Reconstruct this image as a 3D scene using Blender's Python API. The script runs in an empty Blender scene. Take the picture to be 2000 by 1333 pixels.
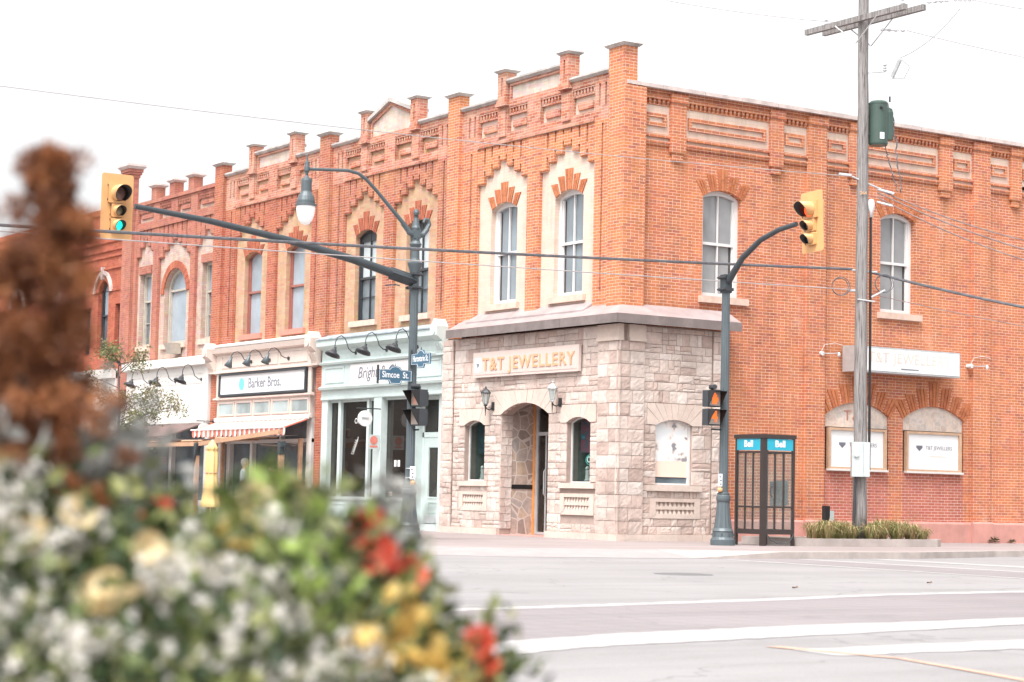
import bpy, bmesh, math, random
from mathutils import Vector, Matrix
S = bpy.context.scene
COL = S.collection
RAD = math.radians

# ------------------------------------------------------------------ camera
cam_d = bpy.data.cameras.new("camera")
cam = bpy.data.objects.new("camera", cam_d)
COL.objects.link(cam)
CX, CY, CZ = 34.346, -25.434, 0.92
cam.matrix_world = Matrix(((0.55186, 0.05129, 0.83236, CX),
                           (0.83366, -0.05954, -0.54906, CY),
                           (0.02140, 0.99691, -0.07561, CZ),
                           (0, 0, 0, 1)))
cam_d.sensor_width = 36.0
cam_d.lens = 71.13
cam_d.clip_start = 0.1
cam_d.clip_end = 900
cam_d.dof.use_dof = True
cam_d.dof.focus_distance = 43.0
cam_d.dof.aperture_fstop = 3.4
S.camera = cam

# ------------------------------------------------------------------ world (bright overcast) and sun
SUN_EL, SUN_AZ = RAD(60), RAD(200)
w = bpy.data.worlds.new("World"); S.world = w; w.use_nodes = True
nt = w.node_tree; nt.nodes.clear()
sky = nt.nodes.new('ShaderNodeTexSky'); sky.sky_type = 'NISHITA'; sky.sun_disc = False
sky.sun_elevation = SUN_EL; sky.sun_rotation = RAD(146)
sky.air_density = 1.0; sky.dust_density = 6.0; sky.ozone_density = 1.0
hsv = nt.nodes.new('ShaderNodeHueSaturation'); hsv.inputs['Saturation'].default_value = 0.08; hsv.inputs['Value'].default_value = 1.2
bg = nt.nodes.new('ShaderNodeBackground'); bg.inputs['Strength'].default_value = 0.15
out = nt.nodes.new('ShaderNodeOutputWorld')
nt.links.new(sky.outputs[0], hsv.inputs['Color'])
nt.links.new(hsv.outputs[0], bg.inputs['Color'])
nt.links.new(bg.outputs[0], out.inputs['Surface'])
sd = bpy.data.lights.new("sun", 'SUN'); sd.energy = 1.1; sd.angle = RAD(12); sd.color = (1.0, 0.97, 0.93)
so = bpy.data.objects.new("sun", sd); COL.objects.link(so)
sdir = Vector((math.cos(SUN_EL) * 0.56, -math.cos(SUN_EL) * 0.83, math.sin(SUN_EL)))
so.rotation_euler = sdir.to_track_quat('Z', 'Y').to_euler()
so.location = (20, -20, 40)
S.view_settings.view_transform = 'Standard'
S.view_settings.look = 'None'
S.view_settings.exposure = 1.10
S.view_settings.gamma = 1.0

# ------------------------------------------------------------------ materials
def newmat(name):
    m = bpy.data.materials.new(name); m.use_nodes = True
    n = m.node_tree; n.nodes.clear()
    o = n.nodes.new('ShaderNodeOutputMaterial'); p = n.nodes.new('ShaderNodeBsdfPrincipled')
    n.links.new(p.outputs[0], o.inputs[0])
    return m, n, p

def mth(n, op, a, b=None, c=None):
    x = n.nodes.new('ShaderNodeMath'); x.operation = op
    for i, v in enumerate((a, b, c)):
        if v is None: continue
        if isinstance(v, (int, float)): x.inputs[i].default_value = v
        else: n.links.new(v, x.inputs[i])
    return x.outputs[0]

def mixc(n, fac, a, b, mode='MIX'):
    x = n.nodes.new('ShaderNodeMix'); x.data_type = 'RGBA'; x.blend_type = mode
    for i, v in ((0, fac), (6, a), (7, b)):
        if isinstance(v, (int, float)): x.inputs[i].default_value = v
        elif isinstance(v, tuple): x.inputs[i].default_value = (*v[:3], 1)
        else: n.links.new(v, x.inputs[i])
    return x.outputs[2]

def ramp(n, fac, stops, interp='LINEAR'):
    x = n.nodes.new('ShaderNodeValToRGB'); x.color_ramp.interpolation = interp
    e = x.color_ramp.elements
    while len(e) < len(stops): e.new(0.5)
    for i, (p, c) in enumerate(stops):
        e[i].position = p
        e[i].color = (c, c, c, 1) if isinstance(c, (int, float)) else (*c, 1)
    n.links.new(fac, x.inputs[0])
    return x.outputs[0]

def noisef(n, scale, detail=4, rough=0.6, vec=None):
    x = n.nodes.new('ShaderNodeTexNoise'); x.inputs['Scale'].default_value = scale
    x.inputs['Detail'].default_value = detail; x.inputs['Roughness'].default_value = rough
    if vec is None:
        g = n.nodes.new('ShaderNodeNewGeometry'); vec = g.outputs['Position']
    n.links.new(vec, x.inputs['Vector'])
    return x.outputs[0]

def bumpn(n, p, h, strength=0.3, dist=0.01):
    b = n.nodes.new('ShaderNodeBump'); b.inputs['Strength'].default_value = strength
    b.inputs['Distance'].default_value = dist
    n.links.new(h, b.inputs['Height']); n.links.new(b.outputs[0], p.inputs['Normal'])

def pm(name, col, rough=0.6, metal=0.0, var=0.12, scale=6.0, bump=0.15, bscale=60, spec=0.5, island=0.0):
    m, n, p = newmat(name)
    f = noisef(n, scale)
    lo = tuple(c * (1 - var) for c in col); hi = tuple(min(1, c * (1 + var)) for c in col)
    c = ramp(n, f, [(0.3, lo), (0.7, hi)])
    if island:
        g = n.nodes.new('ShaderNodeNewGeometry')
        c2 = ramp(n, g.outputs['Random Per Island'], [(0, (1 - island,) * 3), (1, (1, 1, 1))])
        c = mixc(n, 1.0, c, c2, 'MULTIPLY')
    n.links.new(c, p.inputs['Base Color'])
    p.inputs['Roughness'].default_value = rough; p.inputs['Metallic'].default_value = metal
    p.inputs['Specular IOR Level'].default_value = spec
    if bump: bumpn(n, p, noisef(n, bscale, 3), bump, 0.004)
    return m

def emat(name, col, strength=1.0, base=(0, 0, 0)):
    m, n, p = newmat(name)
    p.inputs['Base Color'].default_value = (*base, 1); p.inputs['Roughness'].default_value = 0.4
    p.inputs['Emission Color'].default_value = (*col, 1); p.inputs['Emission Strength'].default_value = strength
    return m

def brick(name, cols, mortar, weather=None, wamt=0.5, bh=0.0672, bw=0.215, mw=0.0098, header=True, seed=0.0, wscale=0.7, grime=0.15, bl=0.10):
    m, n, p = newmat(name)
    g = n.nodes.new('ShaderNodeNewGeometry')
    s = n.nodes.new('ShaderNodeSeparateXYZ'); n.links.new(g.outputs['Position'], s.inputs[0])
    wob = noisef(n, 1.2, 2)
    u = mth(n, 'ADD', mth(n, 'ADD', s.outputs[0], s.outputs[1]), 50.0)
    z = mth(n, 'ADD', mth(n, 'DIVIDE', mth(n, 'ADD', s.outputs[2], mth(n, 'MULTIPLY', wob, 0.02)), bh), 60.0)
    row = mth(n, 'FLOOR', z)
    if header:
        hd = mth(n, 'LESS_THAN', mth(n, 'MODULO', row, 6.0), 0.5)
        wd = mth(n, 'SUBTRACT', bw, mth(n, 'MULTIPLY', hd, bw * 0.5))
    else:
        wd = mth(n, 'ADD', bw, 0.0)
    bu = mth(n, 'ADD', mth(n, 'DIVIDE', u, wd), mth(n, 'MULTIPLY', mth(n, 'MODULO', row, 2.0), 0.5))
    colm = mth(n, 'FLOOR', bu)
    fu = mth(n, 'MULTIPLY', mth(n, 'FRACT', bu), wd); fz = mth(n, 'MULTIPLY', mth(n, 'FRACT', z), bh)
    mo = mth(n, 'MAXIMUM', mth(n, 'LESS_THAN', fu, mw), mth(n, 'LESS_THAN', fz, mw))
    cb = n.nodes.new('ShaderNodeCombineXYZ')
    n.links.new(colm, cb.inputs[0]); n.links.new(row, cb.inputs[1]); cb.inputs[2].default_value = seed
    wn = n.nodes.new('ShaderNodeTexWhiteNoise'); wn.noise_dimensions = '3D'; n.links.new(cb.outputs[0], wn.inputs['Vector'])
    k = len(cols)
    c = ramp(n, wn.outputs['Value'], [(i / (k - 1) if k > 1 else 0, cc) for i, cc in enumerate(cols)])
    c = mixc(n, bl, c, wn.outputs['Color'], 'SOFT_LIGHT')
    if weather:
        wf = ramp(n, noisef(n, wscale, 5, 0.62), [(0.46, 0.0), (0.62, wamt)])
        c = mixc(n, wf, c, weather)
    gf = ramp(n, noisef(n, 3.0, 6, 0.7), [(0.35, 1.0 - grime), (0.6, 1.0)])
    c = mixc(n, 1.0, c, gf, 'MULTIPLY')
    mp = n.nodes.new('ShaderNodeMapping'); mp.inputs['Scale'].default_value = (2.2, 2.2, 0.22); n.links.new(g.outputs['Position'], mp.inputs[0])
    sk_ = ramp(n, noisef(n, 1.6, 5, 0.65, mp.outputs[0]), [(0.40, 0.86), (0.52, 1.0), (0.68, 1.0), (0.80, 1.08)])
    c = mixc(n, 1.0, c, sk_, 'MULTIPLY')
    pf_ = ramp(n, noisef(n, 0.9, 6, 0.7), [(0.60, 0.0), (0.70, 0.30)])
    c = mixc(n, pf_, c, tuple(0.55 * a + 0.45 * b for a, b in zip(mortar, (0.52, 0.40, 0.34))))
    mk = mth(n, 'MULTIPLY', mo, ramp(n, noisef(n, 2.0, 3), [(0.3, 0.55), (0.6, 1.0)]))
    c = mixc(n, mk, c, mortar)
    n.links.new(c, p.inputs['Base Color']); p.inputs['Roughness'].default_value = 0.85
    p.inputs['Specular IOR Level'].default_value = 0.25
    hgt = mth(n, 'ADD', mth(n, 'SUBTRACT', 1.0, mo), mth(n, 'MULTIPLY', noisef(n, 90, 2), 0.5))
    bumpn(n, p, hgt, 0.35, 0.006)
    return m

def blockmat(name, cols, rough=0.85, noise=0.12, bump=0.5, bscale=35, grime=0.2):
    m, n, p = newmat(name)
    g = n.nodes.new('ShaderNodeNewGeometry')
    k = len(cols)
    c = ramp(n, g.outputs['Random Per Island'], [(i / (k - 1), cc) for i, cc in enumerate(cols)])
    f = ramp(n, noisef(n, 9, 6, 0.7), [(0.3, 1 - noise * 2), (0.65, 1.0)])
    c = mixc(n, 1.0, c, f, 'MULTIPLY')
    f2 = ramp(n, noisef(n, 1.3, 4), [(0.35, 1 - grime), (0.6, 1.0)])
    c = mixc(n, 1.0, c, f2, 'MULTIPLY')
    n.links.new(c, p.inputs['Base Color']); p.inputs['Roughness'].default_value = rough
    p.inputs['Specular IOR Level'].default_value = 0.25
    bumpn(n, p, noisef(n, bscale, 5, 0.7), bump, 0.01)
    return m

def glass(name, base, rough=0.04, mixt=0.0, var=0.3):
    """window glass: glossy pane over a base colour; mixt lets the room behind show"""
    m, n, p = newmat(name)
    c = ramp(n, noisef(n, 1.1, 3), [(0.35, tuple(x * (1 - var) for x in base)), (0.65, tuple(min(1, x * (1 + var)) for x in base))])
    n.links.new(c, p.inputs['Base Color'])
    p.inputs['Roughness'].default_value = rough; p.inputs['Specular IOR Level'].default_value = 0.9
    bumpn(n, p, noisef(n, 2.5, 1), 0.05, 0.02)
    if mixt:
        tr = n.nodes.new('ShaderNodeBsdfTransparent'); tr.inputs[0].default_value = (0.8, 0.85, 0.84, 1)
        mx = n.nodes.new('ShaderNodeMixShader'); mx.inputs[0].default_value = mixt
        o = [x for x in n.nodes if x.type == 'OUTPUT_MATERIAL'][0]
        n.links.new(p.outputs[0], mx.inputs[1]); n.links.new(tr.outputs[0], mx.inputs[2]); n.links.new(mx.outputs[0], o.inputs[0])
    return m

O1, O2, O3, O4 = (0.52, 0.188, 0.090), (0.47, 0.158, 0.084), (0.54, 0.212, 0.100), (0.39, 0.130, 0.082)
M = {}
M['brick_corner'] = brick('orange_brick', [O4, O2, O1, O1, O3], (0.66, 0.455, 0.355), (0.53, 0.20, 0.075), 0.6, seed=1)
M['brick_side'] = brick('orange_side_brick', [O4, O2, (0.46, 0.155, 0.075), O1], (0.66, 0.455, 0.355), (0.52, 0.20, 0.085), 0.55, seed=2)
M['brick_top'] = brick('weathered_parapet_brick', [(0.376, 0.117, 0.074), (0.470, 0.153, 0.083), (0.496, 0.234, 0.158), (0.427, 0.180, 0.130)], (0.530, 0.414, 0.352), (0.513, 0.333, 0.250), 0.5, seed=3, wscale=1.2)
M['brick_mid'] = brick('red_brick', [(0.317, 0.091, 0.055), (0.380, 0.111, 0.061), (0.412, 0.141, 0.077), (0.348, 0.131, 0.099)], (0.475, 0.363, 0.296), (0.491, 0.242, 0.099), 0.45, seed=4)
M['brick_deep'] = brick('deep_red_brick', [(0.317, 0.081, 0.050), (0.380, 0.101, 0.055), (0.396, 0.127, 0.072)], (0.428, 0.302, 0.253), (0.459, 0.181, 0.077), 0.45, seed=5)
M['brick_pink'] = brick('dusty_red_brick', [(0.333, 0.116, 0.083), (0.396, 0.131, 0.094), (0.396, 0.161, 0.110)], (0.396, 0.242, 0.198), (0.444, 0.212, 0.143), 0.4, seed=6, mw=0.008)
M['brick_far'] = brick('plain_red_brick', [(0.333, 0.086, 0.050), (0.380, 0.101, 0.061), (0.396, 0.121, 0.066)], (0.364, 0.141, 0.099), None, seed=7, mw=0.007)
M['brick_infill'] = brick('rose_infill_brick', [(0.40, 0.125, 0.085), (0.44, 0.145, 0.10)], (0.62, 0.46, 0.42), None, seed=8, header=False, grime=0.12, bl=0.08)
M['buff_pale'] = brick('painted_cream_brick', [(0.608, 0.464, 0.380), (0.638, 0.502, 0.418), (0.593, 0.456, 0.372)], (0.547, 0.395, 0.319), (0.654, 0.517, 0.433), 0.5, seed=9, grime=0.1, bl=0.06)
M['buff_tan'] = brick('tan_brick', [(0.451, 0.286, 0.185), (0.495, 0.330, 0.223), (0.422, 0.255, 0.170)], (0.480, 0.255, 0.139), (0.510, 0.353, 0.262), 0.5, seed=10, grime=0.15, bl=0.15)
M['buff_grey'] = brick('pale_grey_brick', [(0.480, 0.349, 0.285), (0.530, 0.402, 0.330), (0.431, 0.297, 0.248)], (0.397, 0.244, 0.202), (0.563, 0.480, 0.431), 0.5, seed=11, grime=0.2, bl=0.15)
M['buff_white'] = brick('whitish_gable_brick', [(0.558, 0.468, 0.405), (0.612, 0.513, 0.450), (0.540, 0.432, 0.378)], (0.495, 0.396, 0.342), (0.522, 0.324, 0.243), 0.35, seed=12, grime=0.15, bl=0.15, wscale=2.5)
M['fan'] = blockmat('gauged_arch_brick', [(0.44, 0.14, 0.068), (0.50, 0.175, 0.08), (0.53, 0.20, 0.095)], bump=0.3)
M['fan_red'] = blockmat('red_arch_brick', [(0.36, 0.105, 0.065), (0.43, 0.13, 0.078), (0.46, 0.155, 0.09)], bump=0.3)
M['coping'] = pm('grey_coping_stone', (0.40, 0.37, 0.35), 0.9, var=0.3, scale=3, bump=0.5)
M['coping_light'] = pm('pale_coping_stone', (0.504, 0.423, 0.396), 0.9, var=0.2, scale=4, bump=0.5)
M['sill'] = pm('pink_sandstone_sill', (0.558, 0.405, 0.333), 0.85, var=0.15, scale=5, bump=0.4)
M['sill_red'] = pm('red_painted_sill', (0.56, 0.20, 0.15), 0.6)
M['stone'] = blockmat('rock_faced_sandstone', [(0.473, 0.357, 0.312), (0.587, 0.476, 0.423), (0.645, 0.545, 0.492), (0.551, 0.416, 0.362), (0.683, 0.595, 0.544)], bump=0.5, noise=0.10)
M['stone_smooth'] = blockmat('dressed_sandstone', [(0.562, 0.456, 0.394), (0.613, 0.508, 0.447), (0.589, 0.472, 0.410)], bump=0.3, noise=0.07, grime=0.12)
M['joint'] = pm('stone_joint_mortar', (0.34, 0.26, 0.225), 0.95)
M['copper'] = pm('weathered_copper_sheet', (0.378, 0.315, 0.313), 0.45, 0.25, var=0.18, scale=2.5, bump=0.1)
M['copper_edge'] = pm('dull_copper_fascia', (0.204, 0.167, 0.159), 0.45, 0.25, var=0.2, scale=3, bump=0.1)
M['plinth'] = pm('pink_painted_plinth', (0.458, 0.224, 0.188), 0.8, var=0.14, scale=2.2, bump=0.4, bscale=20)
M['white'] = pm('white_paint', (0.62, 0.60, 0.59), 0.5, var=0.05)
M['white_old'] = pm('off_white_board', (0.60, 0.575, 0.545), 0.6, var=0.04)
M['cream'] = pm('pinkish_cream_paint', (0.56, 0.47, 0.42), 0.55, var=0.05)
M['mint'] = pm('pale_mint_paint', (0.445, 0.515, 0.50), 0.5, var=0.05)
M['mint_light'] = pm('light_mint_paint', (0.49, 0.56, 0.545), 0.5, var=0.05)
M['slate'] = pm('slate_flashing', (0.28, 0.33, 0.36), 0.6, var=0.3)
M['taupe'] = pm('taupe_window_paint', (0.40, 0.36, 0.31), 0.55)
M['black_frame'] = pm('charcoal_window_paint', (0.035, 0.04, 0.045), 0.4)
M['red_frame'] = pm('brick_red_window_paint', (0.30, 0.115, 0.09), 0.5)
M['glass_sky'] = glass('sky_toned_glass', (0.19, 0.225, 0.25), var=.15)  # blue-grey of the reflected sky is partly put into the base colour
M['glass_neutral'] = glass('grey_sky_glass', (0.25, 0.25, 0.255), var=.15)  # base colour carries the neutral grey of the sky's reflection
M['glass_light'] = glass('curtained_glass', (0.285, 0.333, 0.376), var=0.12)
M['glass_blind'] = pm('roller_blind_behind_glass', (0.450, 0.495, 0.509), 0.2, var=0.05, bump=0)
M['glass_mid'] = glass('dim_glass', (0.13, 0.16, 0.18))
M['glass_dark'] = glass('dark_shop_glass', (0.03, 0.022, 0.018), mixt=0.45)
M['glass_frost'] = glass('clouded_transom_glass', (0.30, 0.36, 0.36), rough=0.25)
M['shade_dark'] = pm('sash_shadow_dark', (0.05, 0.045, 0.045), 0.9)  # near-black for the painted shadow strip beside the sash
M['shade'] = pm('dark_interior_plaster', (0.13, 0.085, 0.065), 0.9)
M['pole'] = pm('blue_grey_pole_paint', (0.082, 0.102, 0.112), 0.42, 0.1, var=0.12, scale=3, bump=0.05)
M['pole_dark'] = pm('dark_grey_arm_paint', (0.045, 0.055, 0.062), 0.4, 0.1, bump=0.03)
M['charcoal'] = pm('charcoal_metal', (0.04, 0.044, 0.05), 0.45, 0.1, bump=0.03)
M['black'] = pm('black_metal', (0.015, 0.014, 0.015), 0.5, bump=0.03)
M['brown_metal'] = pm('dark_brown_metal', (0.035, 0.025, 0.023), 0.5, bump=0.03)
M['yellow'] = pm('signal_yellow_paint', (0.60, 0.325, 0.14), 0.45, var=0.06, bump=0.02)
M['steel'] = pm('galvanised_steel', (0.52, 0.53, 0.54), 0.45, 0.5, bump=0.05)
M['porcelain'] = pm('grey_porcelain', (0.55, 0.56, 0.58), 0.25, bump=0)
M['wood_pole'] = None
M['timber_pale'] = pm('pale_timber', (0.46, 0.30, 0.20), 0.7)
M['timber'] = pm('fresh_timber', (0.45, 0.265, 0.165), 0.7, var=0.15, scale=10)
M['asphalt'] = None
M['globe'] = emat('frosted_lamp_globe', (1, 0.97, 0.96), 0.12, (0.78, 0.75, 0.75))

def wood_pole_mat():
    m, n, p = newmat('weathered_pole_wood')
    g = n.nodes.new('ShaderNodeNewGeometry')
    mp = n.nodes.new('ShaderNodeMapping'); mp.inputs['Scale'].default_value = (14, 14, 0.7)
    n.links.new(g.outputs['Position'], mp.inputs[0])
    f = noisef(n, 3.0, 6, 0.7, mp.outputs[0])
    c = ramp(n, f, [(0.36, (0.07, 0.06, 0.055)), (0.48, (0.21, 0.195, 0.19)), (0.7, (0.31, 0.29, 0.28))])
    n.links.new(c, p.inputs['Base Color']); p.inputs['Roughness'].default_value = 0.9
    bumpn(n, p, f, 0.6, 0.02)
    return m
M['wood_pole'] = wood_pole_mat()

def ground_mat(name, base, speck=0.08, crack=0.25, tile=None, pink=None):
    m, n, p = newmat(name)
    f = noisef(n, 120, 3, 0.8)
    c = ramp(n, f, [(0.35, tuple(x * (1 - speck) for x in base)), (0.65, tuple(min(1, x * (1 + speck)) for x in base))])
    f2 = ramp(n, noisef(n, 0.35, 5, 0.6), [(0.3, 0.84), (0.65, 1.0)])
    stn = n.nodes.new('ShaderNodeMapping'); stn.inputs['Scale'].default_value = (1.4, 0.10, 1); g0 = n.nodes.new('ShaderNodeNewGeometry'); n.links.new(g0.outputs['Position'], stn.inputs[0])
    c = mixc(n, 1.0, c, ramp(n, noisef(n, 1.0, 5, 0.65, stn.outputs[0]), [(0.38, 0.90), (0.55, 1.0)]), 'MULTIPLY')
    c = mixc(n, 1.0, c, ramp(n, noisef(n, 4.5, 6, 0.75), [(0.28, 0.86), (0.42, 1.0)]), 'MULTIPLY')
    c = mixc(n, 1.0, c, f2, 'MULTIPLY')
    vr = n.nodes.new('ShaderNodeTexVoronoi'); vr.feature = 'DISTANCE_TO_EDGE'; vr.inputs['Scale'].default_value = 0.35
    g = n.nodes.new('ShaderNodeNewGeometry')
    wv = n.nodes.new('ShaderNodeVectorMath'); wv.operation = 'ADD'
    nz = n.nodes.new('ShaderNodeTexNoise'); nz.inputs['Scale'].default_value = 1.2; n.links.new(g.outputs['Position'], nz.inputs['Vector'])
    n.links.new(g.outputs['Position'], wv.inputs[0]); n.links.new(nz.outputs['Color'], wv.inputs[1])
    n.links.new(wv.outputs[0], vr.inputs['Vector'])
    ck = mth(n, 'LESS_THAN', vr.outputs['Distance'], 0.006)
    ck = mth(n, 'MULTIPLY', ck, crack)
    c = mixc(n, ck, c, tuple(x * 0.45 for x in base))
    if tile:
        s = n.nodes.new('ShaderNodeSeparateXYZ'); n.links.new(g.outputs['Position'], s.inputs[0])
        a = mth(n, 'LESS_THAN', mth(n, 'FRACT', mth(n, 'DIVIDE', mth(n, 'ADD', s.outputs[0], 200), tile)), 0.02 / tile)
        b = mth(n, 'LESS_THAN', mth(n, 'FRACT', mth(n, 'DIVIDE', mth(n, 'ADD', s.outputs[1], 200), tile)), 0.02 / tile)
        c = mixc(n, mth(n, 'MULTIPLY', mth(n, 'MAXIMUM', a, b), 0.4), c, tuple(x * 0.5 for x in base))
    n.links.new(c, p.inputs['Base Color']); p.inputs['Roughness'].default_value = 0.9
    p.inputs['Specular IOR Level'].default_value = 0.2
    bumpn(n, p, f, 0.3, 0.004)
    return m
M['asphalt'] = ground_mat('worn_pale_asphalt', (0.266, 0.253, 0.253), 0.16, 0.35)
M['walk'] = ground_mat('pink_concrete_paving', (0.298, 0.249, 0.241), 0.06, 0.0, tile=1.4)
M['xwalk'] = ground_mat('stamped_pink_asphalt', (0.247, 0.220, 0.225), 0.10, 0.15, tile=0.35)
M['paint'] = pm('worn_white_road_paint', (0.331, 0.317, 0.313), 0.8, var=0.14, scale=14)
M['paint_orange'] = pm('worn_orange_road_paint', (0.45, 0.285, 0.215), 0.8, var=0.2, scale=10)
M['kerb'] = pm('concrete_kerb', (0.368, 0.319, 0.297), 0.9, var=0.2, scale=2.0, bump=0.4)
M['kerb_white'] = pm('pale_concrete_ramp', (0.288, 0.256, 0.251), 0.9, var=0.08, scale=3.0, bump=0.2)

# ------------------------------------------------------------------ mesh helpers
FA = Matrix(((1, 0, 0, 0), (0, -1, 0, 0), (0, 0, 1, 0), (0, 0, 0, 1)))       # (u, w, z): wall facing the main street
FB = Matrix(((0, 1, 0, 0), (1, 0, 0, 0), (0, 0, 1, 0), (0, 0, 0, 1)))        # (u, w, z): wall facing the side street
I4 = Matrix.Identity(4)
WM = {}

class MB:
    def __init__(s, T=I4): s.v = []; s.f = []; s.T = T
    def add(s, vs, fs, T=None):
        b = len(s.v); t = s.T if T is None else T
        s.v += [t @ Vector(x) for x in vs]; s.f += [tuple(b + i for i in q) for q in fs]
    def box(s, x0, x1, y0, y1, z0, z1, T=None):
        s.add([(x0, y0, z0), (x1, y0, z0), (x1, y1, z0), (x0, y1, z0), (x0, y0, z1), (x1, y0, z1), (x1, y1, z1), (x0, y1, z1)],
              [(0, 3, 2, 1), (4, 5, 6, 7), (0, 1, 5, 4), (1, 2, 6, 5), (2, 3, 7, 6), (3, 0, 4, 7)], T)
    def frus(s, a, b, T=None):
        """box with different rectangles: a=(x0,x1,y0,y1,z) bottom, b top"""
        s.add([(a[0], a[2], a[4]), (a[1], a[2], a[4]), (a[1], a[3], a[4]), (a[0], a[3], a[4]),
               (b[0], b[2], b[4]), (b[1], b[2], b[4]), (b[1], b[3], b[4]), (b[0], b[3], b[4])],
              [(0, 3, 2, 1), (4, 5, 6, 7), (0, 1, 5, 4), (1, 2, 6, 5), (2, 3, 7, 6), (3, 0, 4, 7)], T)
    def prism(s, pts, w0, w1, T=None):
        """polygon in (u,z) extruded along w"""
        k = len(pts)
        s.add([(p[0], w0, p[1]) for p in pts] + [(p[0], w1, p[1]) for p in pts],
              [tuple(range(k))] + [tuple(range(2 * k - 1, k - 1, -1))] + [(i, (i + 1) % k, k + (i + 1) % k, k + i) for i in range(k)], T)
    def side(s, pts, u0, u1, T=None):
        """profile in (w,z) extruded along u"""
        k = len(pts)
        s.add([(u0, p[0], p[1]) for p in pts] + [(u1, p[0], p[1]) for p in pts],
              [tuple(range(k))] + [tuple(range(2 * k - 1, k - 1, -1))] + [(i, (i + 1) % k, k + (i + 1) % k, k + i) for i in range(k)], T)
    def flat(s, pts, z0, z1, T=None):
        """plan polygon extruded in z"""
        k = len(pts)
        s.add([(p[0], p[1], z0) for p in pts] + [(p[0], p[1], z1) for p in pts],
              [tuple(range(k))] + [tuple(range(2 * k - 1, k - 1, -1))] + [(i, (i + 1) % k, k + (i + 1) % k, k + i) for i in range(k)], T)
    def ring(s, o, i, w0, w1, T=None):
        k = len(o)
        vs = [(p[0], w0, p[1]) for p in o] + [(p[0], w0, p[1]) for p in i] + [(p[0], w1, p[1]) for p in o] + [(p[0], w1, p[1]) for p in i]
        fs = []
        for a in range(k):
            b = (a + 1) % k
            fs += [(a, b, k + b, k + a), (2 * k + a, 3 * k + a, 3 * k + b, 2 * k + b), (a, 2 * k + a, 2 * k + b, b), (k + a, k + b, 3 * k + b, 3 * k + a)]
        s.add(vs, fs, T)
    def tube(s, pts, r, n=8, T=None):
        pts = [Vector(p) for p in pts]; k = len(pts)
        rr = r if isinstance(r, (list, tuple)) else [r] * k
        vs = []; ref = None
        for i, p in enumerate(pts):
            d = (pts[min(i + 1, k - 1)] - pts[max(i - 1, 0)]).normalized()
            if ref is None:
                ref = Vector((0, 0, 1)) if abs(d.z) < 0.9 else Vector((1, 0, 0))
            a = (ref - d * ref.dot(d)).normalized(); b = d.cross(a); ref = a
            for j in range(n):
                t = 2 * math.pi * j / n
                vs.append(tuple(p + (a * math.cos(t) + b * math.sin(t)) * rr[i]))
        fs = [tuple(range(n - 1, -1, -1)), tuple(range((k - 1) * n, k * n))]
        for i in range(k - 1):
            for j in range(n):
                fs.append((i * n + j, i * n + (j + 1) % n, (i + 1) * n + (j + 1) % n, (i + 1) * n + j))
        s.add(vs, fs, T)
    def lathe(s, prof, c=(0, 0, 0), n=16, T=None, flute=0):
        vs = []; k = len(prof)
        for r, z in prof:
            for j in range(n):
                t = 2 * math.pi * j / n
                q = r * (1 - (flute if (j % 2 and r > 0.03) else 0))
                vs.append((c[0] + q * math.cos(t), c[1] + q * math.sin(t), c[2] + z))
        fs = [tuple(range(n - 1, -1, -1)), tuple(range((k - 1) * n, k * n))]
        for i in range(k - 1):
            for j in range(n):
                fs.append((i * n + j, i * n + (j + 1) % n, (i + 1) * n + (j + 1) % n, (i + 1) * n + j))
        s.add(vs, fs, T)
    def build(s, name, mat, parent=None, smooth=False, local=False, label=None, recalc=True):
        me = bpy.data.meshes.new(name)
        me.from_pydata([tuple(v) for v in s.v], [], s.f); me.update()
        if recalc:
            bm = bmesh.new(); bm.from_mesh(me)
            bmesh.ops.recalc_face_normals(bm, faces=bm.faces); bm.to_mesh(me); bm.free()
        W = WM.get(parent.name, I4) if parent else I4
        if not local and parent: me.transform(W.inverted())
        if smooth: me.shade_smooth()
        if mat: me.materials.append(mat)
        o = bpy.data.objects.new(name, me); COL.objects.link(o)
        if parent: o.parent = parent
        WM[o.name] = W
        if label: o['label'] = label
        return o

def smooth_sharp(o, ang=35):
    me = o.data
    me.shade_smooth()
    try: me.set_sharp_from_angle(angle=RAD(ang))
    except Exception: pass
    return o

def tag(o, label, cat, group=None, kind=None):
    if label: o['label'] = label
    if cat: o['category'] = cat
    if group: o['group'] = group
    if kind: o['kind'] = kind
    return o

def thing(name, label, cat, loc=(0, 0, 0), rz=0.0, group=None):
    o = bpy.data.objects.new(name, None); COL.objects.link(o)
    o.empty_display_size = 0.2
    o.location = loc; o.rotation_euler = (0, 0, rz)
    WM[o.name] = Matrix.Translation(loc) @ Matrix.Rotation(rz, 4, 'Z')
    return tag(o, label, cat, group)

def struct(mb, name, mat):
    o = mb.build(name, mat); o['kind'] = 'structure'; return o

def copy_tree(o, parent=None):
    c = o.copy(); COL.objects.link(c)
    if parent: c.parent = parent
    WM[c.name] = WM.get(o.name, I4)
    for ch in list(o.children): copy_tree(ch, c)
    return c

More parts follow.
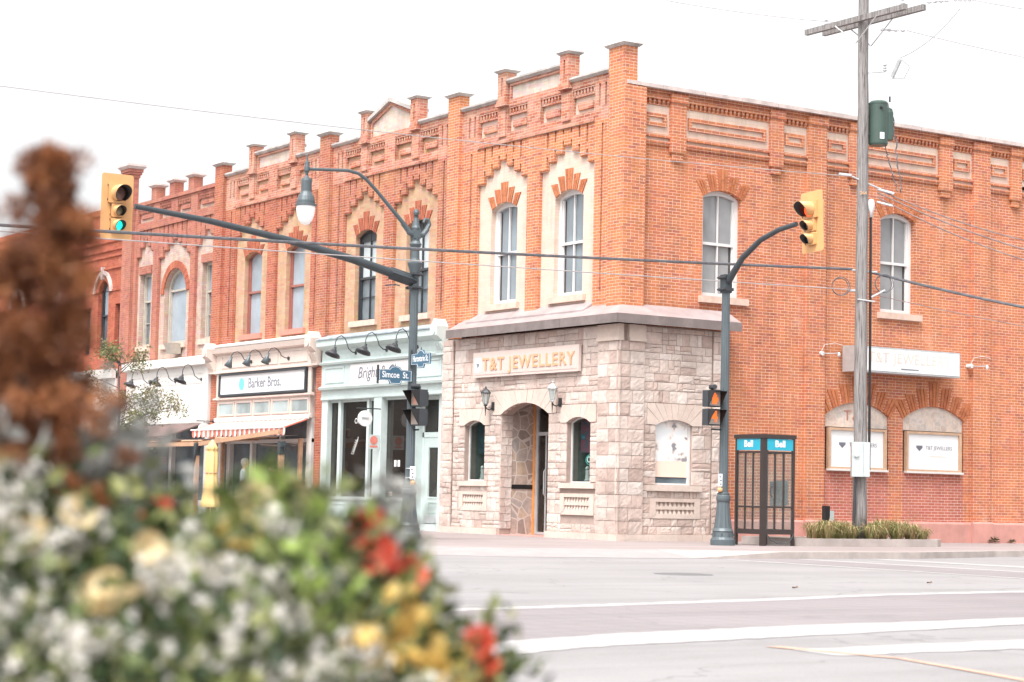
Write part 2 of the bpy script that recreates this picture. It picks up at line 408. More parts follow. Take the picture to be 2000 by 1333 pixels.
def text(parent, name, txt, size, T, mat, depth=0.004, align='CENTER', bold=0.0, spacing=1.0, sx=1.0):
    """T maps text plane (x right, y up, z out) to the world"""
    cu = bpy.data.curves.new(name, 'FONT'); cu.body = txt; cu.size = size; cu.extrude = depth
    cu.align_x = align; cu.align_y = 'CENTER'; cu.offset = bold; cu.space_character = spacing
    cu.resolution_u = 3
    tmp = bpy.data.objects.new('tmp', cu); COL.objects.link(tmp)
    dg = bpy.context.evaluated_depsgraph_get()
    me = bpy.data.meshes.new_from_object(tmp.evaluated_get(dg))
    bpy.data.objects.remove(tmp); bpy.data.curves.remove(cu)
    me.name = name
    me.transform(T @ Matrix.Diagonal((sx, 1, 1, 1)))
    if parent: me.transform(WM[parent.name].inverted())
    me.materials.clear(); me.materials.append(mat)
    o = bpy.data.objects.new(name, me); COL.objects.link(o)
    if parent: o.parent = parent; WM[o.name] = WM[parent.name]
    return o

def TA(u, w, z):   # text standing on a wall that faces the main street
    return Matrix(((1, 0, 0, u), (0, 0, -1, -w), (0, 1, 0, z), (0, 0, 0, 1)))
def TB(u, w, z):   # text standing on a wall that faces the side street
    return Matrix(((0, 0, 1, w), (1, 0, 0, u), (0, 1, 0, z), (0, 0, 0, 1)))

def arch(u0, u1, z0, zs, zc, n=12):
    """closed outline, segmental top"""
    a = (u1 - u0) / 2; r = zc - zs; c = (u0 + u1) / 2
    pts = [(u0, z0), (u1, z0)]
    if r < 0.005: return pts + [(u1, zs), (u0, zs)]
    R = (a * a + r * r) / (2 * r); th = math.asin(min(1, a / R))
    if r > a * 0.999: th = math.pi / 2; R = a
    for i in range(n + 1):
        t = th - 2 * th * i / n
        pts.append((c + R * math.sin(t), zc - R + R * math.cos(t)))
    return pts

def wall_open(mb, u0, u1, z0, z1, w0, w1, ops):
    x = u0
    for (a, b, zb, zs, zc) in sorted(ops):
        if a > x: mb.box(x, a, w0, w1, z0, z1)
        if zb > z0: mb.box(a, b, w0, w1, z0, zb)
        ar = arch(a, b, zb, zs, zc)[2:]
        poly = [(b, z1), (a, z1)] + [(p[0], p[1]) for p in reversed(ar)]
        mb.prism(poly, w0, w1)
        x = b
    if x < u1: mb.box(x, u1, w0, w1, z0, z1)

rnd = random.Random(7)
def fan(mb, uc, zs, zc, a, w0, w1, blades, strips=3):
    R = (a * a + (zc - zs) ** 2) / (2 * (zc - zs)); cz = zc - R
    for (d0, d1, zt) in blades:
        for k in range(strips):
            t0 = RAD(d0 + (d1 - d0) * k / strips + 0.3); t1 = RAD(d0 + (d1 - d0) * (k + 1) / strips - 0.3)
            n = 2 if (k % 2) else 3
            for j in range(n):
                f0, f1 = j / n, (j + 1) / n - 0.02
                def pt(t, f):
                    bx, bz = R * math.sin(t), cz + R * math.cos(t)
                    L = (zt - cz) / math.cos(t)
                    tx, tz = L * math.sin(t), zt
                    return (uc + bx + (tx - bx) * f, bz + (tz - bz) * f)
                mb.prism([pt(t0, f0), pt(t1, f0), pt(t1, f1), pt(t0, f1)], w0, w1 + rnd.uniform(-.003, .003))

def rock(mb, u0, u1, z0, z1, wb, dep, r, rough=.55, g=0.005):
    """one rock-faced stone"""
    u0 += g; u1 -= g; z0 += g; z1 -= g
    nx = max(3, min(6, int((u1 - u0) / 0.07) + 2)); nz = max(3, min(5, int((z1 - z0) / 0.07) + 2))
    vs = []; base = dep * r.uniform(0.5, 1.0); tx, tz = r.uniform(-.5, .5), r.uniform(-.6, .3)
    for j in range(nz + 1):
        for i in range(nx + 1):
            fu, fz = i / nx, j / nz
            e = (i in (0, nx)) or (j in (0, nz))
            uu = u0 + (u1 - u0) * fu; zz = z0 + (z1 - z0) * fz
            if e: ww = wb + 0.006 + r.uniform(0, .006)
            else:
                ww = wb + base * (0.75 + tx * (fu - .5) + tz * (fz - .5)) + r.uniform(-.35, .4) * dep * rough
                uu += r.uniform(-.3, .3) * (u1 - u0) / nx; zz += r.uniform(-.3, .3) * (z1 - z0) / nz
            vs.append((uu, ww, zz))
    n0 = len(vs); fs = []
    for j in range(nz):
        for i in range(nx):
            a = j * (nx + 1) + i
            fs.append((a, a + 1, a + nx + 2, a + nx + 1))
    per = [i for i in range(nx + 1)] + [(j) * (nx + 1) + nx for j in range(1, nz + 1)] + [nz * (nx + 1) + i for i in range(nx - 1, -1, -1)] + [j * (nx + 1) for j in range(nz - 1, 0, -1)]
    for q in per: vs.append((vs[q][0], wb - 0.03, vs[q][2]))
    k = len(per)
    for i in range(k):
        fs.append((per[i], per[(i + 1) % k], n0 + (i + 1) % k, n0 + i))
    mb.add(vs, fs)

def ashlar(mb, u0, u1, z0, z1, wb, r, dep=0.04, big=False):
    z = z0
    while z < z1 - 0.01:
        h = r.choice((.24, .28, .27) if big else (.13, .17, .20, .26, .30))
        if z + h > z1 - 0.09: h = z1 - z
        u = u0 - (0 if big else r.uniform(0, .0))
        while u < u1 - 0.005:
            wd = r.uniform(.30, .48) if big else r.choice((.10, .16, .22, .30, .38, .46)) * r.uniform(.85, 1.15)
            if u + wd > u1 - 0.08: wd = u1 - u
            if not big and h > .18 and r.random() < .42 and wd > .14:
                m = h * r.uniform(.35, .65)
                rock(mb, u, u + wd, z, z + m, wb, dep, r); rock(mb, u, u + wd, z + m, z + h, wb, dep, r)
            else:
                rock(mb, u, u + wd, z, z + h, wb, dep, r)
            u += wd
        z += h

# ------------------------------------------------------------------ windows
def window(bld, F, uc, a, z0, zs, zc, w, fm, gm, mid=None, muntin=True, wd=0.08, gm2=None, low_muntin=None, head=None, sill=None, sillmat='sill', gap=0):
    """frame > pane(s); a = half width"""
    o = arch(uc - a, uc + a, z0, zs, zc); i = arch(uc - a + wd, uc + a - wd, z0 + wd, zs - 0.01, zc - wd) if zc - zs > 0.005 else arch(uc - a + wd, uc + a - wd, z0 + wd, zs - wd, zs - wd)
    mb = MB(F); mb.ring(o, i, w - 0.10, w)
    mid = mid if mid is not None else (z0 + zs) / 2
    if mid: mb.box(uc - a + wd, uc + a - wd, w - 0.07, w - 0.012, mid - 0.03, mid + 0.03)
    if muntin: mb.box(uc - 0.014, uc + 0.014, w - 0.065, w - 0.02, z0 + wd, zc - wd * 0.8)
    if low_muntin: mb.box(uc - a + wd, uc + a - wd, w - 0.068, w - 0.045, low_muntin - 0.012, low_muntin + 0.012)
    # inner sash stiles, narrower and set back
    for s in (-1, 1):
        mb.box(uc + s * (a - wd) - (0.0 if s < 0 else 0.035), uc + s * (a - wd) + (0.035 if s < 0 else 0.0), w - 0.085, w - 0.035, z0 + wd, zs - 0.02)
    fr = mb.build('window', M[fm], bld)
    m2 = mid if mid else zs
    up = MB(F); pts = [(uc - a + wd * .6, m2), (uc + a - wd * .6, m2)] + [(p[0], p[1]) for p in arch(uc - a + wd * .6, uc + a - wd * .6, z0, zs, zc - wd * .6)[2:]]
    up.prism(pts, w - 0.09, w - 0.08); up.build('pane', M[gm], fr)
    if mid:
        lo = MB(F); lo.box(uc - a + wd * .6, uc + a - wd * .6, w - 0.095, w - 0.085, z0 + wd * .6, mid); lo.build('pane', M[gm2 or gm], fr)
    if gap:
        h = MB(F); g0 = uc - a + wd + .036 if gap < 0 else uc + a - wd - .036 - .05; h.box(g0, g0 + .05, w - 0.084, w - 0.074, (z0 + wd) if gap != 2 else z0 + wd, (zs - .03) if gap != 2 else m2); h.build('sash_shadow_strip', M['shade_dark'], fr)  # dark strip painted in as the shadow gap along the sash
    if head:
        h = MB(F); hp = arch(uc - a + wd, uc + a - wd, zs - .12, zs, zc - wd)
        h.prism(hp, w - 0.075, w - 0.03); h.build('arch_panel', M[head], fr)
    if sill:
        sb = MB(F); sb.box(uc + sill[0], uc + sill[1], -0.12, sill[4] if len(sill) > 4 else 0.05, sill[2], sill[3])
        sb.build('sill', M[sillmat], fr)
    return fr

BL = [(-31.5, -21.5, 7.88), (-18.3, -8.3, 8.03), (-6, 6, 8.18), (8.3, 18.3, 8.03), (21.5, 31.5, 7.87)]

def pendants(mb, a, b, w0=-0.10, w1=-0.012, zt=9.06, bots=(8.19, 8.36, 8.51, 8.66, 8.50, 8.35, 8.19), links=(8.51, 8.65, 8.80, 8.80, 8.65, 8.50)):
    n = len(bots); st = (b - a) / n; g = 0.065
    for i, z in enumerate(bots):
        x0 = a + i * st + (g / 2 if i else 0); x1 = a + (i + 1) * st - (g / 2 if i < n - 1 else 0)
        mb.box(x0, x1, w0, w1, z + 0.035, zt)
        mb.frus((x0 + .02, x1 - .02, w0, w1 - .03, z), (x0, x1, w0, w1, z + 0.035))
        if i < n - 1:
            mb.box(x1, x1 + g, w0, w1 - 0.004, links[i], links[i] + 0.16); mb.box(x1 - .01, x1 + g + .01, w0 - .01, w0 + .006, links[i] + .1, zt)

def subpier(mb, cp, u0, u1, zb, zt, w=0.08, slot=True):
    if slot:
        m = (u0 + u1) / 2
        mb.box(u0, m - .03, -0.22, w, zb + .14, zt); mb.box(m + .03, u1, -0.22, w, zb + .14, zt)
        mb.box(m - .03, m + .03, -0.22, w - .06, zb + .14, zt)
        mb.box(m - .03, m + .03, w - .06, w, zt - .12, zt); mb.box(m - .03, m + .03, w - .06, w, zb + .14, zb + .25)
    else:
        mb.box(u0, u1, -0.22, w, zb + .14, zt)
    mb.box(u0 - .05, u1 + .05, -0.10, w + .04, zb, zb + .07); mb.box(u0 - .025, u1 + .025, -0.12, w + .02, zb + .07, zb + .14)
    cp.frus((u0 - .02, u1 + .02, -0.24, w + .02, zt), (u0 - .08, u1 + .08, -0.30, w + .08, zt + .05))
    cp.frus((u0 - .08, u1 + .08, -0.30, w + .08, zt + .05), (u0 - .05, u1 + .05, -0.27, w + .05, zt + .09))

def mainpier(mb, cp, u0, u1, zb, zt, w=0.10, back=-0.17):
    mb.box(u0, u1, -0.10, w, zb, 10.02); mb.box(u0, u1, back, w, 10.02, zt)
    cp.frus((u0 - .02, u1 + .02, back - .02, w + .02, zt), (u0 - .09, u1 + .09, back - .09, w + .09, zt + .06))
    cp.frus((u0 - .09, u1 + .09, back - .09, w + .09, zt + .06), (u0 - .06, u1 + .06, back - .06, w + .06, zt + .10))

def upper_bay(bld, c, hl, hr, bm, topm, buff, gbuff, gable, fanm, wkw, sillmat='sill', zb=4.9):
    lo, hi = c - hl, c + hr
    ops = [(c + s * 1.31 - .55, c + s * 1.31 + .55, 5.32, 7.53, 7.70) for s in (-1, 1)]
    mb = MB(FA); wall_open(mb, lo, hi, zb, 9.10, -.35, -.10, ops)
    mb.build('buff_wall', M[buff], bld)
    mb = MB(FA)
    for s in (-1, 1):
        a, b = (lo, c - 2.38) if s < 0 else (c + 2.38, hi)
        sl = c + s * 2.65; mb.box(sl - .05, sl + .05, -.11, -.09, 5.3, 9.05)
        wall_open(mb, a, b, zb, 9.06, -.10, 0.0, [(sl - .035, sl + .035, 5.34, 9.0, 9.0)])
        p0, p1 = (c - 2.38, c - .24) if s < 0 else (c + .24, c + 2.38)
        pendants(mb, p0, p1)
    mb.box(c - .24, c + .24, -.10, 0.0, zb, 9.06)
    mb.build('wall', M[bm], bld)
    mb = MB(FA)
    mb.box(c - 2.36, c + 2.36, -.0, .03, 9.07, 9.16)
    ps = [(c - 2.36, c - 1.5), (c - 1.1, c - .24), (c + .24, c + 1.1), (c + 1.5, c + 2.36)]
    ops = [(x0, x1, 9.30, 9.90, 9.90) for x0, x1 in ps] + [(c + s * q - .035, c + s * q + .035, 9.38, 9.88, 9.88) for s in (-1, 1) for q in (2.53, 2.76)]
    wall_open(mb, lo, hi, 9.06, 10.06, -.10, 0.0, ops)
    for s in (-1, 1):
        for q in (2.53, 2.76): mb.box(c + s * q - .05, c + s * q + .05, -.11, -.09, 9.36, 9.9)
    mb.box(c - 1.46, c - 1.14, 0.0, .045, 9.22, 9.84); mb.box(c + 1.14, c + 1.46, 0.0, .045, 9.22, 9.84)
    mb.box(c - .26, c + .26, 0.0, .02, 9.16, 9.93)
    for x0, x1 in ps:
        mb.box(x0, x1, -.10, -.03, 9.70, 9.745)
        k = int((x1 - x0) / 0.115)
        for j in range(k):
            q = x0 + (j + .5) * (x1 - x0) / k
            mb.box(q - .028, q + .028, -.10, -.02, 9.745, 9.86)
        mb.box(x0, x1, -.10, -.012, 9.86, 9.90)
        mb.box(x0 + .15, x1 - .15, -.10, -.045, 9.41, 9.57)
    cp = MB(FA)
    zg = {'flat': 10.45, 'point': 10.48}[gable]
    for s in (-1, 1):
        subpier(mb, cp, c + s * 1.27 - .17, c + s * 1.27 + .17, 9.93, 10.72)
    # gable wall with sunk pale panel
    mb.box(c - 1.05, c + 1.05, -.40, -.12, 10.06, zg - .03)
    mb.box(c - 1.05, c - .99, -.12, 0, 10.06, zg); mb.box(c + .99, c + 1.05, -.12, 0, 10.06, zg)
    gb = MB(FA)
    if gable == 'flat':
        mb.box(c - .99, c + .99, -.12, 0, zg - .07, zg)
        gb.box(c - .99, c + .99, -.12, -.05, 10.06, zg - .07)
        cp.frus((c - 1.1, c + 1.1, -.42, .03, zg), (c - 1.1, c + 1.1, -.46, .09, zg + .05)); cp.box(c - 1.1, c + 1.1, -.44, .07, zg + .05, zg + .10)
    else:
        pk = 10.86
        gb.prism([(c - .99, 10.06), (c + .99, 10.06), (c + .99, zg - .08), (c, pk - .10), (c - .99, zg - .08)], -.12, -.05)
        mb.prism([(c - 1.05, zg - .04), (c + 1.05, zg - .04), (c + 1.05, zg), (c, pk), (c - 1.05, zg)], -.40, -.12)
        mb.prism([(c - .99, zg - .08), (c, pk - .10), (c + .99, zg - .08), (c + 1.05, zg), (c, pk), (c - 1.05, zg)], -.05, 0)
        cp.prism([(c - 1.12, zg - .01), (c, pk), (c + 1.12, zg - .01), (c + 1.12, zg + .08), (c, pk + .10), (c - 1.12, zg + .08)], -.44, .08)
    gb.build('gable_panel', M[gbuff], bld)
    mb.build('parapet', M[topm], bld)
    bk = MB(FA); bk.box(lo, hi, -.35, -.10, 9.10, 10.06)
    bk.build('frieze_panel', M[buff], bld)
    for a, b in ((lo, c - 1.46), (c + 1.46, hi)):
        cp.frus((a, b, -.42, .03, 10.06), (a, b, -.46, .09, 10.11)); cp.box(a, b, -.44, .07, 10.11, 10.16)
    cp.build('coping', M['coping'], bld)
    for s in (-1, 1):
        uc = c + s * 1.31
        f = MB(FA); fan(f, uc, 7.53, 7.70, .55, -.10, -.075, BL); f.build('brick_arch', M[fanm], bld)
        window(bld, FA, uc, .55, 5.32, 7.53, 7.70, -.22, sill=(-.70, .70, 5.18, 5.325, -0.015), sillmat=sillmat, **wkw)

# ------------------------------------------------------------------ corner building
corner = thing('corner_building', 'two-storey orange brick corner building with rock-faced stone shopfront and grey metal canopy', 'building', (-3.3, 6, 0))
upper_bay(corner, -3.485, 3.07, 3.03, 'brick_corner', 'brick_top', 'buff_pale', 'buff_white', 'flat', 'fan', dict(fm='white', gm='glass_sky', mid=6.52, wd=.10, gap=-1))
mb, cp = MB(FA), MB(FA)
mainpier(mb, cp, -7.08, -6.555, 4.6, 10.46)
mb.build('pier', M['brick_corner'], corner); cp.build('pier_cap', M['coping'], corner); mb, cp = MB(FA), MB(FA)
mb.box(-.455, .08, -.5, .10, 4.9, 9.70); mb.box(-.47, .06, -.26, .10, 9.70, 10.02); mb.box(-.50, .05, -.26, .10, 10.02, 10.54)
cp.frus((-.52, .07, -.28, .12, 10.54), (-.59, .14, -.35, .19, 10.60)); cp.frus((-.59, .14, -.35, .19, 10.60), (-.56, .11, -.32, .16, 10.64))
mb.build('pier', M['brick_corner'], corner); cp.build('pier_cap', M['coping'], corner)
# side wall
B = MB(FB)
ops = [(2.22, 3.31, 5.33, 7.53, 7.70), (7.53, 8.62, 5.33, 7.53, 7.70), (5.86, 7.83, .48, 2.9, 3.20), (8.29, 10.28, .48, 2.9, 3.20)]
# lower storey and upper storey as two bands so that openings never share a column
wall_open(B, 0.5, 24, 0.0, 4.4, -.40, -.10, ops[2:])
wall_open(B, 0.5, 24, 4.4, 9.56, -.40, -.10, ops[:2])
for a, b in ((5.2, 5.75), (10.5, 11.07), (15.8, 16.35), (21.1, 21.6)):
    B.box(a, b, -.10, 0.0, 0.0, 9.48)
B.box(.40, .5, -.40, -.02, 4.4, 9.56)
B.build('wall', M['brick_side'], corner)
T = MB(FB); bf = MB(FB)
drops = [(1.24, 1.66), (4.07, 4.45), (6.47, 6.88), (9.36, 9.79), (11.79, 12.17), (14.7, 15.1), (17.1, 17.5)]
pil = [(5.2, 5.75), (10.5, 11.07), (15.8, 16.35)]
for a, b in drops:
    T.box(a, b, -.10, 0.0, 8.40, 9.48); T.box(a + .06, b - .06, -.10, -.03, 8.22, 8.40); T.frus((a + .03, b - .03, -.1, -.02, 8.36), (a, b, -.1, 0, 8.40))
    T.box(a - .02, b + .02, -.10, .03, 9.48, 9.66)
for a, b in pil: T.box(a - .02, b + .02, -.10, .03, 9.48, 9.66)
edges = sorted([(-.1, .5)] + drops + pil)
for (a0, a1), (b0, b1) in zip(edges, edges[1:]):
    x0, x1 = a1, b0
    bf = MB(FB); bf.box(x0, x1, -.10, -.088, 8.62, 9.38); bf.build('frieze_panel', M['buff_pale'], corner)
    T.box(x0, x1, -.10, -.03, 8.68, 8.75); T.frus((x0, x1, -.1, -.06, 8.50), (x0, x1, -.1, -.03, 8.56)); T.box(x0, x1, -.10, -.03, 8.56, 8.61)
    m = .09 if x1 - x0 < 1 else .10
    i = [(x0 + m, 8.92), (x1 - m, 8.92), (x1 - m, 9.20), (x0 + m, 9.20)]
    t = .085
    j = [(x0 + m + t, 8.92 + t), (x1 - m - t, 8.92 + t), (x1 - m - t, 9.20 - t), (x0 + m + t, 9.20 - t)]
    T.ring(i, j, -.10, -.045)
    k = max(3, int((x1 - x0) / 0.115))
    for q in range(k):
        c0 = x0 + (q + .5) * (x1 - x0) / k
        T.frus((c0 - .012, c0 + .03, -.10, -.06, 9.40), (c0 - .035, c0 + .035, -.10, -.03, 9.51))
    T.box(x0, x1, -.10, -.025, 9.51, 9.57)
    T.box(x0, x1, -.10, -.07, 9.38, 9.40)
    T.box(x0, x1, -.10, -.06, 9.57, 9.66)
T.box(.0, 24, -.40, -.10, 9.56, 9.70); T.box(.5, 24, -.10, -.03, 9.66, 9.72)
T.box(12.2, 24, -.10, -.03, 8.68, 8.75)
T.build('parapet', M['brick_side'], corner)
cp = MB(FB)
y = -.02
while y < 23:
    ln = rnd.uniform(.9, 1.25)
    cp.box(y, y + ln - .012, -.45, .09 + rnd.uniform(-.006, .006), 9.72, 9.81 + rnd.uniform(-.008, .008)); y += ln
cp.build('coping', M['coping_light'], corner)
for uc in (2.765, 8.075):
    f = MB(FB); fan(f, uc, 7.53, 7.70, .55, -.10, -.085, [(a * 1.06, b * 1.1, z) for a, b, z in BL]); f.build('brick_arch', M['fan'], corner)
    window(corner, FB, uc, .545, 5.33, 7.53, 7.70, -.22, 'white', 'glass_neutral', mid=6.52, wd=.10, sill=(-.64, .72, 5.19, 5.335, 0.0), gap=2)
BIG = [(-35.5, -27, 3.32), (-25.3, -17.2, 3.46), (-15.2, -6.6, 3.62), (-4.4, 4.4, 3.78), (6.6, 15.2, 3.66), (17.2, 25.3, 3.48), (27, 35.5, 3.33)]
TY = []
for a, b, nm in ((5.86, 7.83, 'left'), (8.29, 10.28, 'right')):
    uc = (a + b) / 2
    f = MB(FB); fan(f, uc, 2.9, 3.20, .985, -.10, -.08, BIG); f.build('brick_arch', M['fan'], corner)
    rosew = MB(FB); rosew.box(a, b, -.30, -.108, .48, 1.64); rosew.build('blocked_window_brick', M['brick_infill'], corner); tym = MB(FB); TY.append(tym)
    r2 = random.Random(int(uc))
    tym.prism(arch(a, b, 2.62, 2.9, 3.20), -.30, -.15)
m, n, p = newmat('flagstone_cladding')
vr = n.nodes.new('ShaderNodeTexVoronoi'); vr.feature = 'DISTANCE_TO_EDGE'; vr.inputs['Scale'].default_value = 3.6
vc = n.nodes.new('ShaderNodeTexVoronoi'); vc.inputs['Scale'].default_value = 3.6
g = n.nodes.new('ShaderNodeNewGeometry')
for v_ in (vr, vc): n.links.new(g.outputs['Position'], v_.inputs['Vector'])
hs = n.nodes.new('ShaderNodeSeparateColor'); n.links.new(vc.outputs['Color'], hs.inputs[0])
c = ramp(n, hs.outputs[0], [(0.1, (0.30, 0.23, 0.20)), (0.4, (0.46, 0.35, 0.29)), (0.7, (0.38, 0.34, 0.33)), (0.95, (0.52, 0.38, 0.28))])
c = mixc(n, 1.0, c, ramp(n, noisef(n, 8, 5), [(0.3, 0.75), (0.7, 1.1)]), 'MULTIPLY')
ed = ramp(n, vr.outputs['Distance'], [(0.035, 1.0), (0.05, 0.0)])
c = mixc(n, ed, c, (0.56, 0.48, 0.43))
n.links.new(c, p.inputs['Base Color']); p.inputs['Roughness'].default_value = 0.8
bumpn(n, p, vr.outputs['Distance'], 0.4, 0.01)
M['flag'] = m
m2 = m.copy(); m2.name = 'pale_flagstone_cladding'
for x in m2.node_tree.nodes:
    if x.type == 'TEX_VORONOI': x.inputs['Scale'].default_value = 5.5
    if x.type == 'VALTORGB' and len(x.color_ramp.elements) == 4:
        for e, cc in zip(x.color_ramp.elements, ((.52, .42, .36), (.60, .50, .43), (.50, .45, .42), (.64, .52, .43))): e.color = (*cc, 1)
M['flag_pale'] = m2
for tym in TY: tym.build('arch_infill', M['flag_pale'], corner)
# plinth
P = MB(FB)
P.side([(-.12, 0), (.02, 0), (.0, .44), (-.03, .48), (-.12, .49)], 2.70, 24)
for a, b in ((5.2, 5.75), (10.5, 11.07), (15.8, 16.35)):
    P.side([(0.0, 0), (.10, 0), (.085, .46), (.05, .50), (0.0, .50)], a - .06, b + .06)
P.build('plinth', M['plinth'], corner)
# body behind and roof
bd = MB(); bd.box(-6.8, -.42, .42, 24, 4.6, 9.4); bd.box(-6.8, -.42, 3.3, 24, .0, 4.6); bd.build('back_wall', M['brick_deep'], corner)
rf = MB(); rf.box(-6.9, -.40, .36, 24, 9.4, 9.5); rf.build('roof', M['slate'], corner)

# ---- stone ground floor
r = random.Random(3)
bk = MB(FA)
sops = [(-4.3, -2.38, 0, 2.72, 2.98), (-5.84, -4.97, 1.22, 2.5, 2.62), (-1.68, -.80, 1.2, 2.5, 2.62)]
wall_open(bk, -6.83, .175, 0, 4.56, -.12, .175, sops)
bk2 = MB(FB); wall_open(bk2, .12, 2.66, 0, 4.56, -.10, .175, [(.80, 1.78, 1.19, 2.46, 2.58)])
bk.add([tuple(v) for v in bk2.v], bk2.f, I4)
stone_wall = bk.build('stone_wall', M['joint'], corner)

def courses(mb, u0, u1, z0, z1, ex, brk, wb, r, dep):
    z = z0
    while z < z1 - .01:
        nb = min([q for q in brk if q > z + .01] + [z1])
        h = r.choice((.14, .18, .22, .26, .30)); rem = nb - z
        if rem < .34: h = rem if rem < .3 or r.random() < .5 else rem / 2
        elif rem - h < .1: h = rem / 2
        iv = [(u0, u1)]
        for (a, b, c, d) in ex:
            if c < z + h - .008 and d > z + .008:
                nv = []
                for s_, t_ in iv:
                    if b <= s_ or a >= t_: nv.append((s_, t_)); continue
                    if a > s_: nv.append((s_, a))
                    if b < t_: nv.append((b, t_))
                iv = nv
        for s_, t_ in iv:
            if t_ - s_ < .02: continue
            u = s_
            while u < t_ - .01:
                wd = r.choice((.10, .16, .22, .30, .38, .46)) * r.uniform(.85, 1.15)
                if u + wd > t_ - .09: wd = t_ - u
                if h > .17 and r.random() < .40 and wd > .14:
                    q = h * r.uniform(.35, .65)
                    rock(mb, u, u + wd, z, z + q, wb, dep, r); rock(mb, u, u + wd, z + q, z + h, wb, dep, r)
                elif h > .2 and wd > .34 and r.random() < .3:
                    e = wd * r.uniform(.3, .7)
                    rock(mb, u, u + e, z, z + h, wb, dep, r); rock(mb, u + e, u + wd, z, z + h, wb, dep, r)
                else: rock(mb, u, u + wd, z, z + h, wb, dep, r)
                u += wd
        z += h

exA = [(-4.3, -2.38, 0, 2.72), (-4.62, -2.06, 2.72, 3.28), (-5.84, -4.97, 1.22, 2.5), (-6.06, -4.75, 2.5, 2.90), (-6.02, -4.78, 1.10, 1.22), (-5.99, -4.81, .53, .98),
       (-1.68, -.80, 1.2, 2.5), (-1.90, -.58, 2.5, 2.90), (-1.88, -.58, 1.08, 1.2), (-1.86, -.62, .51, .97)]
st = MB(FA)
courses(st, -6.35, -.50, .14, 4.54, exA, [.53, .98, 1.10, 1.22, 2.5, 2.72, 2.90, 3.28], .19, r, .024)
ashlar(st, -6.83, -6.35, .14, 4.54, .24, r, .024, big=False)
zz = .14
while zz < 4.2:      # corner quoins wrap both faces
    h = .275 if zz < 3.9 else 4.2 - zz
    k = r.uniform(.32, .46)
    rock(st, -.50, -.50 + k, zz, zz + h, .24, .022, r); rock(st, -.50 + k, .28, zz, zz + h, .24, .022, r)
    zz += h
stb = MB(FB)
exB = [(.80, 1.78, 1.19, 2.46), (.55, 2.03, 2.46, 2.93), (.56, 2.02, 1.06, 1.19), (.66, 2.01, .48, .91)]
courses(stb, .44, 2.30, .14, 4.54, exB, [.48, .91, 1.06, 1.19, 2.46, 2.93], .19, r, .024)
ashlar(stb, 2.32, 2.68, .14, 4.54, .22, r, .024)
zz = .14
while zz < 4.2:
    h = .275 if zz < 3.9 else 4.2 - zz
    k = r.uniform(.28, .44)
    rock(stb, -.28, -.28 + k, zz, zz + h, .24, .022, r); rock(stb, -.28 + k, .44, zz, zz + h, .24, .022, r)
    zz += h
# door reveals of rock-faced stone, facing the side street
zz = .14
while zz < 2.7:
    h = r.choice((.17, .22, .26)); h = min(h, 2.72 - zz)
    if h > .04:
        k = r.uniform(.1, .2)
        for q0, q1 in ((-.19, -.19 + k), (-.19 + k, .12)):
            rock(stb, q0, q1, zz, zz + h, -4.292, .012, r, .4)
    zz += h
st.add([tuple(v) for v in stb.v], stb.f, I4)
st.build('stone_blocks', M['stone'], stone_wall)

def wedges(mb, uc, zs, zc, a, outer, zt, w0, w1, n):
    """dressed voussoirs filling the rectangle round an arch"""
    R = (a * a + (zc - zs) ** 2) / (2 * (zc - zs)); cz = zc - R; th = math.asin(a / R)
    def outp(t):
        dx, dz = math.sin(t), math.cos(t)
        L = (zt - cz) / dz
        if abs(L * dx) > outer: L = outer / abs(dx)
        return (uc + L * dx, cz + L * dz)
    T0 = math.atan2(outer, zs - cz)
    ang = [-th + 2 * th * i / n for i in range(n + 1)]
    for i in range(n):
        t0, t1 = ang[i] + .0022, ang[i + 1] - .0022
        s0, s1 = t0 * T0 / th, t1 * T0 / th
        s0 = max(-T0, s0); s1 = min(T0, s1)
        p = [(uc + R * math.sin(t0), cz + R * math.cos(t0)), (uc + R * math.sin(t1), cz + R * math.cos(t1)), outp(s1)]
        tc = math.atan2(outer, zt - cz)
        for sc in (tc, -tc):
            if s0 < sc < s1: p.append((uc + math.copysign(outer, sc), zt))
        p.append(outp(s0))
        mb.prism(p, w0, w1 + rnd.uniform(0, .006))
dr = MB(FA)
wedges(dr, -3.34, 2.72, 2.98, .96, 1.27, 3.27, .10, .215, 11)
dr.build('stone_arch', M['stone_smooth'], stone_wall)
for q in ((-5.405, .435, .65), (-1.24, .44, .655)):
    dr = MB(FA); wedges(dr, q[0], 2.5, 2.62, q[1], q[2], 2.89, .10, .215, 7); dr.build('stone_arch', M['stone_smooth'], stone_wall)
for q in ((-6.02, -4.78, 1.10), (-1.88, -.58, 1.08)):
    dr = MB(FA); dr.box(q[0], q[1], .1, .26, q[2], q[2] + .115); dr.build('stone_sill', M['stone_smooth'], stone_wall)
def vent(d, bars, u0, u1, z0, z1):
    t = .15
    o = [(u0, z0), (u1, z0), (u1, z1), (u0, z1)]; i = [(u0 + t, z0 + .10), (u1 - t, z0 + .10), (u1 - t, z1 - .08), (u0 + t, z1 - .08)]
    for a in range(4):
        b = (a + 1) % 4
        d.prism([o[a], o[b], i[b], i[a]], .15, .214 + .003 * a)
    zm = (z0 + z1) / 2 + .01
    d.box(u0 + t, u1 - t, .15, .205, zm - .035, zm + .035)
    n = 9
    for q in range(n):
        c0 = u0 + t + (q + .5) * (u1 - u0 - 2 * t) / n
        for a, b in ((z0 + .10, zm - .035), (zm + .035, z1 - .08)):
            d.frus((c0 - .032, c0 + .032, .14, .20, a), (c0 - .022, c0 + .022, .14, .18, b))
for q in ((-5.99, -4.81, .53, .98), (-1.86, -.62, .51, .97)):
    dr = MB(FA); vent(dr, None, *q); dr.build('vent_panel', M['stone_smooth'], stone_wall)
dr = MB(FA)
x = -6.86
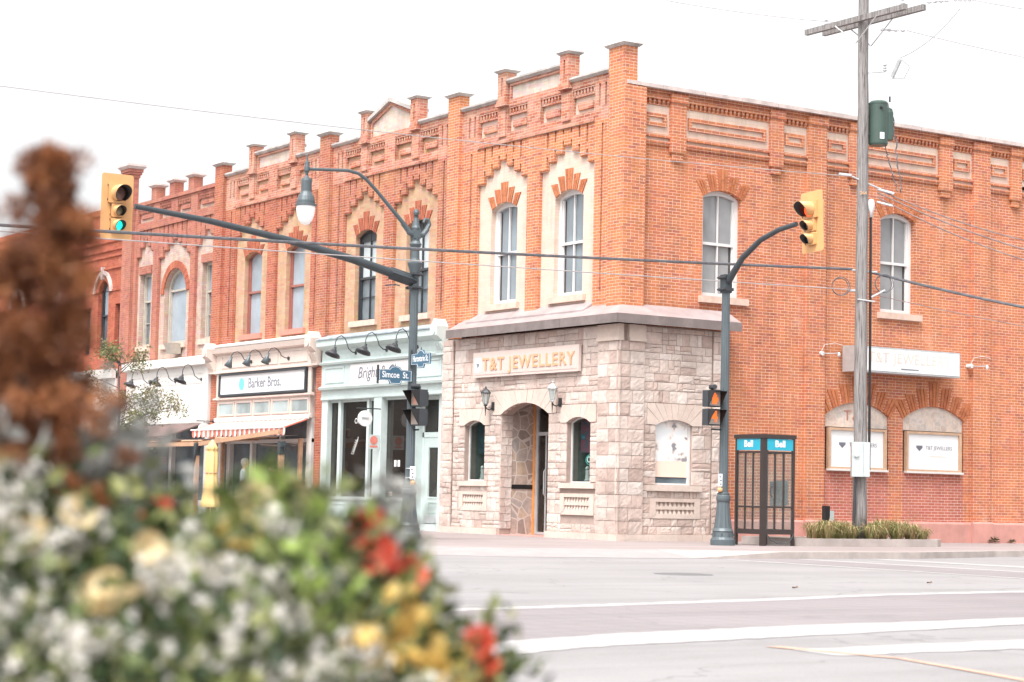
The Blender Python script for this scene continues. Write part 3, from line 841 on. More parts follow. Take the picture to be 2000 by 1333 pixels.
while x < .29:
    if -4.32 < x + .3 < -2.4: x = -2.38
    ln = min(r.uniform(.7, 1.1), .30 - x)
    if x < -4.3 < x + ln: ln = -4.3 - x
    if x == -2.38: dr.build('base_course', M['stone_smooth'], stone_wall); dr = MB(FA)
    dr.box(x + .003, x + ln - .003, .05, .27, 0.0, .14); x += ln
    if x > .28: break
dr.box(-.52, .29, .15, .30, 4.20, 4.27); dr.box(-.50, .28, .15, .275, 4.27, 4.55)
drb = MB(FB)
wedges(drb, 1.29, 2.46, 2.58, .49, .735, 2.92, .10, .215, 9)
drb.build('stone_arch', M['stone_smooth'], stone_wall)
drb = MB(FB); drb.box(.56, 2.02, .1, .26, 1.06, 1.185); drb.build('stone_sill', M['stone_smooth'], stone_wall)
drb = MB(FB); vent(drb, None, .66, 2.01, .48, .91); drb.build('vent_panel', M['stone_smooth'], stone_wall)
drb = MB(FB)
x = -.05
while x < 2.7:
    ln = min(r.uniform(.6, .9), 2.70 - x)
    if ln < .05: break
    drb.box(x + .003, x + ln - .003, .05, .268, 0.0, .14); x += ln
drb.box(.0, .44, .15, .30, 4.20, 4.27); drb.box(.0, .43, .15, .275, 4.27, 4.55)
drb.build('base_course', M['stone_smooth'], stone_wall)
dr.build('base_course', M['stone_smooth'], stone_wall)
# canopy swept round the corner
prof = [(0.0, 5.02), (.50, 4.745), (.50, 4.56), (.46, 4.56), (.46, 4.62), (0.0, 4.62)]
def sweep(prof, ua, yb):
    mb = MB(); vs = []
    k = len(prof)
    for q, z in prof: vs += [(ua, -q, z), (q, -q, z), (q, yb, z)]
    fs = [tuple(3 * i for i in range(k)), tuple(3 * i + 2 for i in range(k - 1, -1, -1))]
    for i in range(k):
        j = (i + 1) % k
        fs += [(3 * i, 3 * i + 1, 3 * j + 1, 3 * j), (3 * i + 1, 3 * i + 2, 3 * j + 2, 3 * j + 1)]
    mb.add(vs, fs); return mb
cn = sweep(prof, -6.28, 2.86); can = cn.build('canopy', M['copper'], corner)
fs_ = sweep([(.503, 4.75), (.512, 4.745), (.512, 4.55), (.503, 4.55)], -6.285, 2.866)
for q in (-4.9, -3.3, -1.6): fs_.box(q, q + .015, -.518, -.512, 4.55, 4.745)
for q in (1.4,): fs_.box(.512, .518, q, q + .015, 4.55, 4.745)
fs_.build('canopy_fascia', M['copper_edge'], can)
fl = sweep([(0.0, 5.20), (.02, 5.20), (.20, 5.02), (.20, 4.935), (0.0, 5.02)], -6.5, 3.4)
fl2 = MB(FA); fl2.side([(-.11, 5.12), (-.10, 5.14), (.24, 4.93), (.24, 4.88), (-.11, 5.0)], -5.86, -1.1)
fl2.build('flashing', M['copper'], can)
# windows of the shop: frame, pane, blind
def shop_window(u0, u1, zb, scr):
    o = arch(u0, u1, zb, 2.5, 2.62); i = arch(u0 + .03, u1 - .03, zb + .03, 2.49, 2.59)
    f = MB(FA); f.ring(o, i, .02, .07); fr = f.build('shop_window', M['white'], corner)
    gp = MB(FA); gp.prism(i, .035, .045); gp.build('pane', M['glass_shop'], fr)
    bx = MB(FA)                                  # display box behind the glass
    bx.box(u0 - .02, u1 + .25, -1.0, -.95, zb - .05, 2.75); bx.box(u0 - .06, u0 - .02, -1.0, .0, zb - .05, 2.75); bx.box(u0 - .02, u1 + .25, -.95, .0, zb - .05, zb)
    bx.box(u1 + .25, u1 + .29, -1.0, .0, zb - .05, 2.75); bx.box(u0 - .02, u1 + .25, -.95, 0, 2.72, 2.75)
    bx.build('display_case', M['flag_grey'], fr)
    s = MB(FA); s.box(u0 + .08, u1 + .1, -.16, -.13, 1.86, 2.70); s.build('blind', M[scr], fr)
    t = MB(FA); t.box(u0 + .38, u0 + .44, -.5, -.44, zb, 1.9); t.build('wood_post', M['timber'], fr)
    return fr
M['glass_shop'] = glass('shop_display_glass', (0.03, 0.045, 0.045), mixt=0.90)
M['flag_grey'] = pm('grey_case_lining', (0.20, 0.21, 0.19), 0.9, var=0.25)
def screenmat(name, c1, c2, c3):
    m, n, p = newmat(name)
    c = ramp(n, noisef(n, 3.4, 4, 0.6), [(0.35, c1), (0.5, c2), (0.62, c1), (0.72, c3)])
    n.links.new(c, p.inputs['Base Color']); p.inputs['Roughness'].default_value = 0.35
    return m
M['scr_l'] = screenmat('navy_printed_blind', (0.027, 0.045, 0.081), (0.036, 0.090, 0.090), (0.162, 0.072, 0.054))
M['scr_r'] = screenmat('teal_and_wine_printed_blind', (0.054, 0.126, 0.162), (0.360, 0.072, 0.126), (0.090, 0.504, 0.648))
shop_window(-5.84, -4.97, 1.22, 'scr_l'); swr = shop_window(-1.68, -.80, 1.2, 'scr_r')
# recessed entrance
en = MB(FA)
en.box(-4.36, -4.30, -.72, -.121, 0.0, 3.1)
en.build('flagstone_wall', M['flag'], corner)
bb = MB(FA); bb.box(-4.30, -4.285, -.70, -.13, 1.05, 1.15); bb.build('black_band', M['black'], corner)
tw = MB(FA); tw.box(-4.30, -4.22, -.76, -.70, 0.0, 3.0); tw.build('wood_trim', pm('orange_stained_trim', (0.60, 0.25, 0.08), 0.5), corner)
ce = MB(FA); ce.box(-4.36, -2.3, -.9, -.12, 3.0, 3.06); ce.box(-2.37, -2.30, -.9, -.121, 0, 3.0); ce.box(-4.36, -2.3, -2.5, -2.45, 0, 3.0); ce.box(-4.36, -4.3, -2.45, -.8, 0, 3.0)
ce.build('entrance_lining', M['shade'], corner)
dd = MB(FA)
dd.ring([(-4.22, .02), (-2.38, .02), (-2.38, 2.98), (-4.22, 2.98)], [(-4.12, .08), (-2.46, .08), (-2.46, 2.9), (-4.12, 2.9)], -.80, -.72)
dd.box(-4.12, -2.46, -.79, -.73, 2.28, 2.36); dd.box(-3.84, -3.79, -.79, -.735, .08, 2.28)
door = dd.build('shop_door', M['steel'], corner)
gp = MB(FA); gp.box(-4.12, -2.46, -.765, -.755, .08, 2.9); gp.build('pane', M['glass_dark'], door)
hd = MB(FA); hd.tube([(-3.74, -.68, .9), (-3.74, -.64, .95), (-3.74, -.64, 1.45), (-3.74, -.68, 1.5)], .018); hd.build('handle', M['steel'], door)
th = MB(FA); th.box(-4.3, -2.38, -.8, .24, 0.0, .012); th.build('tiled_threshold', pm('red_flag_tiles', (0.48, 0.24, 0.21), 0.8, var=0.35, scale=9), corner)
# poster box in the side window
pf = MB(FB); pf.ring(arch(.80, 1.78, 1.19, 2.46, 2.58), arch(.84, 1.74, 1.23, 2.45, 2.54), .06, .13); pw = pf.build('side_window', M['white'], corner)
def poster_mat():
    m, n, p = newmat('faded_portrait_poster')
    g = n.nodes.new('ShaderNodeNewGeometry'); s = n.nodes.new('ShaderNodeSeparateXYZ'); n.links.new(g.outputs['Position'], s.inputs[0])
    base = ramp(n, noisef(n, 4.2, 2), [(0.42, (0.74, 0.76, 0.77)), (0.5, (0.80, 0.78, 0.75)), (0.60, (0.72, 0.62, 0.58)), (0.66, (0.22, 0.22, 0.24))])
    low = mth(n, 'LESS_THAN', s.outputs[2], 1.70)
    c = mixc(n, low, base, (0.78, 0.60, 0.50))
    n.links.new(c, p.inputs['Base Color']); p.inputs['Roughness'].default_value = 0.4
    return m
pg = MB(FB); pg.prism(arch(.84, 1.74, 1.36, 2.45, 2.54), .07, .085); pg.build('poster', poster_mat(), pw)
pg = MB(FB); pg.box(.84, 1.74, .055, .06, 1.23, 1.36); pg.build('pane', M['glass_mid'], pw)

# ------------------------------------------------------------------ mint shop building
def frame_panel(mb, u0, u1, z0, z1, w, t=.045, d=.02):
    mb.ring([(u0, z0), (u1, z0), (u1, z1), (u0, z1)], [(u0 + t, z0 + t), (u1 - t, z0 + t), (u1 - t, z1 - t), (u0 + t, z1 - t)], w, w + d)

def bracket(mb, u, z0, z1, w, wd=.34):
    """scrolled console bracket"""
    h = z1 - z0
    pr = [(w, z0), (w + .10, z0), (w + .13, z0 + .12 * h), (w + .22, z0 + .35 * h), (w + .16, z0 + .42 * h), (w + .28, z0 + .55 * h), (w + .34, z0 + .60 * h), (w + .34, z0 + .92 * h), (w, z0 + .92 * h)]
    mb.side(pr, u - wd / 2, u + wd / 2)
    for q in (-.1, 0, .1): mb.side([(w + .12, z0 + .1 * h), (w + .15, z0 + .12 * h), (w + .24, z0 + .35 * h), (w + .2, z0 + .4 * h)], u + q - .02, u + q + .02)
    mb.prism([(u - wd / 2, z0 + .92 * h), (u + wd / 2, z0 + .92 * h), (u, z1 + .12)], w, w + .33)
    mb.tube([(u, w + .33, z0 + .76 * h), (u, w + .365, z0 + .76 * h)], .11, 14)
    mb.box(u - wd / 2 - .02, u + wd / 2 + .02, w, w + .14, z0 - .04, z0)

mint = thing('mint_shop_building', 'red and tan brick building with pointed gable above a pale mint green shopfront', 'building', (-10, 6, 0))
upper_bay(mint, -10.03, 3.05, 2.96, 'brick_mid', 'brick_top', 'buff_tan', 'buff_white', 'point', 'fan_red',
          dict(fm='black_frame', gm='glass_blind', gm2='glass_mid', mid=6.45, wd=.055, head='black_frame', low_muntin=5.95), zb=4.95)
mb, cp = MB(FA), MB(FA)
mainpier(mb, cp, -13.66, -13.08, 4.9, 10.42)
mb.build('pier', M['brick_mid'], mint); cp.build('pier_cap', M['coping'], mint)
bd = MB(); bd.box(-13.4, -6.8, 3.2, 20, 0, 9.4); bd.box(-13.4, -6.8, .36, 3.2, 3.5, 9.4); bd.build('back_wall', M['brick_deep'], mint)
rf = MB(); rf.box(-13.4, -6.9, .36, 20, 9.4, 9.5); rf.build('roof', M['slate'], mint)
L, R = -13.1, -6.86
sf = MB(FA)
sf.box(L, R, -.3, .15, 3.28, 4.96)
sf.side([(.15, 4.60), (.24, 4.64), (.34, 4.70), (.34, 4.86), (.15, 4.90)], L, R)
sf.side([(.15, 4.20), (.22, 4.22), (.24, 4.27), (.15, 4.30)], L, R)
sf.side([(.15, 3.54), (.24, 3.56), (.26, 3.62), (.15, 3.66)], L, R)
sf.box(L, R, .15, .165, 3.30, 3.36)
for z in (4.36, 4.48): sf.box(L, R, .15, .158, z, z + .012)
frame_panel(sf, -12.92, -11.86, 3.73, 4.16, .15); frame_panel(sf, -8.2, -7.0, 3.73, 4.16, .15)
front = sf.build('shopfront', M['mint'], mint)
fl = MB(FA); fl.side([(.0, 5.02), (.37, 4.89), (.37, 4.86), (.0, 4.90)], L - .02, R + .02); fl.build('flashing', M['slate'], front)
co = MB(FA)
co.box(L, -12.78, -.12, .12, 0, 3.28); co.box(-10.25, -9.86, -.12, .16, 0, 3.28); co.box(-10.29, -9.82, -.12, .19, 0, .12)
for a, b in ((-12.30, -12.16), (-10.78, -10.66), (-8.72, -8.60)): co.box(a, b, -.1, .06, .72, 3.28)
for a, b in ((-12.78, -10.25), (-9.86, -8.60)):
    co.box(a, b, -.12, .05, .10, .70); co.box(a, b, -.12, .10, .70, .78); co.box(a, b, -.1, .03, 3.22, 3.28); co.box(a, b, -.12, .08, 0.0, .12)
frame_panel(co, -12.7, -11.55, .2, .62, .05); frame_panel(co, -11.45, -10.35, .2, .62, .05); frame_panel(co, -9.74, -8.72, .2, .62, .05)
co.box(-8.62, -8.58, -.3, .0, 0, 3.28)
co.build('columns', M['mint_light'], front)
for a, b in ((-12.78, -12.30), (-12.16, -10.78), (-10.66, -10.25), (-9.86, -8.72)):
    g_ = MB(FA); g_.box(a, b, -.03, -.02, .78, 3.22); g_.build('shop_pane', M['glass_dark'], front)
# recessed door
dm = MB(FA)
dm.box(-8.58, -7.35, -.38, -.30, 2.28, 2.40); dm.box(-8.58, -8.52, -.38, -.30, .16, 3.28); dm.box(-7.5, -7.35, -.38, -.30, .16, 3.28); dm.box(-8.58, -7.35, -.38, -.30, 3.2, 3.28)
dm.box(-7.35, -6.9, -.36, .0, 0, 3.28); dm.box(-8.58, -7.35, -.5, .02, 0, .16)
dm.build('door_frame', M['mint_light'], front)
dr_ = MB(FA)
dr_.ring([(-8.52, .17), (-7.5, .17), (-7.5, 2.28), (-8.52, 2.28)], [(-8.28, .82), (-7.74, .82), (-7.74, 2.02), (-8.28, 2.02)], -.37, -.315)
frame_panel(dr_, -8.26, -7.76, .42, .70, -.315, .03, .012)
frame_panel(dr_, -8.32, -7.70, .78, 2.06, -.315, .03, .012)
dor = dr_.build('door', M['mint'], front)
x_ = MB(FA); x_.box(-8.28, -7.74, -.35, -.34, .82, 2.02); x_.build('pane', M['glass_dark'], dor)
x_ = MB(FA); x_.box(-8.44, -7.58, -.315, -.308, .18, .36); x_.build('kick_plate', M['steel'], dor)
x_ = MB(FA)
for q in (-7.62, -7.53): x_.tube([(q, -.31, .95), (q, -.26, 1.0), (q, -.26, 1.38), (q, -.31, 1.43)], .014)
x_.build('handle', pm('brass', (0.35, 0.22, 0.10), 0.35, 0.8), dor)
x_ = MB(FA); x_.box(-8.52, -7.5, -.345, -.335, 2.40, 3.2); x_.build('transom_pane', M['glass_dark'], front)
# room behind the glass
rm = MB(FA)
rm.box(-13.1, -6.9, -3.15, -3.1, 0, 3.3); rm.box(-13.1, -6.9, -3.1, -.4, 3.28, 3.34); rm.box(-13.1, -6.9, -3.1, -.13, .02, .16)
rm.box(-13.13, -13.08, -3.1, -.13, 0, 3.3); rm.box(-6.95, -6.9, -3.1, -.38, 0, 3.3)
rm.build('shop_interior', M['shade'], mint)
it = MB(FA)
it.box(-12.6, -11.0, -1.5, -1.0, .16, 1.1); it.box(-10.2, -9.9, -2.2, -2.1, .9, 2.1); it.box(-9.8, -9.2, -1.9, -1.5, .16, 1.25); it.box(-9.6, -8.9, -2.9, -2.8, .3, 2.3)
it.build('shop_fittings', pm('grey_green_fittings', (0.22, 0.25, 0.23), 0.7, var=0.3, scale=3), mint)
# the frosted lettering and window stickers
M['sticker'] = pm('white_vinyl', (0.72, 0.72, 0.70), 0.5, var=0.02, bump=0)
M['sticker_red'] = pm('red_vinyl', (0.62, 0.10, 0.10), 0.5, bump=0)
text(mint, 'window_lettering', 'OPEN', .20, TA(-11.28, -.015, 2.72), M['sticker'], .001)
lf = MB(FA)
for q in range(7):
    t = RAD(35 + q * 7); b0 = (-11.55 + q * .035, 1.86 + q * .055)
    lf.prism([b0, (b0[0] - .12, b0[1] + .03), (b0[0] - .13, b0[1] + .05)], -.018, -.012)
    lf.prism([b0, (b0[0] + .02, b0[1] + .12), (b0[0] + .0, b0[1] + .125)], -.018, -.012)
lf.build('leaf_decal', M['sticker'], mint)
sk = MB(FA)
for a, z, q, h in ((-9.45, 1.55, .11, .16), (-9.28, 1.55, .11, .16), (-9.66, .82, .12, .10)): sk.box(a, a + q, -.018, -.012, z, z + h)
sk.build('window_sticker', M['sticker'], mint)
sk = MB(FA); sk.box(-9.64, -9.56, -.011, -.008, .84, .90); sk.build('window_sticker', M['sticker_red'], mint)

# ------------------------------------------------------------------ cream shop building
cream = thing('cream_shop_building', 'deep red brick building with flat gable above a pinkish cream shopfront', 'building', (-16.6, 6, 0))
upper_bay(cream, -16.60, 3.06, 2.94, 'brick_deep', 'brick_top', 'buff_tan', 'buff_white', 'flat', 'fan_red',
          dict(fm='red_frame', gm='glass_light', gm2='glass_light', mid=6.55, muntin=False, wd=.042), sillmat='sill_red', zb=4.95)
mb, cp = MB(FA), MB(FA)
mainpier(mb, cp, -20.24, -19.66, 4.9, 10.42)
mb.build('pier', M['brick_deep'], cream); mb = MB(FA); mb.box(-13.56, -13.12, -.2, .08, 0, 4.3); mb.build('pier', M['brick_deep'], cream); mb = MB(FA); mb.box(-20.1, -19.66, -.2, .08, 0, 4.3)
mb.build('pier', M['brick_deep'], cream); cp.build('pier_cap', M['coping'], cream)
bd = MB(); bd.box(-20, -13.4, .36, 20, 2.85, 9.4); bd.box(-20, -13.4, 1.6, 20, 0, 2.85); bd.build('back_wall', M['brick_deep'], cream)
rf = MB(); rf.box(-20, -13.4, .36, 20, 9.4, 9.5); rf.build('roof', M['slate'], cream)
L, R = -19.85, -13.4
sf = MB(FA)
sf.box(L + .1, R - .05, -.3, .13, 4.2, 5.0); sf.side([(.13, 4.78), (.26, 4.82), (.30, 4.96), (.13, 5.02)], L, R)
sf.box(-19.5, -13.72, -.3, .15, 2.84, 4.26)
sf.side([(.15, 4.20), (.26, 4.23), (.26, 4.28), (.15, 4.31)], -19.62, -13.5); sf.side([(.15, 3.44), (.24, 3.47), (.24, 3.51), (.15, 3.53)], -19.62, -13.5)
sf.side([(.15, 2.84), (.22, 2.86), (.22, 2.93), (.15, 2.96)], -19.55, -13.6)
sf.box(-19.5, -19.26, .15, .19, 3.53, 4.22); sf.box(-13.8, -13.62, .15, .19, 3.53, 4.22)
frame_panel(sf, -19.3, -15.7, 4.38, 4.74, .13); frame_panel(sf, -15.6, -13.95, 4.38, 4.74, .13)
for q in range(5):
    a = -19.36 + q * 1.14; frame_panel(sf, a, a + 1.03, 2.99, 3.40, .15, .05, .03)
front = sf.build('shopfront', M['cream'], cream)
for q in range(5):
    a = -19.36 + q * 1.14
    x_ = MB(FA); x_.box(a + .05, a + .98, .152, .158, 3.04, 3.35); x_.build('transom_pane', M['glass_frost'], front)
sn = MB(FA); sn.side([(-.12, 5.0), (.30, 4.98), (.31, 5.03), (.1, 5.10), (-.12, 5.12)], L + .3, R - .1); sn.build('flashing', M['white'], front)
for q in (-19.85, -13.42): bkt = MB(FA); bracket(bkt, q, 4.28, 5.02, .10); bkt.build('bracket', M['cream'], front)
lw = MB(FA)
for a, b in ((-19.5, -19.3), (-18.9, -18.7), (-17.4, -17.25), (-15.6, -15.5), (-14.0, -13.72)): lw.box(a, b, -.1, .08, 0, 2.85)
lw.box(-19.5, -13.72, -.1, .06, 0, .7); lw.box(-19.5, -13.72, -.1, .07, 2.2, 2.3)
lw.build('lower_frame', M['white_old'], front)
x_ = MB(FA); x_.box(-19.5, -13.72, -.06, -.05, .7, 2.85); x_.build('shop_pane', M['glass_green'] if 'glass_green' in M else M['glass_mid'], front)
mk = MB(FA); bracket(mk, -6.95, 4.26, 4.96, .12, .30); mk.build('bracket', M['mint_light'], mint)

# ------------------------------------------------------------------ white shop building (three narrow bays and a corner turret pier)
wht = thing('white_shop_building', 'dusty red brick building with round arched window above a blank white shopfront', 'building', (-23.2, 6, 0))
mb = MB(FA)
o3 = [(-26.0 - .05, -25.15, 5.36, 7.67, 7.67), (-24.1, -22.45, 5.32, 7.1, 7.66), (-21.35, -20.5, 5.36, 7.67, 7.67)]
wall_open(mb, -26.3, -20.24, 4.7, 9.10, -.35, -.10, o3)
mb.build('buff_wall', M['buff_grey'], wht)
mb = MB(FA)
mb.box(-26.45, -26.2, -.10, .0, 4.7, 9.06); mb.box(-24.85, -24.45, -.10, 0.0, 4.7, 9.06); mb.box(-22.05, -21.7, -.10, 0.0, 4.7, 9.06); mb.box(-20.4, -20.24, -.10, 0.0, 4.7, 9.06)
pendants(mb, -26.2, -24.85, bots=(8.2, 8.5, 8.66, 8.5, 8.35), links=(8.55, 8.8, 8.8, 8.62))
pendants(mb, -24.45, -22.05, bots=(8.05, 8.25, 8.42, 8.55, 8.42, 8.25, 8.05), links=(8.4, 8.6, 8.75, 8.75, 8.6, 8.4))
pendants(mb, -21.7, -20.4, bots=(8.2, 8.45, 8.62, 8.45), links=(8.6, 8.78, 8.6))
mb.box(-26.2, -20.24, -.10, .03, 9.06, 9.16)
wall_open(mb, -26.45, -20.24, 9.06, 9.95, -.10, 0.0, [(-26.15, -24.95, 9.3, 9.8, 9.8), (-24.45, -23.55, 9.3, 9.8, 9.8), (-23.1, -22.12, 9.3, 9.8, 9.8), (-21.65, -20.45, 9.3, 9.8, 9.8)])
for a, b in ((-26.15, -24.95), (-24.45, -23.55), (-23.1, -22.12), (-21.65, -20.45)):
    mb.box(a + .15, b - .15, -.10, -.05, 9.45, 9.58); mb.box(a, b, -.1, -.02, 9.72, 9.80)
    k = int((b - a) / .115)
    for j in range(k): q = a + (j + .5) * (b - a) / k; mb.box(q - .025, q + .025, -.1, -.02, 9.62, 9.72)
mb.box(-26.4, -20.24, -.45, .05, 9.86, 9.97)
cp = MB(FA)
for a in (-24.85, -23.46, -22.06):
    cp = MB(FA); mb.box(a - .19, a + .20, -.25, .05, 9.97, 10.34)
    cp.frus((a - .2, a + .21, -.26, .06, 10.34), (a - .28, a + .29, -.34, .14, 10.40)); cp.box(a - .26, a + .27, -.32, .12, 10.40, 10.45); cp.build('pier_cap', M['coping_light'], wht)
# tall turret pier
mb.box(-27.16, -26.40, -.6, .10, 4.0, 9.9); mb.box(-27.16, -26.62, -.18, .10, 9.9, 10.88)
for q, z in ((.03, 10.88), (.07, 10.98), (.10, 11.06)): mb.box(-27.16 - q, -26.62 + q, -.18 - q, .10 + q, z, z + .10)
cp = MB(FA); cp.frus((-27.28, -26.5, -.30, .22, 11.16), (-27.35, -26.43, -.37, .29, 11.24)); cp.box(-27.33, -26.45, -.35, .27, 11.24, 11.31)
# brick arches over openings
for a, b in ((-26.05, -25.15), (-21.35, -20.5)): mb.box(a - .04, b + .04, -.10, -.06, 7.67, 7.92)
f = MB(FA)
for q in range(14):
    t0, t1 = RAD(-84 + q * 12), RAD(-84 + (q + 1) * 12 - 1)
    R0, R1 = .86, 1.08
    cx_, cz_ = -23.275, 6.82
    f.prism([(cx_ + R0 * math.sin(t0), cz_ + R0 * math.cos(t0)), (cx_ + R0 * math.sin(t1), cz_ + R0 * math.cos(t1)), (cx_ + R1 * math.sin(t1), cz_ + R1 * math.cos(t1)), (cx_ + R1 * math.sin(t0), cz_ + R1 * math.cos(t0))], -.10, -.06)
f.build('brick_arch', M['fan_red'], wht)
mb.build('wall', M['brick_pink'], wht); cp.build('pier_cap', M['coping_light'], wht)
bk = MB(FA); bk.box(-26.3, -20.24, -.35, -.10, 9.10, 9.95); bk.build('frieze_panel', M['buff_grey'], wht)
window(wht, FA, -25.6, .43, 5.36, 7.67, 7.67, -.24, 'taupe', 'glass_light', gm2='glass_mid', mid=6.80, muntin=False, wd=.08, low_muntin=6.1, sill=(-.55, .5, 5.2, 5.36, -.04))
window(wht, FA, -23.275, .81, 5.32, 7.1, 7.66, -.24, 'taupe', 'glass_light', mid=7.0, muntin=False, wd=.10, sill=(-.95, .9, 5.18, 5.32, -.02))
window(wht, FA, -20.925, .42, 5.36, 7.67, 7.67, -.24, 'taupe', 'glass_light', gm2='glass_mid', mid=6.80, muntin=False, wd=.08, low_muntin=6.1, sill=(-.55, .5, 5.2, 5.36, -.04))
bd = MB(); bd.box(-27, -20, .36, 20, 2.9, 9.4); bd.box(-27, -20, 1.2, 20, 0, 2.9); bd.build('back_wall', M['brick_deep'], wht)
rf = MB(); rf.box(-27, -20, .36, 20, 9.4, 9.5); rf.build('roof', M['slate'], wht)
sf = MB(FA); sf.box(-26.3, -20.12, -.2, .14, 2.84, 4.78); sf.side([(.14, 4.52), (.30, 4.56), (.30, 4.78), (.0, 4.86)], -26.35, -20.1)
sf.box(-26.3, -20.2, .14, .15, 4.30, 4.315); sf.box(-26.3, -20.2, .14, .15, 4.02, 4.035); sf.box(-20.34, -20.12, .14, .17, 2.84, 4.5)
for q in (-25.2, -24, -22.8, -21.6): sf.box(q, q + .006, .14, .146, 2.9, 4.0)
front = sf.build('shopfront', M['white_old'], wht)
lw = MB(FA)
for a, b in ((-26.6, -26.2), (-25.1, -25.0), (-22.95, -22.75), (-20.45, -20.2)): lw.box(a, b, -.1, .08, 0, 2.84)
lw.box(-26.3, -20.2, -.1, .06, 0, .55); lw.build('lower_frame', M['white_old'], front)
x_ = MB(FA); x_.box(-26.2, -20.3, -.06, -.05, .55, 2.84); x_.build('shop_pane', M['glass_mid'], front)
M['redtxt'] = pm('red_window_lettering', (0.70, 0.16, 0.13), 0.5, bump=0)
text(wht, 'window_lettering', 'GIFTS', .30, TA(-23.75, -.04, 1.72), M['redtxt'], .001)
text(wht, 'window_lettering', 'SALE', .30, TA(-23.7, -.04, 1.32), M['redtxt'], .001)

# ------------------------------------------------------------------ far red building
far = thing('far_brick_building', 'plain red brick building behind the rusty plant with tall black round-headed window', 'building', (-33, 6, 0))
mb = MB(FA)
o5 = [(-27.85, -27.25, 5.28, 6.86, 6.86), (-29.35, -28.45, 5.2, 7.25, 7.70), (-30.65, -29.95, 5.28, 6.86, 6.86), (-34.0, -33.1, 5.2, 7.25, 7.70), (-37.5, -36.6, 5.2, 7.25, 7.7)]
wall_open(mb, -48, -27.16, 4.4, 10.1, -.35, -.02, o5)
mb.box(-48, -27.16, -.02, .03, 9.9, 10.1)
for z in (8.95, 8.66, 8.45, 8.05): mb.side([(-.02, z - .05), (.03, z - .01), (.03, z + .03), (-.02, z + .05)], -48, -27.16)
mb.box(-28.3, -27.16, -.02, .012, 7.3, 7.36); mb.box(-31.5, -29.5, -.02, .012, 7.3, 7.36)
mb.build('wall', M['brick_far'], far)
for c0 in (-28.9, -33.55, -37.05):
    x_ = MB(FA); ao, ai = arch(c0 - .78, c0 + .78, 7.3, 7.32, 8.02, 16), arch(c0 - .66, c0 + .66, 7.3, 7.31, 7.90, 16)
    x_.ring(ao, ai, -.02, .05); x_.box(c0 - .07, c0 + .07, -.02, .08, 7.74, 8.14); x_.build('arch_moulding', M['coping_light'], far)
for a, b, z0, zs, zc in o5:
    window(far, FA, (a + b) / 2, (b - a) / 2, z0, zs, zc, -.16, 'black_frame', 'glass_light', gm2='glass_mid', mid=(6.55 if zc > 7 else 6.1), muntin=False, wd=.07)
bd = MB(); bd.box(-48, -27.1, .36, 20, 0, 10.0); bd.build('back_wall', M['brick_far'], far)
sf = MB(FA); sf.box(-48, -27.2, -.3, .14, 2.7, 4.6); sf.box(-48, -27.2, -.3, .3, 4.4, 4.7)
for q in range(8): sf.box(-27.6 - q * 2.6, -27.3 - q * 2.6, -.1, .12, 0, 2.7)
sf.box(-48, -27.2, -.1, .08, 0, .6)
f5 = sf.build('shopfront', M['white_old'], far)
x_ = MB(FA); x_.box(-48, -27.2, -.3, -.05, .6, 2.7); x_.build('shop_pane', M['glass_mid'], f5)

# ------------------------------------------------------------------ signs and fittings on the walls
M['sign_face'] = pm('pinkish_sign_board', (0.54, 0.44, 0.40), 0.5, var=0.03)
M['sign_orange'] = pm('orange_sign_letters', (0.60, 0.32, 0.18), 0.45, bump=0)
M['sign_white'] = pm('white_sign_face', (0.70, 0.70, 0.70), 0.35, var=0.02, bump=0)
M['ink_grey'] = pm('grey_ink', (0.19, 0.20, 0.23), 0.5, bump=0)
M['ink_dark'] = pm('dark_ink', (0.14, 0.14, 0.17), 0.5, bump=0)
M['ink_peach'] = pm('peach_letters', (0.72, 0.55, 0.49), 0.5, bump=0)
M['cyan'] = pm('cyan_logo', (0.16, 0.58, 0.72), 0.4, bump=0)

t = thing('shop_sign', 'long pinkish board with orange lettering above the arched stone doorway', 'shop sign', (-3.25, -.30, 3.6))
x_ = MB(FA); x_.box(-5.36, -1.12, .24, .31, 3.60, 4.18); x_.box(-5.30, -1.18, .31, .318, 3.66, 4.12); x_.build('board', M['sign_face'], t)
text(t, 'lettering', 'T&T JEWELLERY', .40, TA(-3.10, .322, 3.88), M['sign_orange'], .012, bold=.006, spacing=1.14, sx=1.16)
x_ = MB(FA); x_.box(-5.26, -5.0, .319, .324, 3.72, 4.04); b_ = x_.build('emblem', M['sign_white'], t)
x_ = MB(FA); x_.prism([(-5.20, 3.92), (-5.06, 3.92), (-5.13, 3.80)], .325, .33); x_.build('emblem_mark', M['ink_grey'], b_)

t = thing('shop_sign', 'white box sign fixed high on the side wall behind the wooden pole', 'shop sign', (.25, 7.9, 3.88))
x_ = MB(FB); x_.box(6.28, 9.62, .0, .42, 3.88, 4.47); x_.build('box', M['steel'], t)
x_ = MB(FB); x_.box(6.32, 9.58, .42, .432, 3.92, 4.43); x_.build('face', M['sign_white'], t)
text(t, 'lettering', 'T&T JEWELLERY', .34, TB(7.98, .434, 4.22), M['ink_peach'], .003, spacing=1.1)
x_ = MB(FB); x_.box(7.70, 8.26, .432, .435, 3.975, 4.005); x_.build('printed_line', M['ink_grey'], t)

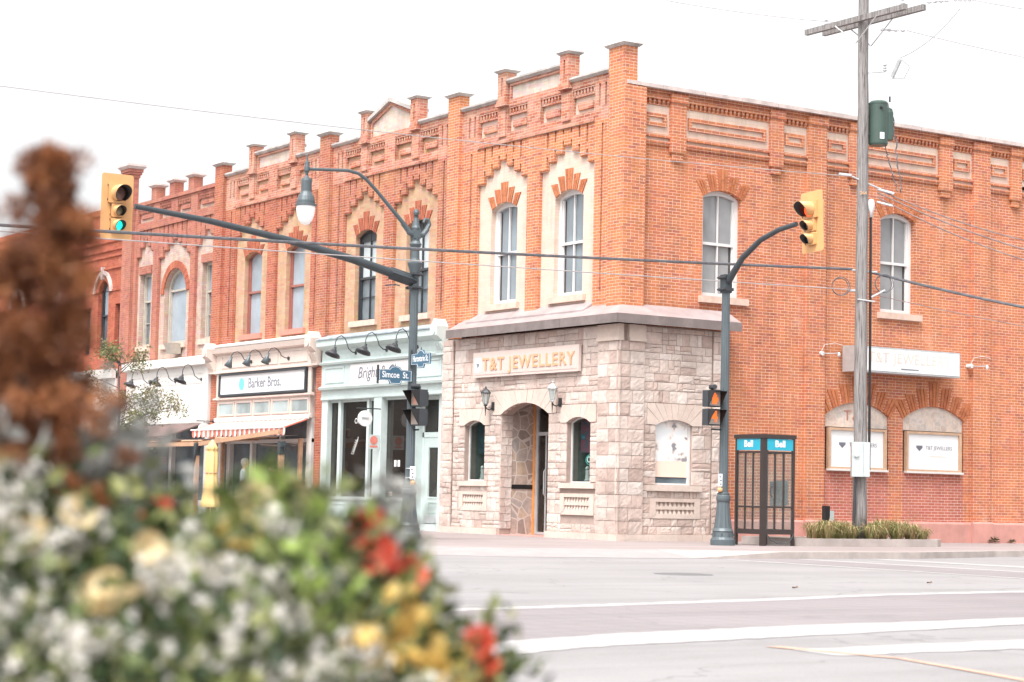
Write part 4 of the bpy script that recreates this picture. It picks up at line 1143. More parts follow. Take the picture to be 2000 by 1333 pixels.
for a, b, lab in ((5.93, 7.72, 'white notice board in timber frame half hidden by the wooden pole'), (8.36, 10.16, 'white notice board in timber frame, right of the wooden pole')):
    c0 = (a + b) / 2
    t = thing('notice_board', lab, 'notice board', (-.05, c0, 1.65), group='notice boards in the blocked arches')
    x_ = MB(FB); x_.ring([(a, 1.66), (b, 1.66), (b, 2.60), (a, 2.60)], [(a + .05, 1.71), (b - .08, 1.71), (b - .08, 2.545), (a + .05, 2.545)], -.14, -.03)
    x_.build('frame', M['timber_pale'], t)
    x_ = MB(FB); x_.box(a - .02, b + .02, -.12, .01, 1.62, 1.665); x_.build('ledge', M['white_old'], t)
    x_ = MB(FB); x_.box(a + .05, b - .08, -.12, -.075, 1.71, 2.545); x_.build('board', M['sign_white'], t)
    text(t, 'lettering', 'T&T JEWELLERS', .125, TB(c0 + .18, -.073, 2.22), M['ink_grey'], .002)
    x_ = MB(FB); x_.box(c0 - .12, c0 + .45, -.075, -.072, 2.01, 2.035); x_.build('printed_line', M['ink_peach'], t)
    x_ = MB(FB); x_.prism([(c0 - .56, 2.27), (c0 - .36, 2.27), (c0 - .36, 2.22), (c0 - .46, 2.14), (c0 - .56, 2.22)], -.074, -.071); x_.prism([(c0 - .50, 2.235), (c0 - .42, 2.235), (c0 - .46, 2.18)], -.07, -.068)
    x_.build('logo', M['ink_dark'], t)
text(corner, 'tympanum_lettering', 'T&T', .34, TB(6.84, -.148, 2.88), pm('rust_red_letters', (0.40, 0.17, 0.13), 0.6), .01, spacing=1.3)

t = thing('shop_sign', 'framed white sign with cyan dot on the cream shopfront', 'shop sign', (-16.5, -.2, 3.54))
x_ = MB(FA); x_.ring([(-19.22, 3.55), (-13.84, 3.55), (-13.84, 4.20), (-19.22, 4.20)], [(-19.17, 3.61), (-13.89, 3.61), (-13.89, 4.15), (-19.17, 4.15)], .151, .26); x_.build('frame', M['charcoal'], t)
x_ = MB(FA); x_.box(-19.17, -13.89, .152, .21, 3.61, 4.15); x_.build('face', M['sign_white'], t)
x_ = MB(FA); x_.tube([(-17.78, .21, 3.88), (-17.78, .222, 3.88)], .17, 20); x_.build('logo', M['cyan'], t)
text(t, 'lettering', 'Barker Bros.', .40, TA(-16.35, .214, 3.88), M['ink_grey'], .004, bold=.004)
t = thing('shop_sign', 'white sign with black script on the mint green shopfront', 'shop sign', (-10, -.16, 3.65))
x_ = MB(FA); x_.box(-11.5, -8.5, .151, .175, 3.66, 4.18); x_.build('board', M['white'], t)
o_ = text(t, 'lettering', 'Bright & Co.', .42, TA(-10.0, .177, 3.93) @ Matrix(((1, .25, 0, 0), (0, 1, 0, 0), (0, 0, 1, 0), (0, 0, 0, 1))), M['ink_dark'], .004)

def blade(x, w, z, r_, lab, txt):
    t = thing('hanging_sign', lab, 'sign', (x, -w, z), group='round signs hanging over the pavement')
    m_ = MB(); m_.tube([(x - .02, -w, z), (x + .02, -w, z)], r_, 28); m_.build('disc', M['sign_white'], t)
    m_ = MB(); m_.tube([(x, -.12, z + r_ + .05), (x, -w - r_ - .05, z + r_ + .05)], .014, 6); m_.tube([(x, -w, z + r_ + .05), (x, -w, z + r_ - .01)], .008, 6); m_.box(x - .03, x + .03, -.15, -.10, z - .05, z + r_ + .12)
    m_.build('bracket', M['charcoal'], t)
    m_ = MB(); m_.box(x + .02, x + .023, -w - .10, -w + .10, z - .03, z + .03); m_.build('emblem', M['steel'], t)
blade(-9.9, .60, 2.74, .20, 'round white sign on a bracket beside the mint shop window', 'cafe')
blade(-19.75, .42, 2.62, .19, 'round white sign on a bracket between the white and cream shops', 'shop')
t = thing('hanging_sign', 'small pink and white card sign under the round sign at the mint shop', 'sign', (-9.9, -.35, 2.0))
m_ = MB(); m_.box(-9.91, -9.89, -.50, -.18, 1.98, 2.34); m_.build('panel', M['mint_light'], t)
m_ = MB(); m_.tube([(-9.888, -.34, 2.20), (-9.884, -.34, 2.20)], .11, 16); m_.box(-9.889, -9.886, -.45, -.23, 2.02, 2.07); m_.build('badge', pm('coral_print', (0.62, 0.20, 0.16), 0.5, bump=0), t)

def lantern(u, z, lab, mk):
    t = thing('wall_lantern', lab, 'wall lantern', (u, -.4, z), group='lanterns beside the arched doorway')
    y = -.42
    m_ = MB(); m_.box(u + .02 - .05, u + .02 + .05, -.24, -.215, z + .05, z + .24)
    m_.tube([(u, -.23, z + .12), (u, -.30, z + .06), (u, -.38, z + .08), (u, y, z + .14)], .014, 6); m_.tube([(u, y, z - .08), (u, y, z + .16)], [.006, .02], 6)
    m_.build('bracket', M['black'], t)
    m_ = MB(); m_.lathe([(.03, .14), (.05, .17), (.03, .19)], (u, y, z), 6)
    m_.lathe([(.115, .43), (.12, .45), (.085, .50), (.04, .54), (.012, .56), (.02, .58), (.0, .61)], (u, y, z), 6)
    for k in range(6):
        a = k * math.pi / 3
        m_.tube([(u + .055 * math.cos(a), y + .055 * math.sin(a), z + .18), (u + .10 * math.cos(a), y + .10 * math.sin(a), z + .43)], .006, 4)
    m_.build('cage', mk, t)
    m_ = MB(); m_.lathe([(.05, .19), (.095, .43)], (u, y, z), 6); m_.build('glass', M['lantern_glass'], t)
    m_ = MB(); m_.lathe([(.02, .2), (.03, .26), (.03, .38), (.01, .41)], (u, y, z), 8); m_.build('bulb', M['sign_white'], t)
M['lantern_glass'] = glass('lantern_glass', (0.5, 0.52, 0.5), mixt=0.6)
lantern(-4.62, 2.78, 'dark wall lantern left of the arched stone doorway', M['charcoal'])
lantern(-1.93, 2.80, 'paler wall lantern right of the arched stone doorway', M['steel'])

def gooseneck(x, z, w0, out_, kind, lab, grp):
    t = thing('gooseneck_lamp', lab, 'sign lamp', (x, -w0, z), group=grp)
    m_ = MB(); e = w0 + out_
    pts = [(w0, 0), (w0 + .18 * out_, .015), (w0 + .36 * out_, .10), (w0 + .44 * out_, .24), (w0 + .54 * out_, .36), (w0 + .70 * out_, .42), (w0 + .88 * out_, .37), (w0 + .98 * out_, .24), (e, .10)]
    if kind == 'cone': pts = [(q, h * .62) for q, h in pts]
    m_.tube([(x, -q, z + h) for q, h in pts], .013, 6); m_.tube([(x, -w0 + .01, z), (x, -w0 - .02, z)], .05, 10)
    m_.build('arm', M['charcoal'], t)
    m_ = MB(); T = Matrix.Translation((x, -e, z + .06)) @ Matrix.Rotation(RAD(-22), 4, 'X')
    if kind == 'bell': m_.lathe([(.03, .06), (.04, .0), (.07, -.03), (.085, -.08), (.13, -.10), (.185, -.13), (.205, -.18), (.195, -.18), (.12, -.11), (.02, -.05)], (0, 0, 0), 20, T)
    else: m_.lathe([(.025, .05), (.035, -.02), (.05, -.06), (.12, -.25), (.112, -.25), (.03, -.06)], (0, 0, 0), 18, T)
    m_.build('shade', M['charcoal'] if kind == 'bell' else M['pole'], t, smooth=True)
for x, l in ((-11.27, 'black bell lamp over the left end of the mint shop sign'), (-9.68, 'black bell lamp over the middle of the mint shop sign'), (-8.17, 'black bell lamp over the mint shop, beside the lamp pole')):
    gooseneck(x, 4.47, .15, .62, 'bell', l, 'bell lamps over the mint shop')
for x, l in ((-17.35, 'grey cone lamp over the cyan dot sign, left one'), (-16.2, 'grey cone lamp over the cyan dot sign, middle one'), (-15.05, 'grey cone lamp over the cyan dot sign, right one')):
    gooseneck(x, 4.50, .15, .62, 'cone', l, 'cone lamps over the cream shop')
for x, l in ((-24.4, 'black bell lamp on the white shopfront, half behind the street tree'), (-22.5, 'black bell lamp on the white shopfront, just right of the street tree'), (-20.65, 'black bell lamp nearest the cream shop on the white shopfront')):
    gooseneck(x, 4.12, .14, .62, 'bell', l, 'bell lamps on the white shopfront')
t = thing('wall_floodlight', 'beige box floodlight under the round arched window', 'floodlight', (-23.0, -.1, 5.0))
m_ = MB(FA); m_.frus((-23.0, -22.62, -.05, .22, 4.98), (-23.08, -22.58, -.05, .34, 5.30)); m_.build('housing', M['taupe'], t)
for y, z, lab in ((5.62, 4.26, 'small white security lamp left of the box sign'), (10.4, 4.22, 'small white security lamp right of the box sign')):
    t = thing('security_lamp', lab, 'security lamp', (.0, y, z), group='security lamps beside the box sign')
    m_ = MB(); m_.tube([(-.02 if y < 6 else -.1, y, z), (.06, y, z)], .05, 12); m_.build('base', M['white'], t)
    m_ = MB(); m_.tube([(.05, y, z), (.12, y + .2, z), (.16, y + .38, z + .02)], .012, 6); m_.build('arm', M['steel'], t)
    m_ = MB(); m_.lathe([(.02, .0), (.035, -.04), (.035, -.09), (.0, -.11)], (.16, y + .40, z + .04), 12); m_.build('lamp_head', M['white'], t, smooth=True)
    m_ = MB(); m_.tube([(.0, y + .02, z + .05), (.03, y + .08, z + .2), (.02, y + .4, z + .26), (.02, y + .66, z + .22)], .006, 5); m_.build('cable', M['white'], t)
# little statues in the shop windows
for u, z, w_, lab in ((-5.48, 1.25, -.10, 'white lion figurine in the narrow window left of the doorway'), (-1.28, 1.235, -.10, 'white lion figurine in the narrow window right of the doorway'), (-3.15, .09, -.95, 'tall white statue behind the glass of the doorway')):
    k = 1.0 if z > .5 else 3.0
    t = thing('figurine', lab, 'figurine', (u, -w_, z), group=None)
    m_ = MB(); m_.lathe([(.07 * k, 0), (.075 * k, .03 * k), (.05 * k, .06 * k), (.06 * k, .10 * k), (.045 * k, .16 * k), (.055 * k, .20 * k), (.05 * k, .25 * k), (.02 * k, .28 * k)], (u, -w_, z), 12)
    m_.build('body', M['white'], t, smooth=True)
    m_ = MB(); m_.lathe([(.0, .0), (.04 * k, .02 * k), (.045 * k, .05 * k), (.02 * k, .085 * k), (0, .09 * k)], (u + .015 * k, -w_ - .025 * k, z + .24 * k), 10); m_.build('head', M['white'], t, smooth=True)
t = thing('open_sign', 'pale neon OPEN sign inside the right shop window', 'open sign', (-1.15, .06, 1.7))
text(t, 'lettering', 'OPEN', .19, TA(-1.02, -.06, 1.70), emat('pale_neon', (0.7, 0.95, 0.9), .5, (.5, .6, .55)), .006)
m_ = MB(FA); m_.ring([(-1.30 + .30 * math.cos(q / 16 * 2 * math.pi) + .28, 1.70 + .14 * math.sin(q / 16 * 2 * math.pi)) for q in range(16)], [(-1.30 + .29 * math.cos(q / 16 * 2 * math.pi) + .28, 1.70 + .13 * math.sin(q / 16 * 2 * math.pi)) for q in range(16)], -.07, -.06)
m_.build('oval', emat('teal_neon', (0.1, 0.6, 0.55), .5, (.1, .4, .35)), t)

# ------------------------------------------------------------------ lamp and signal poles
def pole_base(T, h=1.0):
    m_ = MB(T)
    m_.lathe([(.255, 0), (.255, .10), (.235, .115), (.215, .17), (.21, .27), (.225, .29), (.215, .31), (.18, .34)], (0, 0, 0), 24)
    return m_
def street_pole(name, lab, x, y, top):
    t = thing(name, lab, 'lamp pole' if top > 6 else 'signal pole', (x, y, 0))
    T = I4
    m_ = MB(); m_.lathe([(.25, 0), (.25, .11), (.235, .12), (.215, .16), (.205, .26), (.218, .285), (.195, .32), (.18, .34)], (0, 0, 0), 24)
    m_.lathe([(.18, .34), (.165, .45), (.145, .60), (.13, .78), (.125, .86)], (0, 0, 0), 28, flute=.07)
    m_.lathe([(.125, .86), (.14, .89), (.145, .93), (.14, .98), (.12, 1.0), (.125, 1.03), (.10, 1.05)], (0, 0, 0), 24)
    for k in range(8):
        a = k * math.pi / 4; m_.box(.20 * math.cos(a) - .02, .20 * math.cos(a) + .02, .20 * math.sin(a) - .02, .20 * math.sin(a) + .02, .19, .24)
    m_.build('base', M['pole'], t, local=True)
    m_ = MB(); m_.lathe([(.092, 1.03), (.088, 2.5), (.08, top)], (0, 0, 0), 28, flute=.09); m_.build('shaft', M['pole'], t, local=True)
    return t
LX, LY = 0.46, -5.39
lp = street_pole('lamp_pole', 'tall blue grey lamp pole with long signal arm in front of the mint shop', LX, LY, 5.25)
m_ = MB(); m_.lathe([(.08, 5.10), (.10, 5.16), (.09, 5.18), (.10, 5.22), (.145, 5.36), (.15, 5.39), (.10, 5.42), (.085, 5.48), (.08, 5.62), (.085, 5.64), (.08, 5.66), (.115, 5.74), (.12, 5.76), (.08, 5.82), (.085, 5.86), (.07, 5.87)], (0, 0, 0), 18)
m_.box(-.075, .075, -.075, .075, 5.87, 6.05)
m_.lathe([(.085, 6.05), (.09, 6.08), (.075, 6.12), (.05, 6.26), (.045, 6.28), (.06, 6.30), (.03, 6.31)], (0, 0, 0), 16)
m_.lathe([(.02, 6.30), (.05, 6.33), (.062, 6.38), (.045, 6.44), (.0, 6.46)], (0, 0, 0), 14)
m_.build('finial', M['pole'], lp, local=True, smooth=False)
m_ = MB(); arm = [(0, -.05, 5.04), (0, -.6, 5.17), (0, -1.4, 5.35), (0, -2.8, 5.60), (0, -4.4, 5.81), (0, -5.87, 5.94)]
m_.tube([(0, a[1], a[2]) for a in arm], [.095, .09, .08, .07, .058, .048], 14); m_.tube([(0, .0, 5.03), (0, -.56, 5.155)], .125, 4)
m_.build('signal_arm', M['pole_dark'], lp, local=True)
m_ = MB()
for z in (4.90, 5.16): m_.box(-.11, .11, -.11, .11, z - .03, z + .03); m_.tube([(.12, -.13, z), (.12, .13, z)], .018, 6); m_.tube([(-.12, -.13, z), (-.12, .13, z)], .018, 6)
for q in (-.4, -.5, -.6): m_.tube([(-.1, q, 5.0 + (-.6 - q) * -.2 - .09), (.1, q, 5.0 - .09)], .012, 6)
m_.build('clamp', M['charcoal'], lp, local=True)
m_ = MB(); m_.tube([(0, -.05, 5.93), (0, -.15, 5.98), (0, -.27, 6.13), (0, -.90, 6.72), (0, -1.15, 6.93), (0, -1.32, 7.02), (0, -1.55, 7.05), (0, -2.38, 6.99)], [.05, .055, .042, .034, .034, .034, .032, .030], 10)
m_.tube([(0, -.20, 6.04), (0, -.30, 6.15)], .052, 10)
m_.tube([(0, .05, 5.93), (0, .16, 5.96), (0, .24, 6.06), (0, .30, 6.18), (0, .28, 6.26), (0, .20, 6.27), (0, .17, 6.20)], [.05, .06, .05, .045, .04, .035, .03], 10)
m_.build('lamp_arm', M['pole'], lp, local=True, smooth=False)
m_ = MB(); c0 = (0, -2.43, 0)
m_.lathe([(.0, 7.28), (.012, 7.26), (.02, 7.14), (.04, 7.12), (.045, 7.05), (.05, 7.03), (.052, 6.95), (.035, 6.92), (.025, 6.86), (.05, 6.83), (.095, 6.80), (.105, 6.76), (.10, 6.56), (.105, 6.54), (.15, 6.46), (.175, 6.38), (.175, 6.32), (.205, 6.31), (.205, 6.28), (.16, 6.275)], c0, 20)
m_.build('lamp_hood', M['pole'], lp, local=True)
m_ = MB(); m_.lathe([(.175, 6.28), (.178, 6.22), (.165, 6.12), (.13, 6.01), (.08, 5.94), (.0, 5.915)], c0, 22); m_.build('lamp_globe', M['globe'], lp, local=True, smooth=True)

RX, RY = 2.90, .44
rp = street_pole('signal_pole', 'blue grey signal pole with short curved arm beside the phone booth', RX, RY, 5.15)
m_ = MB(); m_.tube([(0, 0, 5.25), (.1, 0, 5.32), (.50, 0, 5.72), (1.05, 0, 6.03), (1.6, 0, 6.18), (2.10, 0, 6.24)], [.085, .075, .062, .055, .05, .048], 12); m_.box(-.085, .085, -.085, .085, 5.05, 5.42)
m_.build('signal_arm', M['pole_dark'], rp, local=True)
m_ = MB()
for z in (5.12, 5.36): m_.box(-.11, .11, -.11, .11, z - .03, z + .03); m_.tube([(-.13, -.12, z), (.13, -.12, z)], .018, 6)
m_.build('clamp', M['charcoal'], rp, local=True)

M['red_on'] = emat('lit_red_lens', (1.0, 0.10, 0.03), .9, (0.5, 0.03, 0.02))
M['green_on'] = emat('lit_green_lens', (0.02, 0.80, 0.55), .9, (0.02, 0.4, 0.3))
M['red_off'] = pm('dull_red_lens', (0.24, 0.13, 0.11), 0.25, var=0.1, bump=0)
M['amber_off'] = pm('dull_amber_lens', (0.30, 0.26, 0.17), 0.25, var=0.1, bump=0)
M['green_off'] = pm('dull_green_lens', (0.10, 0.17, 0.20), 0.25, var=0.1, bump=0)
def rrect(hw, hh, r_, n=5):
    pts = []
    for cx_, cy_, a0 in ((hw - r_, hh - r_, 0), (-hw + r_, hh - r_, 90), (-hw + r_, -hh + r_, 180), (hw - r_, -hh + r_, 270)):
        for i in range(n + 1):
            a = RAD(a0 + 90 * i / n); pts.append((cx_ + r_ * math.cos(a), cy_ + r_ * math.sin(a)))
    return pts
def visor(T, r_, ln, c, out_=0.0):
    """open-bottomed tunnel visor along +x"""
    m_ = MB(T); n = 20; vs = []; fs = []
    for i in range(n + 1):
        a = RAD(-58 + 296 * i / n); k = (math.sin(a) + 1) / 2
        L = ln * (.42 + .58 * min(1, k * 1.25))
        for rr in (r_ + out_, r_ + out_ - .006):
            vs += [(c[0], c[1] + rr * math.cos(a), c[2] + rr * math.sin(a)), (c[0] + L, c[1] + rr * math.cos(a), c[2] + rr * math.sin(a) - .02)]
    for i in range(n):
        b = i * 4; d = b + 4
        fs += [(b, b + 1, d + 1, d), (b + 2, d + 2, d + 3, b + 3), (b + 1, b + 3, d + 3, d + 1)]
    m_.add(vs, fs); return m_
def traffic_light(name, lab, loc, rz, roll, lit):
    t = bpy.data.objects.new(name, None); COL.objects.link(t); t.location = loc; t.rotation_euler = (roll, 0, rz); t.empty_display_size = .2
    WM[t.name] = Matrix.Translation(loc) @ Matrix.Rotation(rz, 4, 'Z') @ Matrix.Rotation(roll, 4, 'X')
    tag(t, lab, 'traffic light', 'traffic lights on the pole arms')
    Y = Matrix(((0, 1, 0, 0), (1, 0, 0, 0), (0, 0, 1, 0), (0, 0, 0, 1)))
    m_ = MB(Y); m_.prism(rrect(.30, .59, .045), -.02, -.005); m_.build('backplate', M['yellow'], t, local=True)
    for zc, hs, r_, k in ((.235, .185, .148, 'red'), (-.075, .125, .098, 'amber'), (-.335, .125, .098, 'green')):
        m_ = MB(Y); m_.prism(rrect(hs * .98, hs * .97, .02, 3), -.16, .06); 
        hsg = m_.build('housing', M['yellow'], t, local=True)
        hsg.data.transform(Matrix.Translation((0, 0, zc)))
        m_ = MB()
        for q in (-.7, .7): m_.tube([(.05, -hs - .02, zc + q * hs - .02), (.05, -hs - .02, zc + q * hs + .02)], .010, 6)
        m_.tube([(.05, -hs - .015, zc - hs * .8), (.05, -hs - .015, zc + hs * .8)], .004, 5)
        m_.build('hinge', M['brown_metal'], hsg, local=True)
        v = visor(I4, r_, r_ * 2.05, (.06, 0, zc), .004).build('visor', M['yellow'], hsg, local=True, smooth=True, recalc=False)
        v2 = visor(I4, r_ - .008, r_ * 2.02, (.061, 0, zc)).build('visor_lining', M['black'], hsg, local=True, smooth=True, recalc=False)
        m_ = MB(Matrix.Rotation(RAD(90), 4, 'Y')); m_.lathe([(r_ * .98, .062), (r_ * .7, .085), (r_ * .3, .097), (0, .10)], (-zc, 0, 0), 20)
        m_.build('lens', M[k + ('_on' if k == lit else '_off')], hsg, local=True, smooth=True)
traffic_light('traffic_light', 'yellow traffic light showing green at the end of the long arm', (LX, -11.60, 5.90), 0.0, 0.0, 'green')
traffic_light('traffic_light', 'yellow traffic light showing red at the end of the short curved arm', (5.44, RY, 6.24), RAD(-90), RAD(3), 'red')

M['lit_orange'] = emat('lit_orange_symbol', (1.0, 0.17, 0.03), .62, (0.4, 0.05, 0.0))
M['ped_face'] = pm('pale_pedestrian_lens', (0.36, 0.30, 0.26), 0.3, bump=0)
def ped_signal(lab, loc, rz, on):
    t = thing('pedestrian_signal', lab, 'pedestrian signal', loc, rz, 'pedestrian signals on the two poles')
    for k, zc in enumerate((.19, -.18)):
        m_ = MB(); m_.box(-.14, .04, -.165, .165, zc - .165, zc + .165); m_.box(-.20, -.14, -.10, .10, zc - .12, zc + .12); hs = m_.build('housing', M['charcoal'], t, local=True)
        m_ = MB()
        a, b, L = .155, .16, .20
        top = [(.04, -a, zc + b), (.04, a, zc + b), (.04 + L, a, zc + b - .02), (.04 + L, -a, zc + b - .02)]
        m_.add(top + [(q[0], q[1], q[2] + .006) for q in top], [(0, 1, 2, 3), (7, 6, 5, 4), (0, 4, 5, 1), (1, 5, 6, 2), (2, 6, 7, 3), (3, 7, 4, 0)])
        for s_ in (-a, a):
            q = [(.04, s_, zc + b), (.04 + L, s_, zc + b - .02), (.055, s_, zc - b * .9), (.04, s_, zc - b)]
            m_.add(q + [(v[0], v[1] + .006, v[2]) for v in q], [(0, 1, 2, 3), (7, 6, 5, 4), (0, 4, 5, 1), (1, 5, 6, 2), (2, 6, 7, 3), (3, 7, 4, 0)])
        m_.build('visor', M['black'], hs, local=True)
        m_ = MB(); m_.box(.04, .045, -.14, .14, zc - .14, zc + .14); m_.build('lens', M['ped_face'], hs, local=True)
        T = Matrix(((0, 0, 1, .047), (1, 0, 0, 0), (0, 1, 0, zc), (0, 0, 0, 1)))
        if on and k == 1: o_ = text(None, 'countdown_digit', '4', .30, T, M['lit_orange'], .004, bold=.008); o_.parent = hs
        elif on:
            m_ = MB(Matrix(((0, 0, 1, .047), (1, 0, 0, 0), (0, 1, 0, zc), (0, 0, 0, 1))))
            for (x0, x1, y0, y1) in ((-.06, .05, -.11, .01), (-.06, -.04, .01, .09), (-.03, -.01, .01, .12), (.0, .02, .01, .11), (.03, .05, .01, .08), (.055, .085, -.06, .02)): m_.box(x0, x1, y0, y1, 0, .005)
            m_.build('hand_symbol', M['lit_orange'], hs, local=True)
        else:
            m_ = MB(T); m_.box(-.06, .06, -.12, .02, -.001, .003); m_.build('unlit_symbol', pm('salmon_lens_tint', (0.55, 0.25, 0.18), 0.4, bump=0) if k == 0 else M['ped_face'], hs, local=True)
    m_ = MB()
    m_.tube([(-.06, -.02, .42), (.12, -.06, .42)], .05, 12); m_.tube([(-.06, 0, .36), (-.06, 0, .42)], .02, 6)
    m_.build('sounder', M['charcoal'], t, local=True)
    m_ = MB(); s_ = 1
    for z in (.36, -.42): m_.tube([(-.05, 0, z), (-.05, .30 if on else -.25, z)], .018, 6)
    if not on: m_.tube([(-.05, -.25, .36), (-.05, -.25, -.42)], .01, 6)
    for z in (.36, -.42): m_.box(-.09, .0, (.26 if on else -.30), (.30 if on else -.22), z - .07, z + .07)
    m_.build('bracket', M['pole_dark'], t, local=True)
ped_signal('black pedestrian signal with lit orange hand and 4 beside the stone wall', (RX + .05, RY - .33, 2.72), 0.0, True)
ped_signal('unlit black pedestrian signal turned sideways on the lamp pole', (LX + .24, LY - .02, 2.55), RAD(-90), False)

M['sign_blue'] = pm('street_sign_blue', (0.049, 0.115, 0.175), 0.4, var=0.04, bump=0)
def street_sign(lab, txt, T, wd, h, ts, sx):
    t = thing('street_sign', lab, 'street sign', tuple(T.translation), group='street name signs on the lamp pole')
    def outl(g):
        a, b = wd / 2 - g, h / 2 - g
        k = wd * .16
        return [(-a, -b * .62), (-k - .03 + g, -b * .62), (-k + g, -b), (k - g, -b), (k + .03 - g, -b * .62), (a, -b * .62), (a, -b * .05), (a, b * .55), (k + .03 - g, b * .6), (k - .02 - g, b * .9), (0, b), (-k + .02 + g, b * .9), (-k - .03 + g, b * .6), (-a, b * .55), (-a, -b * .05)]
    X = T @ Matrix(((1, 0, 0, 0), (0, 0, 1, 0), (0, 1, 0, 0), (0, 0, 0, 1)))
    m_ = MB(X); m_.prism(outl(0), -.012, .012); m_.build('plate', M['sign_blue'], t)
    m_ = MB(X)
    m_.ring(outl(.014), outl(.022), .012, .014); m_.build('border', M['sign_white'], t)
    text(t, 'lettering', txt, ts, T @ Matrix.Translation((0, -.0, .013)), M['sign_white'], .002, bold=.002, sx=sx)
    m_ = MB(X); m_.tube([(0, 0, h / 2), (0, 0, h / 2 + .05)], [.012, .004], 6); m_.box(-wd / 2 - .03, -wd / 2, -.02, .02, -h / 2, h / 2); m_.build('fixing', M['charcoal'], t)
street_sign('small blue street sign reading Hurontario St. on the right of the lamp pole', 'Hurontario St.', TA(.93, 5.48, 3.49), .70, .36, .17, .58)
street_sign('blue street sign left of the lamp pole, in front of the mint shop sign', 'Simcoe  St.', TB(-5.82, LX + .08, 3.17), .74, .36, .17, .78)
for (x, y, sx_, lab) in ((LX + .03, LY, 1, 'white push button notice on the lamp pole'), (RX - .02, RY, -1, 'white push button notice on the pole beside the phone booth')):
    t = thing('button_sign', lab, 'push button', (x, y, 1.1), group='crossing buttons on the two poles')
    T = Matrix.Translation((x + sx_ * .055, y - .0, 0)) @ Matrix.Rotation(RAD(56), 4, 'Z')
    m_ = MB(T); m_.box(-.05 + sx_ * .02, .05 + sx_ * .02, -.145, -.13, 1.17, 1.42); m_.build('plate', M['sign_white'], t)
    m_ = MB(T); m_.box(-.02 + sx_ * .02, .02 + sx_ * .02, -.149, -.146, 1.20, 1.23); m_.box(-.03 + sx_ * .02, .0 + sx_ * .02, -.149, -.146, 1.34, 1.38); m_.box(-.02 + sx_ * .02, .02 + sx_ * .02, -.149, -.146, 1.27, 1.30); m_.build('symbol', M['ink_dark'], t)
    m_ = MB(T); m_.lathe([(.0, .0), (.045, .01), (.055, .05), (.045, .09), (.0, .10)], (sx_ * .03, -.14, 1.05), 12); m_.build('button', M['yellow'], t, smooth=True)
    m_ = MB(); 
    for z in (1.20, 1.38): m_.lathe([(.095, z - .008), (.098, z), (.095, z + .008)], (x, y, 0), 20)
    m_.build('strap', M['steel'], t)

# ------------------------------------------------------------------ phone booth
bo = thing('phone_booth', 'dark brown glazed phone booth with blue header panels against the brick wall', 'phone booth', (2.78, 1.62, 0))
x0, x1, y0, y1 = 2.34, 3.22, 1.20, 2.04
m_ = MB()
m_.box(x1 - .10, x1, y0, y0 + .10, 0, 2.22); m_.box(x1 - .055, x1, y1 - .055, y1, 0, 2.22); m_.box(x0, x0 + .055, y0, y0 + .055, 0, 2.22); m_.box(x0, x0 + .055, y1 - .055, y1, 0, 2.22)
for z, h in ((.23, .10), (.76, .035), (1.86, .04)):
    m_.box(x0 + .055, x1 - .10, y0 + .01, y0 + .045, z, z + h); m_.box(x1 - .045, x1 - .01, y0 + .10, y1 - .055, z, z + h)
    m_.box(x0 + .055, x1 - .055, y1 - .045, y1 - .01, z, z + h)
for k in (1, 2):
    q = x0 + .055 + k * (x1 - .155 - x0) / 3; m_.box(q - .015, q + .015, y0 + .012, y0 + .042, .33, 1.86)
    q = y0 + .10 + k * (y1 - y0 - .155) / 3; m_.box(x1 - .042, x1 - .012, q - .018, q + .018, .33, 1.86)
m_.box(x0 - .02, x1 + .02, y0 - .02, y1 + .02, 2.16, 2.24); m_.box(x0 + .02, x1 - .02, y0 + .02, y1 - .02, 1.88, 1.90)
m_.build('frame', M['brown_metal'], bo)
M['booth_blue'] = pm('booth_blue_panel', (0.020, 0.328, 0.448), 0.35, var=0.03, bump=0)
m_ = MB(); m_.box(x0 + .056, x1 - .101, y0 + .0, y0 + .02, 1.92, 2.15); hp = m_.build('header_panel', M['booth_blue'], bo)
o_ = text(None, 'lettering', 'Bell', .19, TA((x0 + x1) / 2 - .02, -(y0 - .003), 2.045), M['sign_white'], .002, bold=.005); o_.data.transform(WM[bo.name].inverted()); o_.parent = hp
m_ = MB(); m_.box(x1 - .02, x1 - .0, y0 + .101, y1 - .056, 1.92, 2.15); hp = m_.build('header_panel', M['booth_blue'], bo)
o_ = text(None, 'lettering', 'Bell', .19, TB((y0 + y1) / 2 + .02, x1 + .003, 2.045), M['sign_white'], .002, bold=.005); o_.data.transform(WM[bo.name].inverted()); o_.parent = hp
M['booth_glass'] = glass('hazy_booth_glass', (0.45, 0.42, 0.41), mixt=0.86)
for bxs in ((x0 + .055, x1 - .10, y0 + .024, y0 + .03), (x1 - .03, x1 - .024, y0 + .10, y1 - .055)):
    m_ = MB(); m_.box(*bxs, .33, 1.86); m_.build('pane', M['booth_glass'], bo)
m_ = MB(); m_.box(x0 + .25, x1 - .2, y1 - .12, y1 - .05, .80, 1.30); m_.box(x1 - .36, x1 - .06, y1 - .22, y1 - .12, .82, 1.32)
ph = m_.build('telephone', pm('grey_green_steel', (0.16, 0.22, 0.23), 0.4, 0.3, var=0.3), bo)
m_ = MB(); m_.tube([(x1 - .42, y1 - .24, .98), (x1 - .43, y1 - .27, 1.02), (x1 - .43, y1 - .27, 1.16), (x1 - .42, y1 - .24, 1.20)], .02, 8); m_.build('handset', M['black'], ph)
m_ = MB(); m_.box(x1 - .46, x1 - .40, y1 - .19, y1 - .15, .95, 1.05); m_.build('accent', M['sign_orange'], ph)
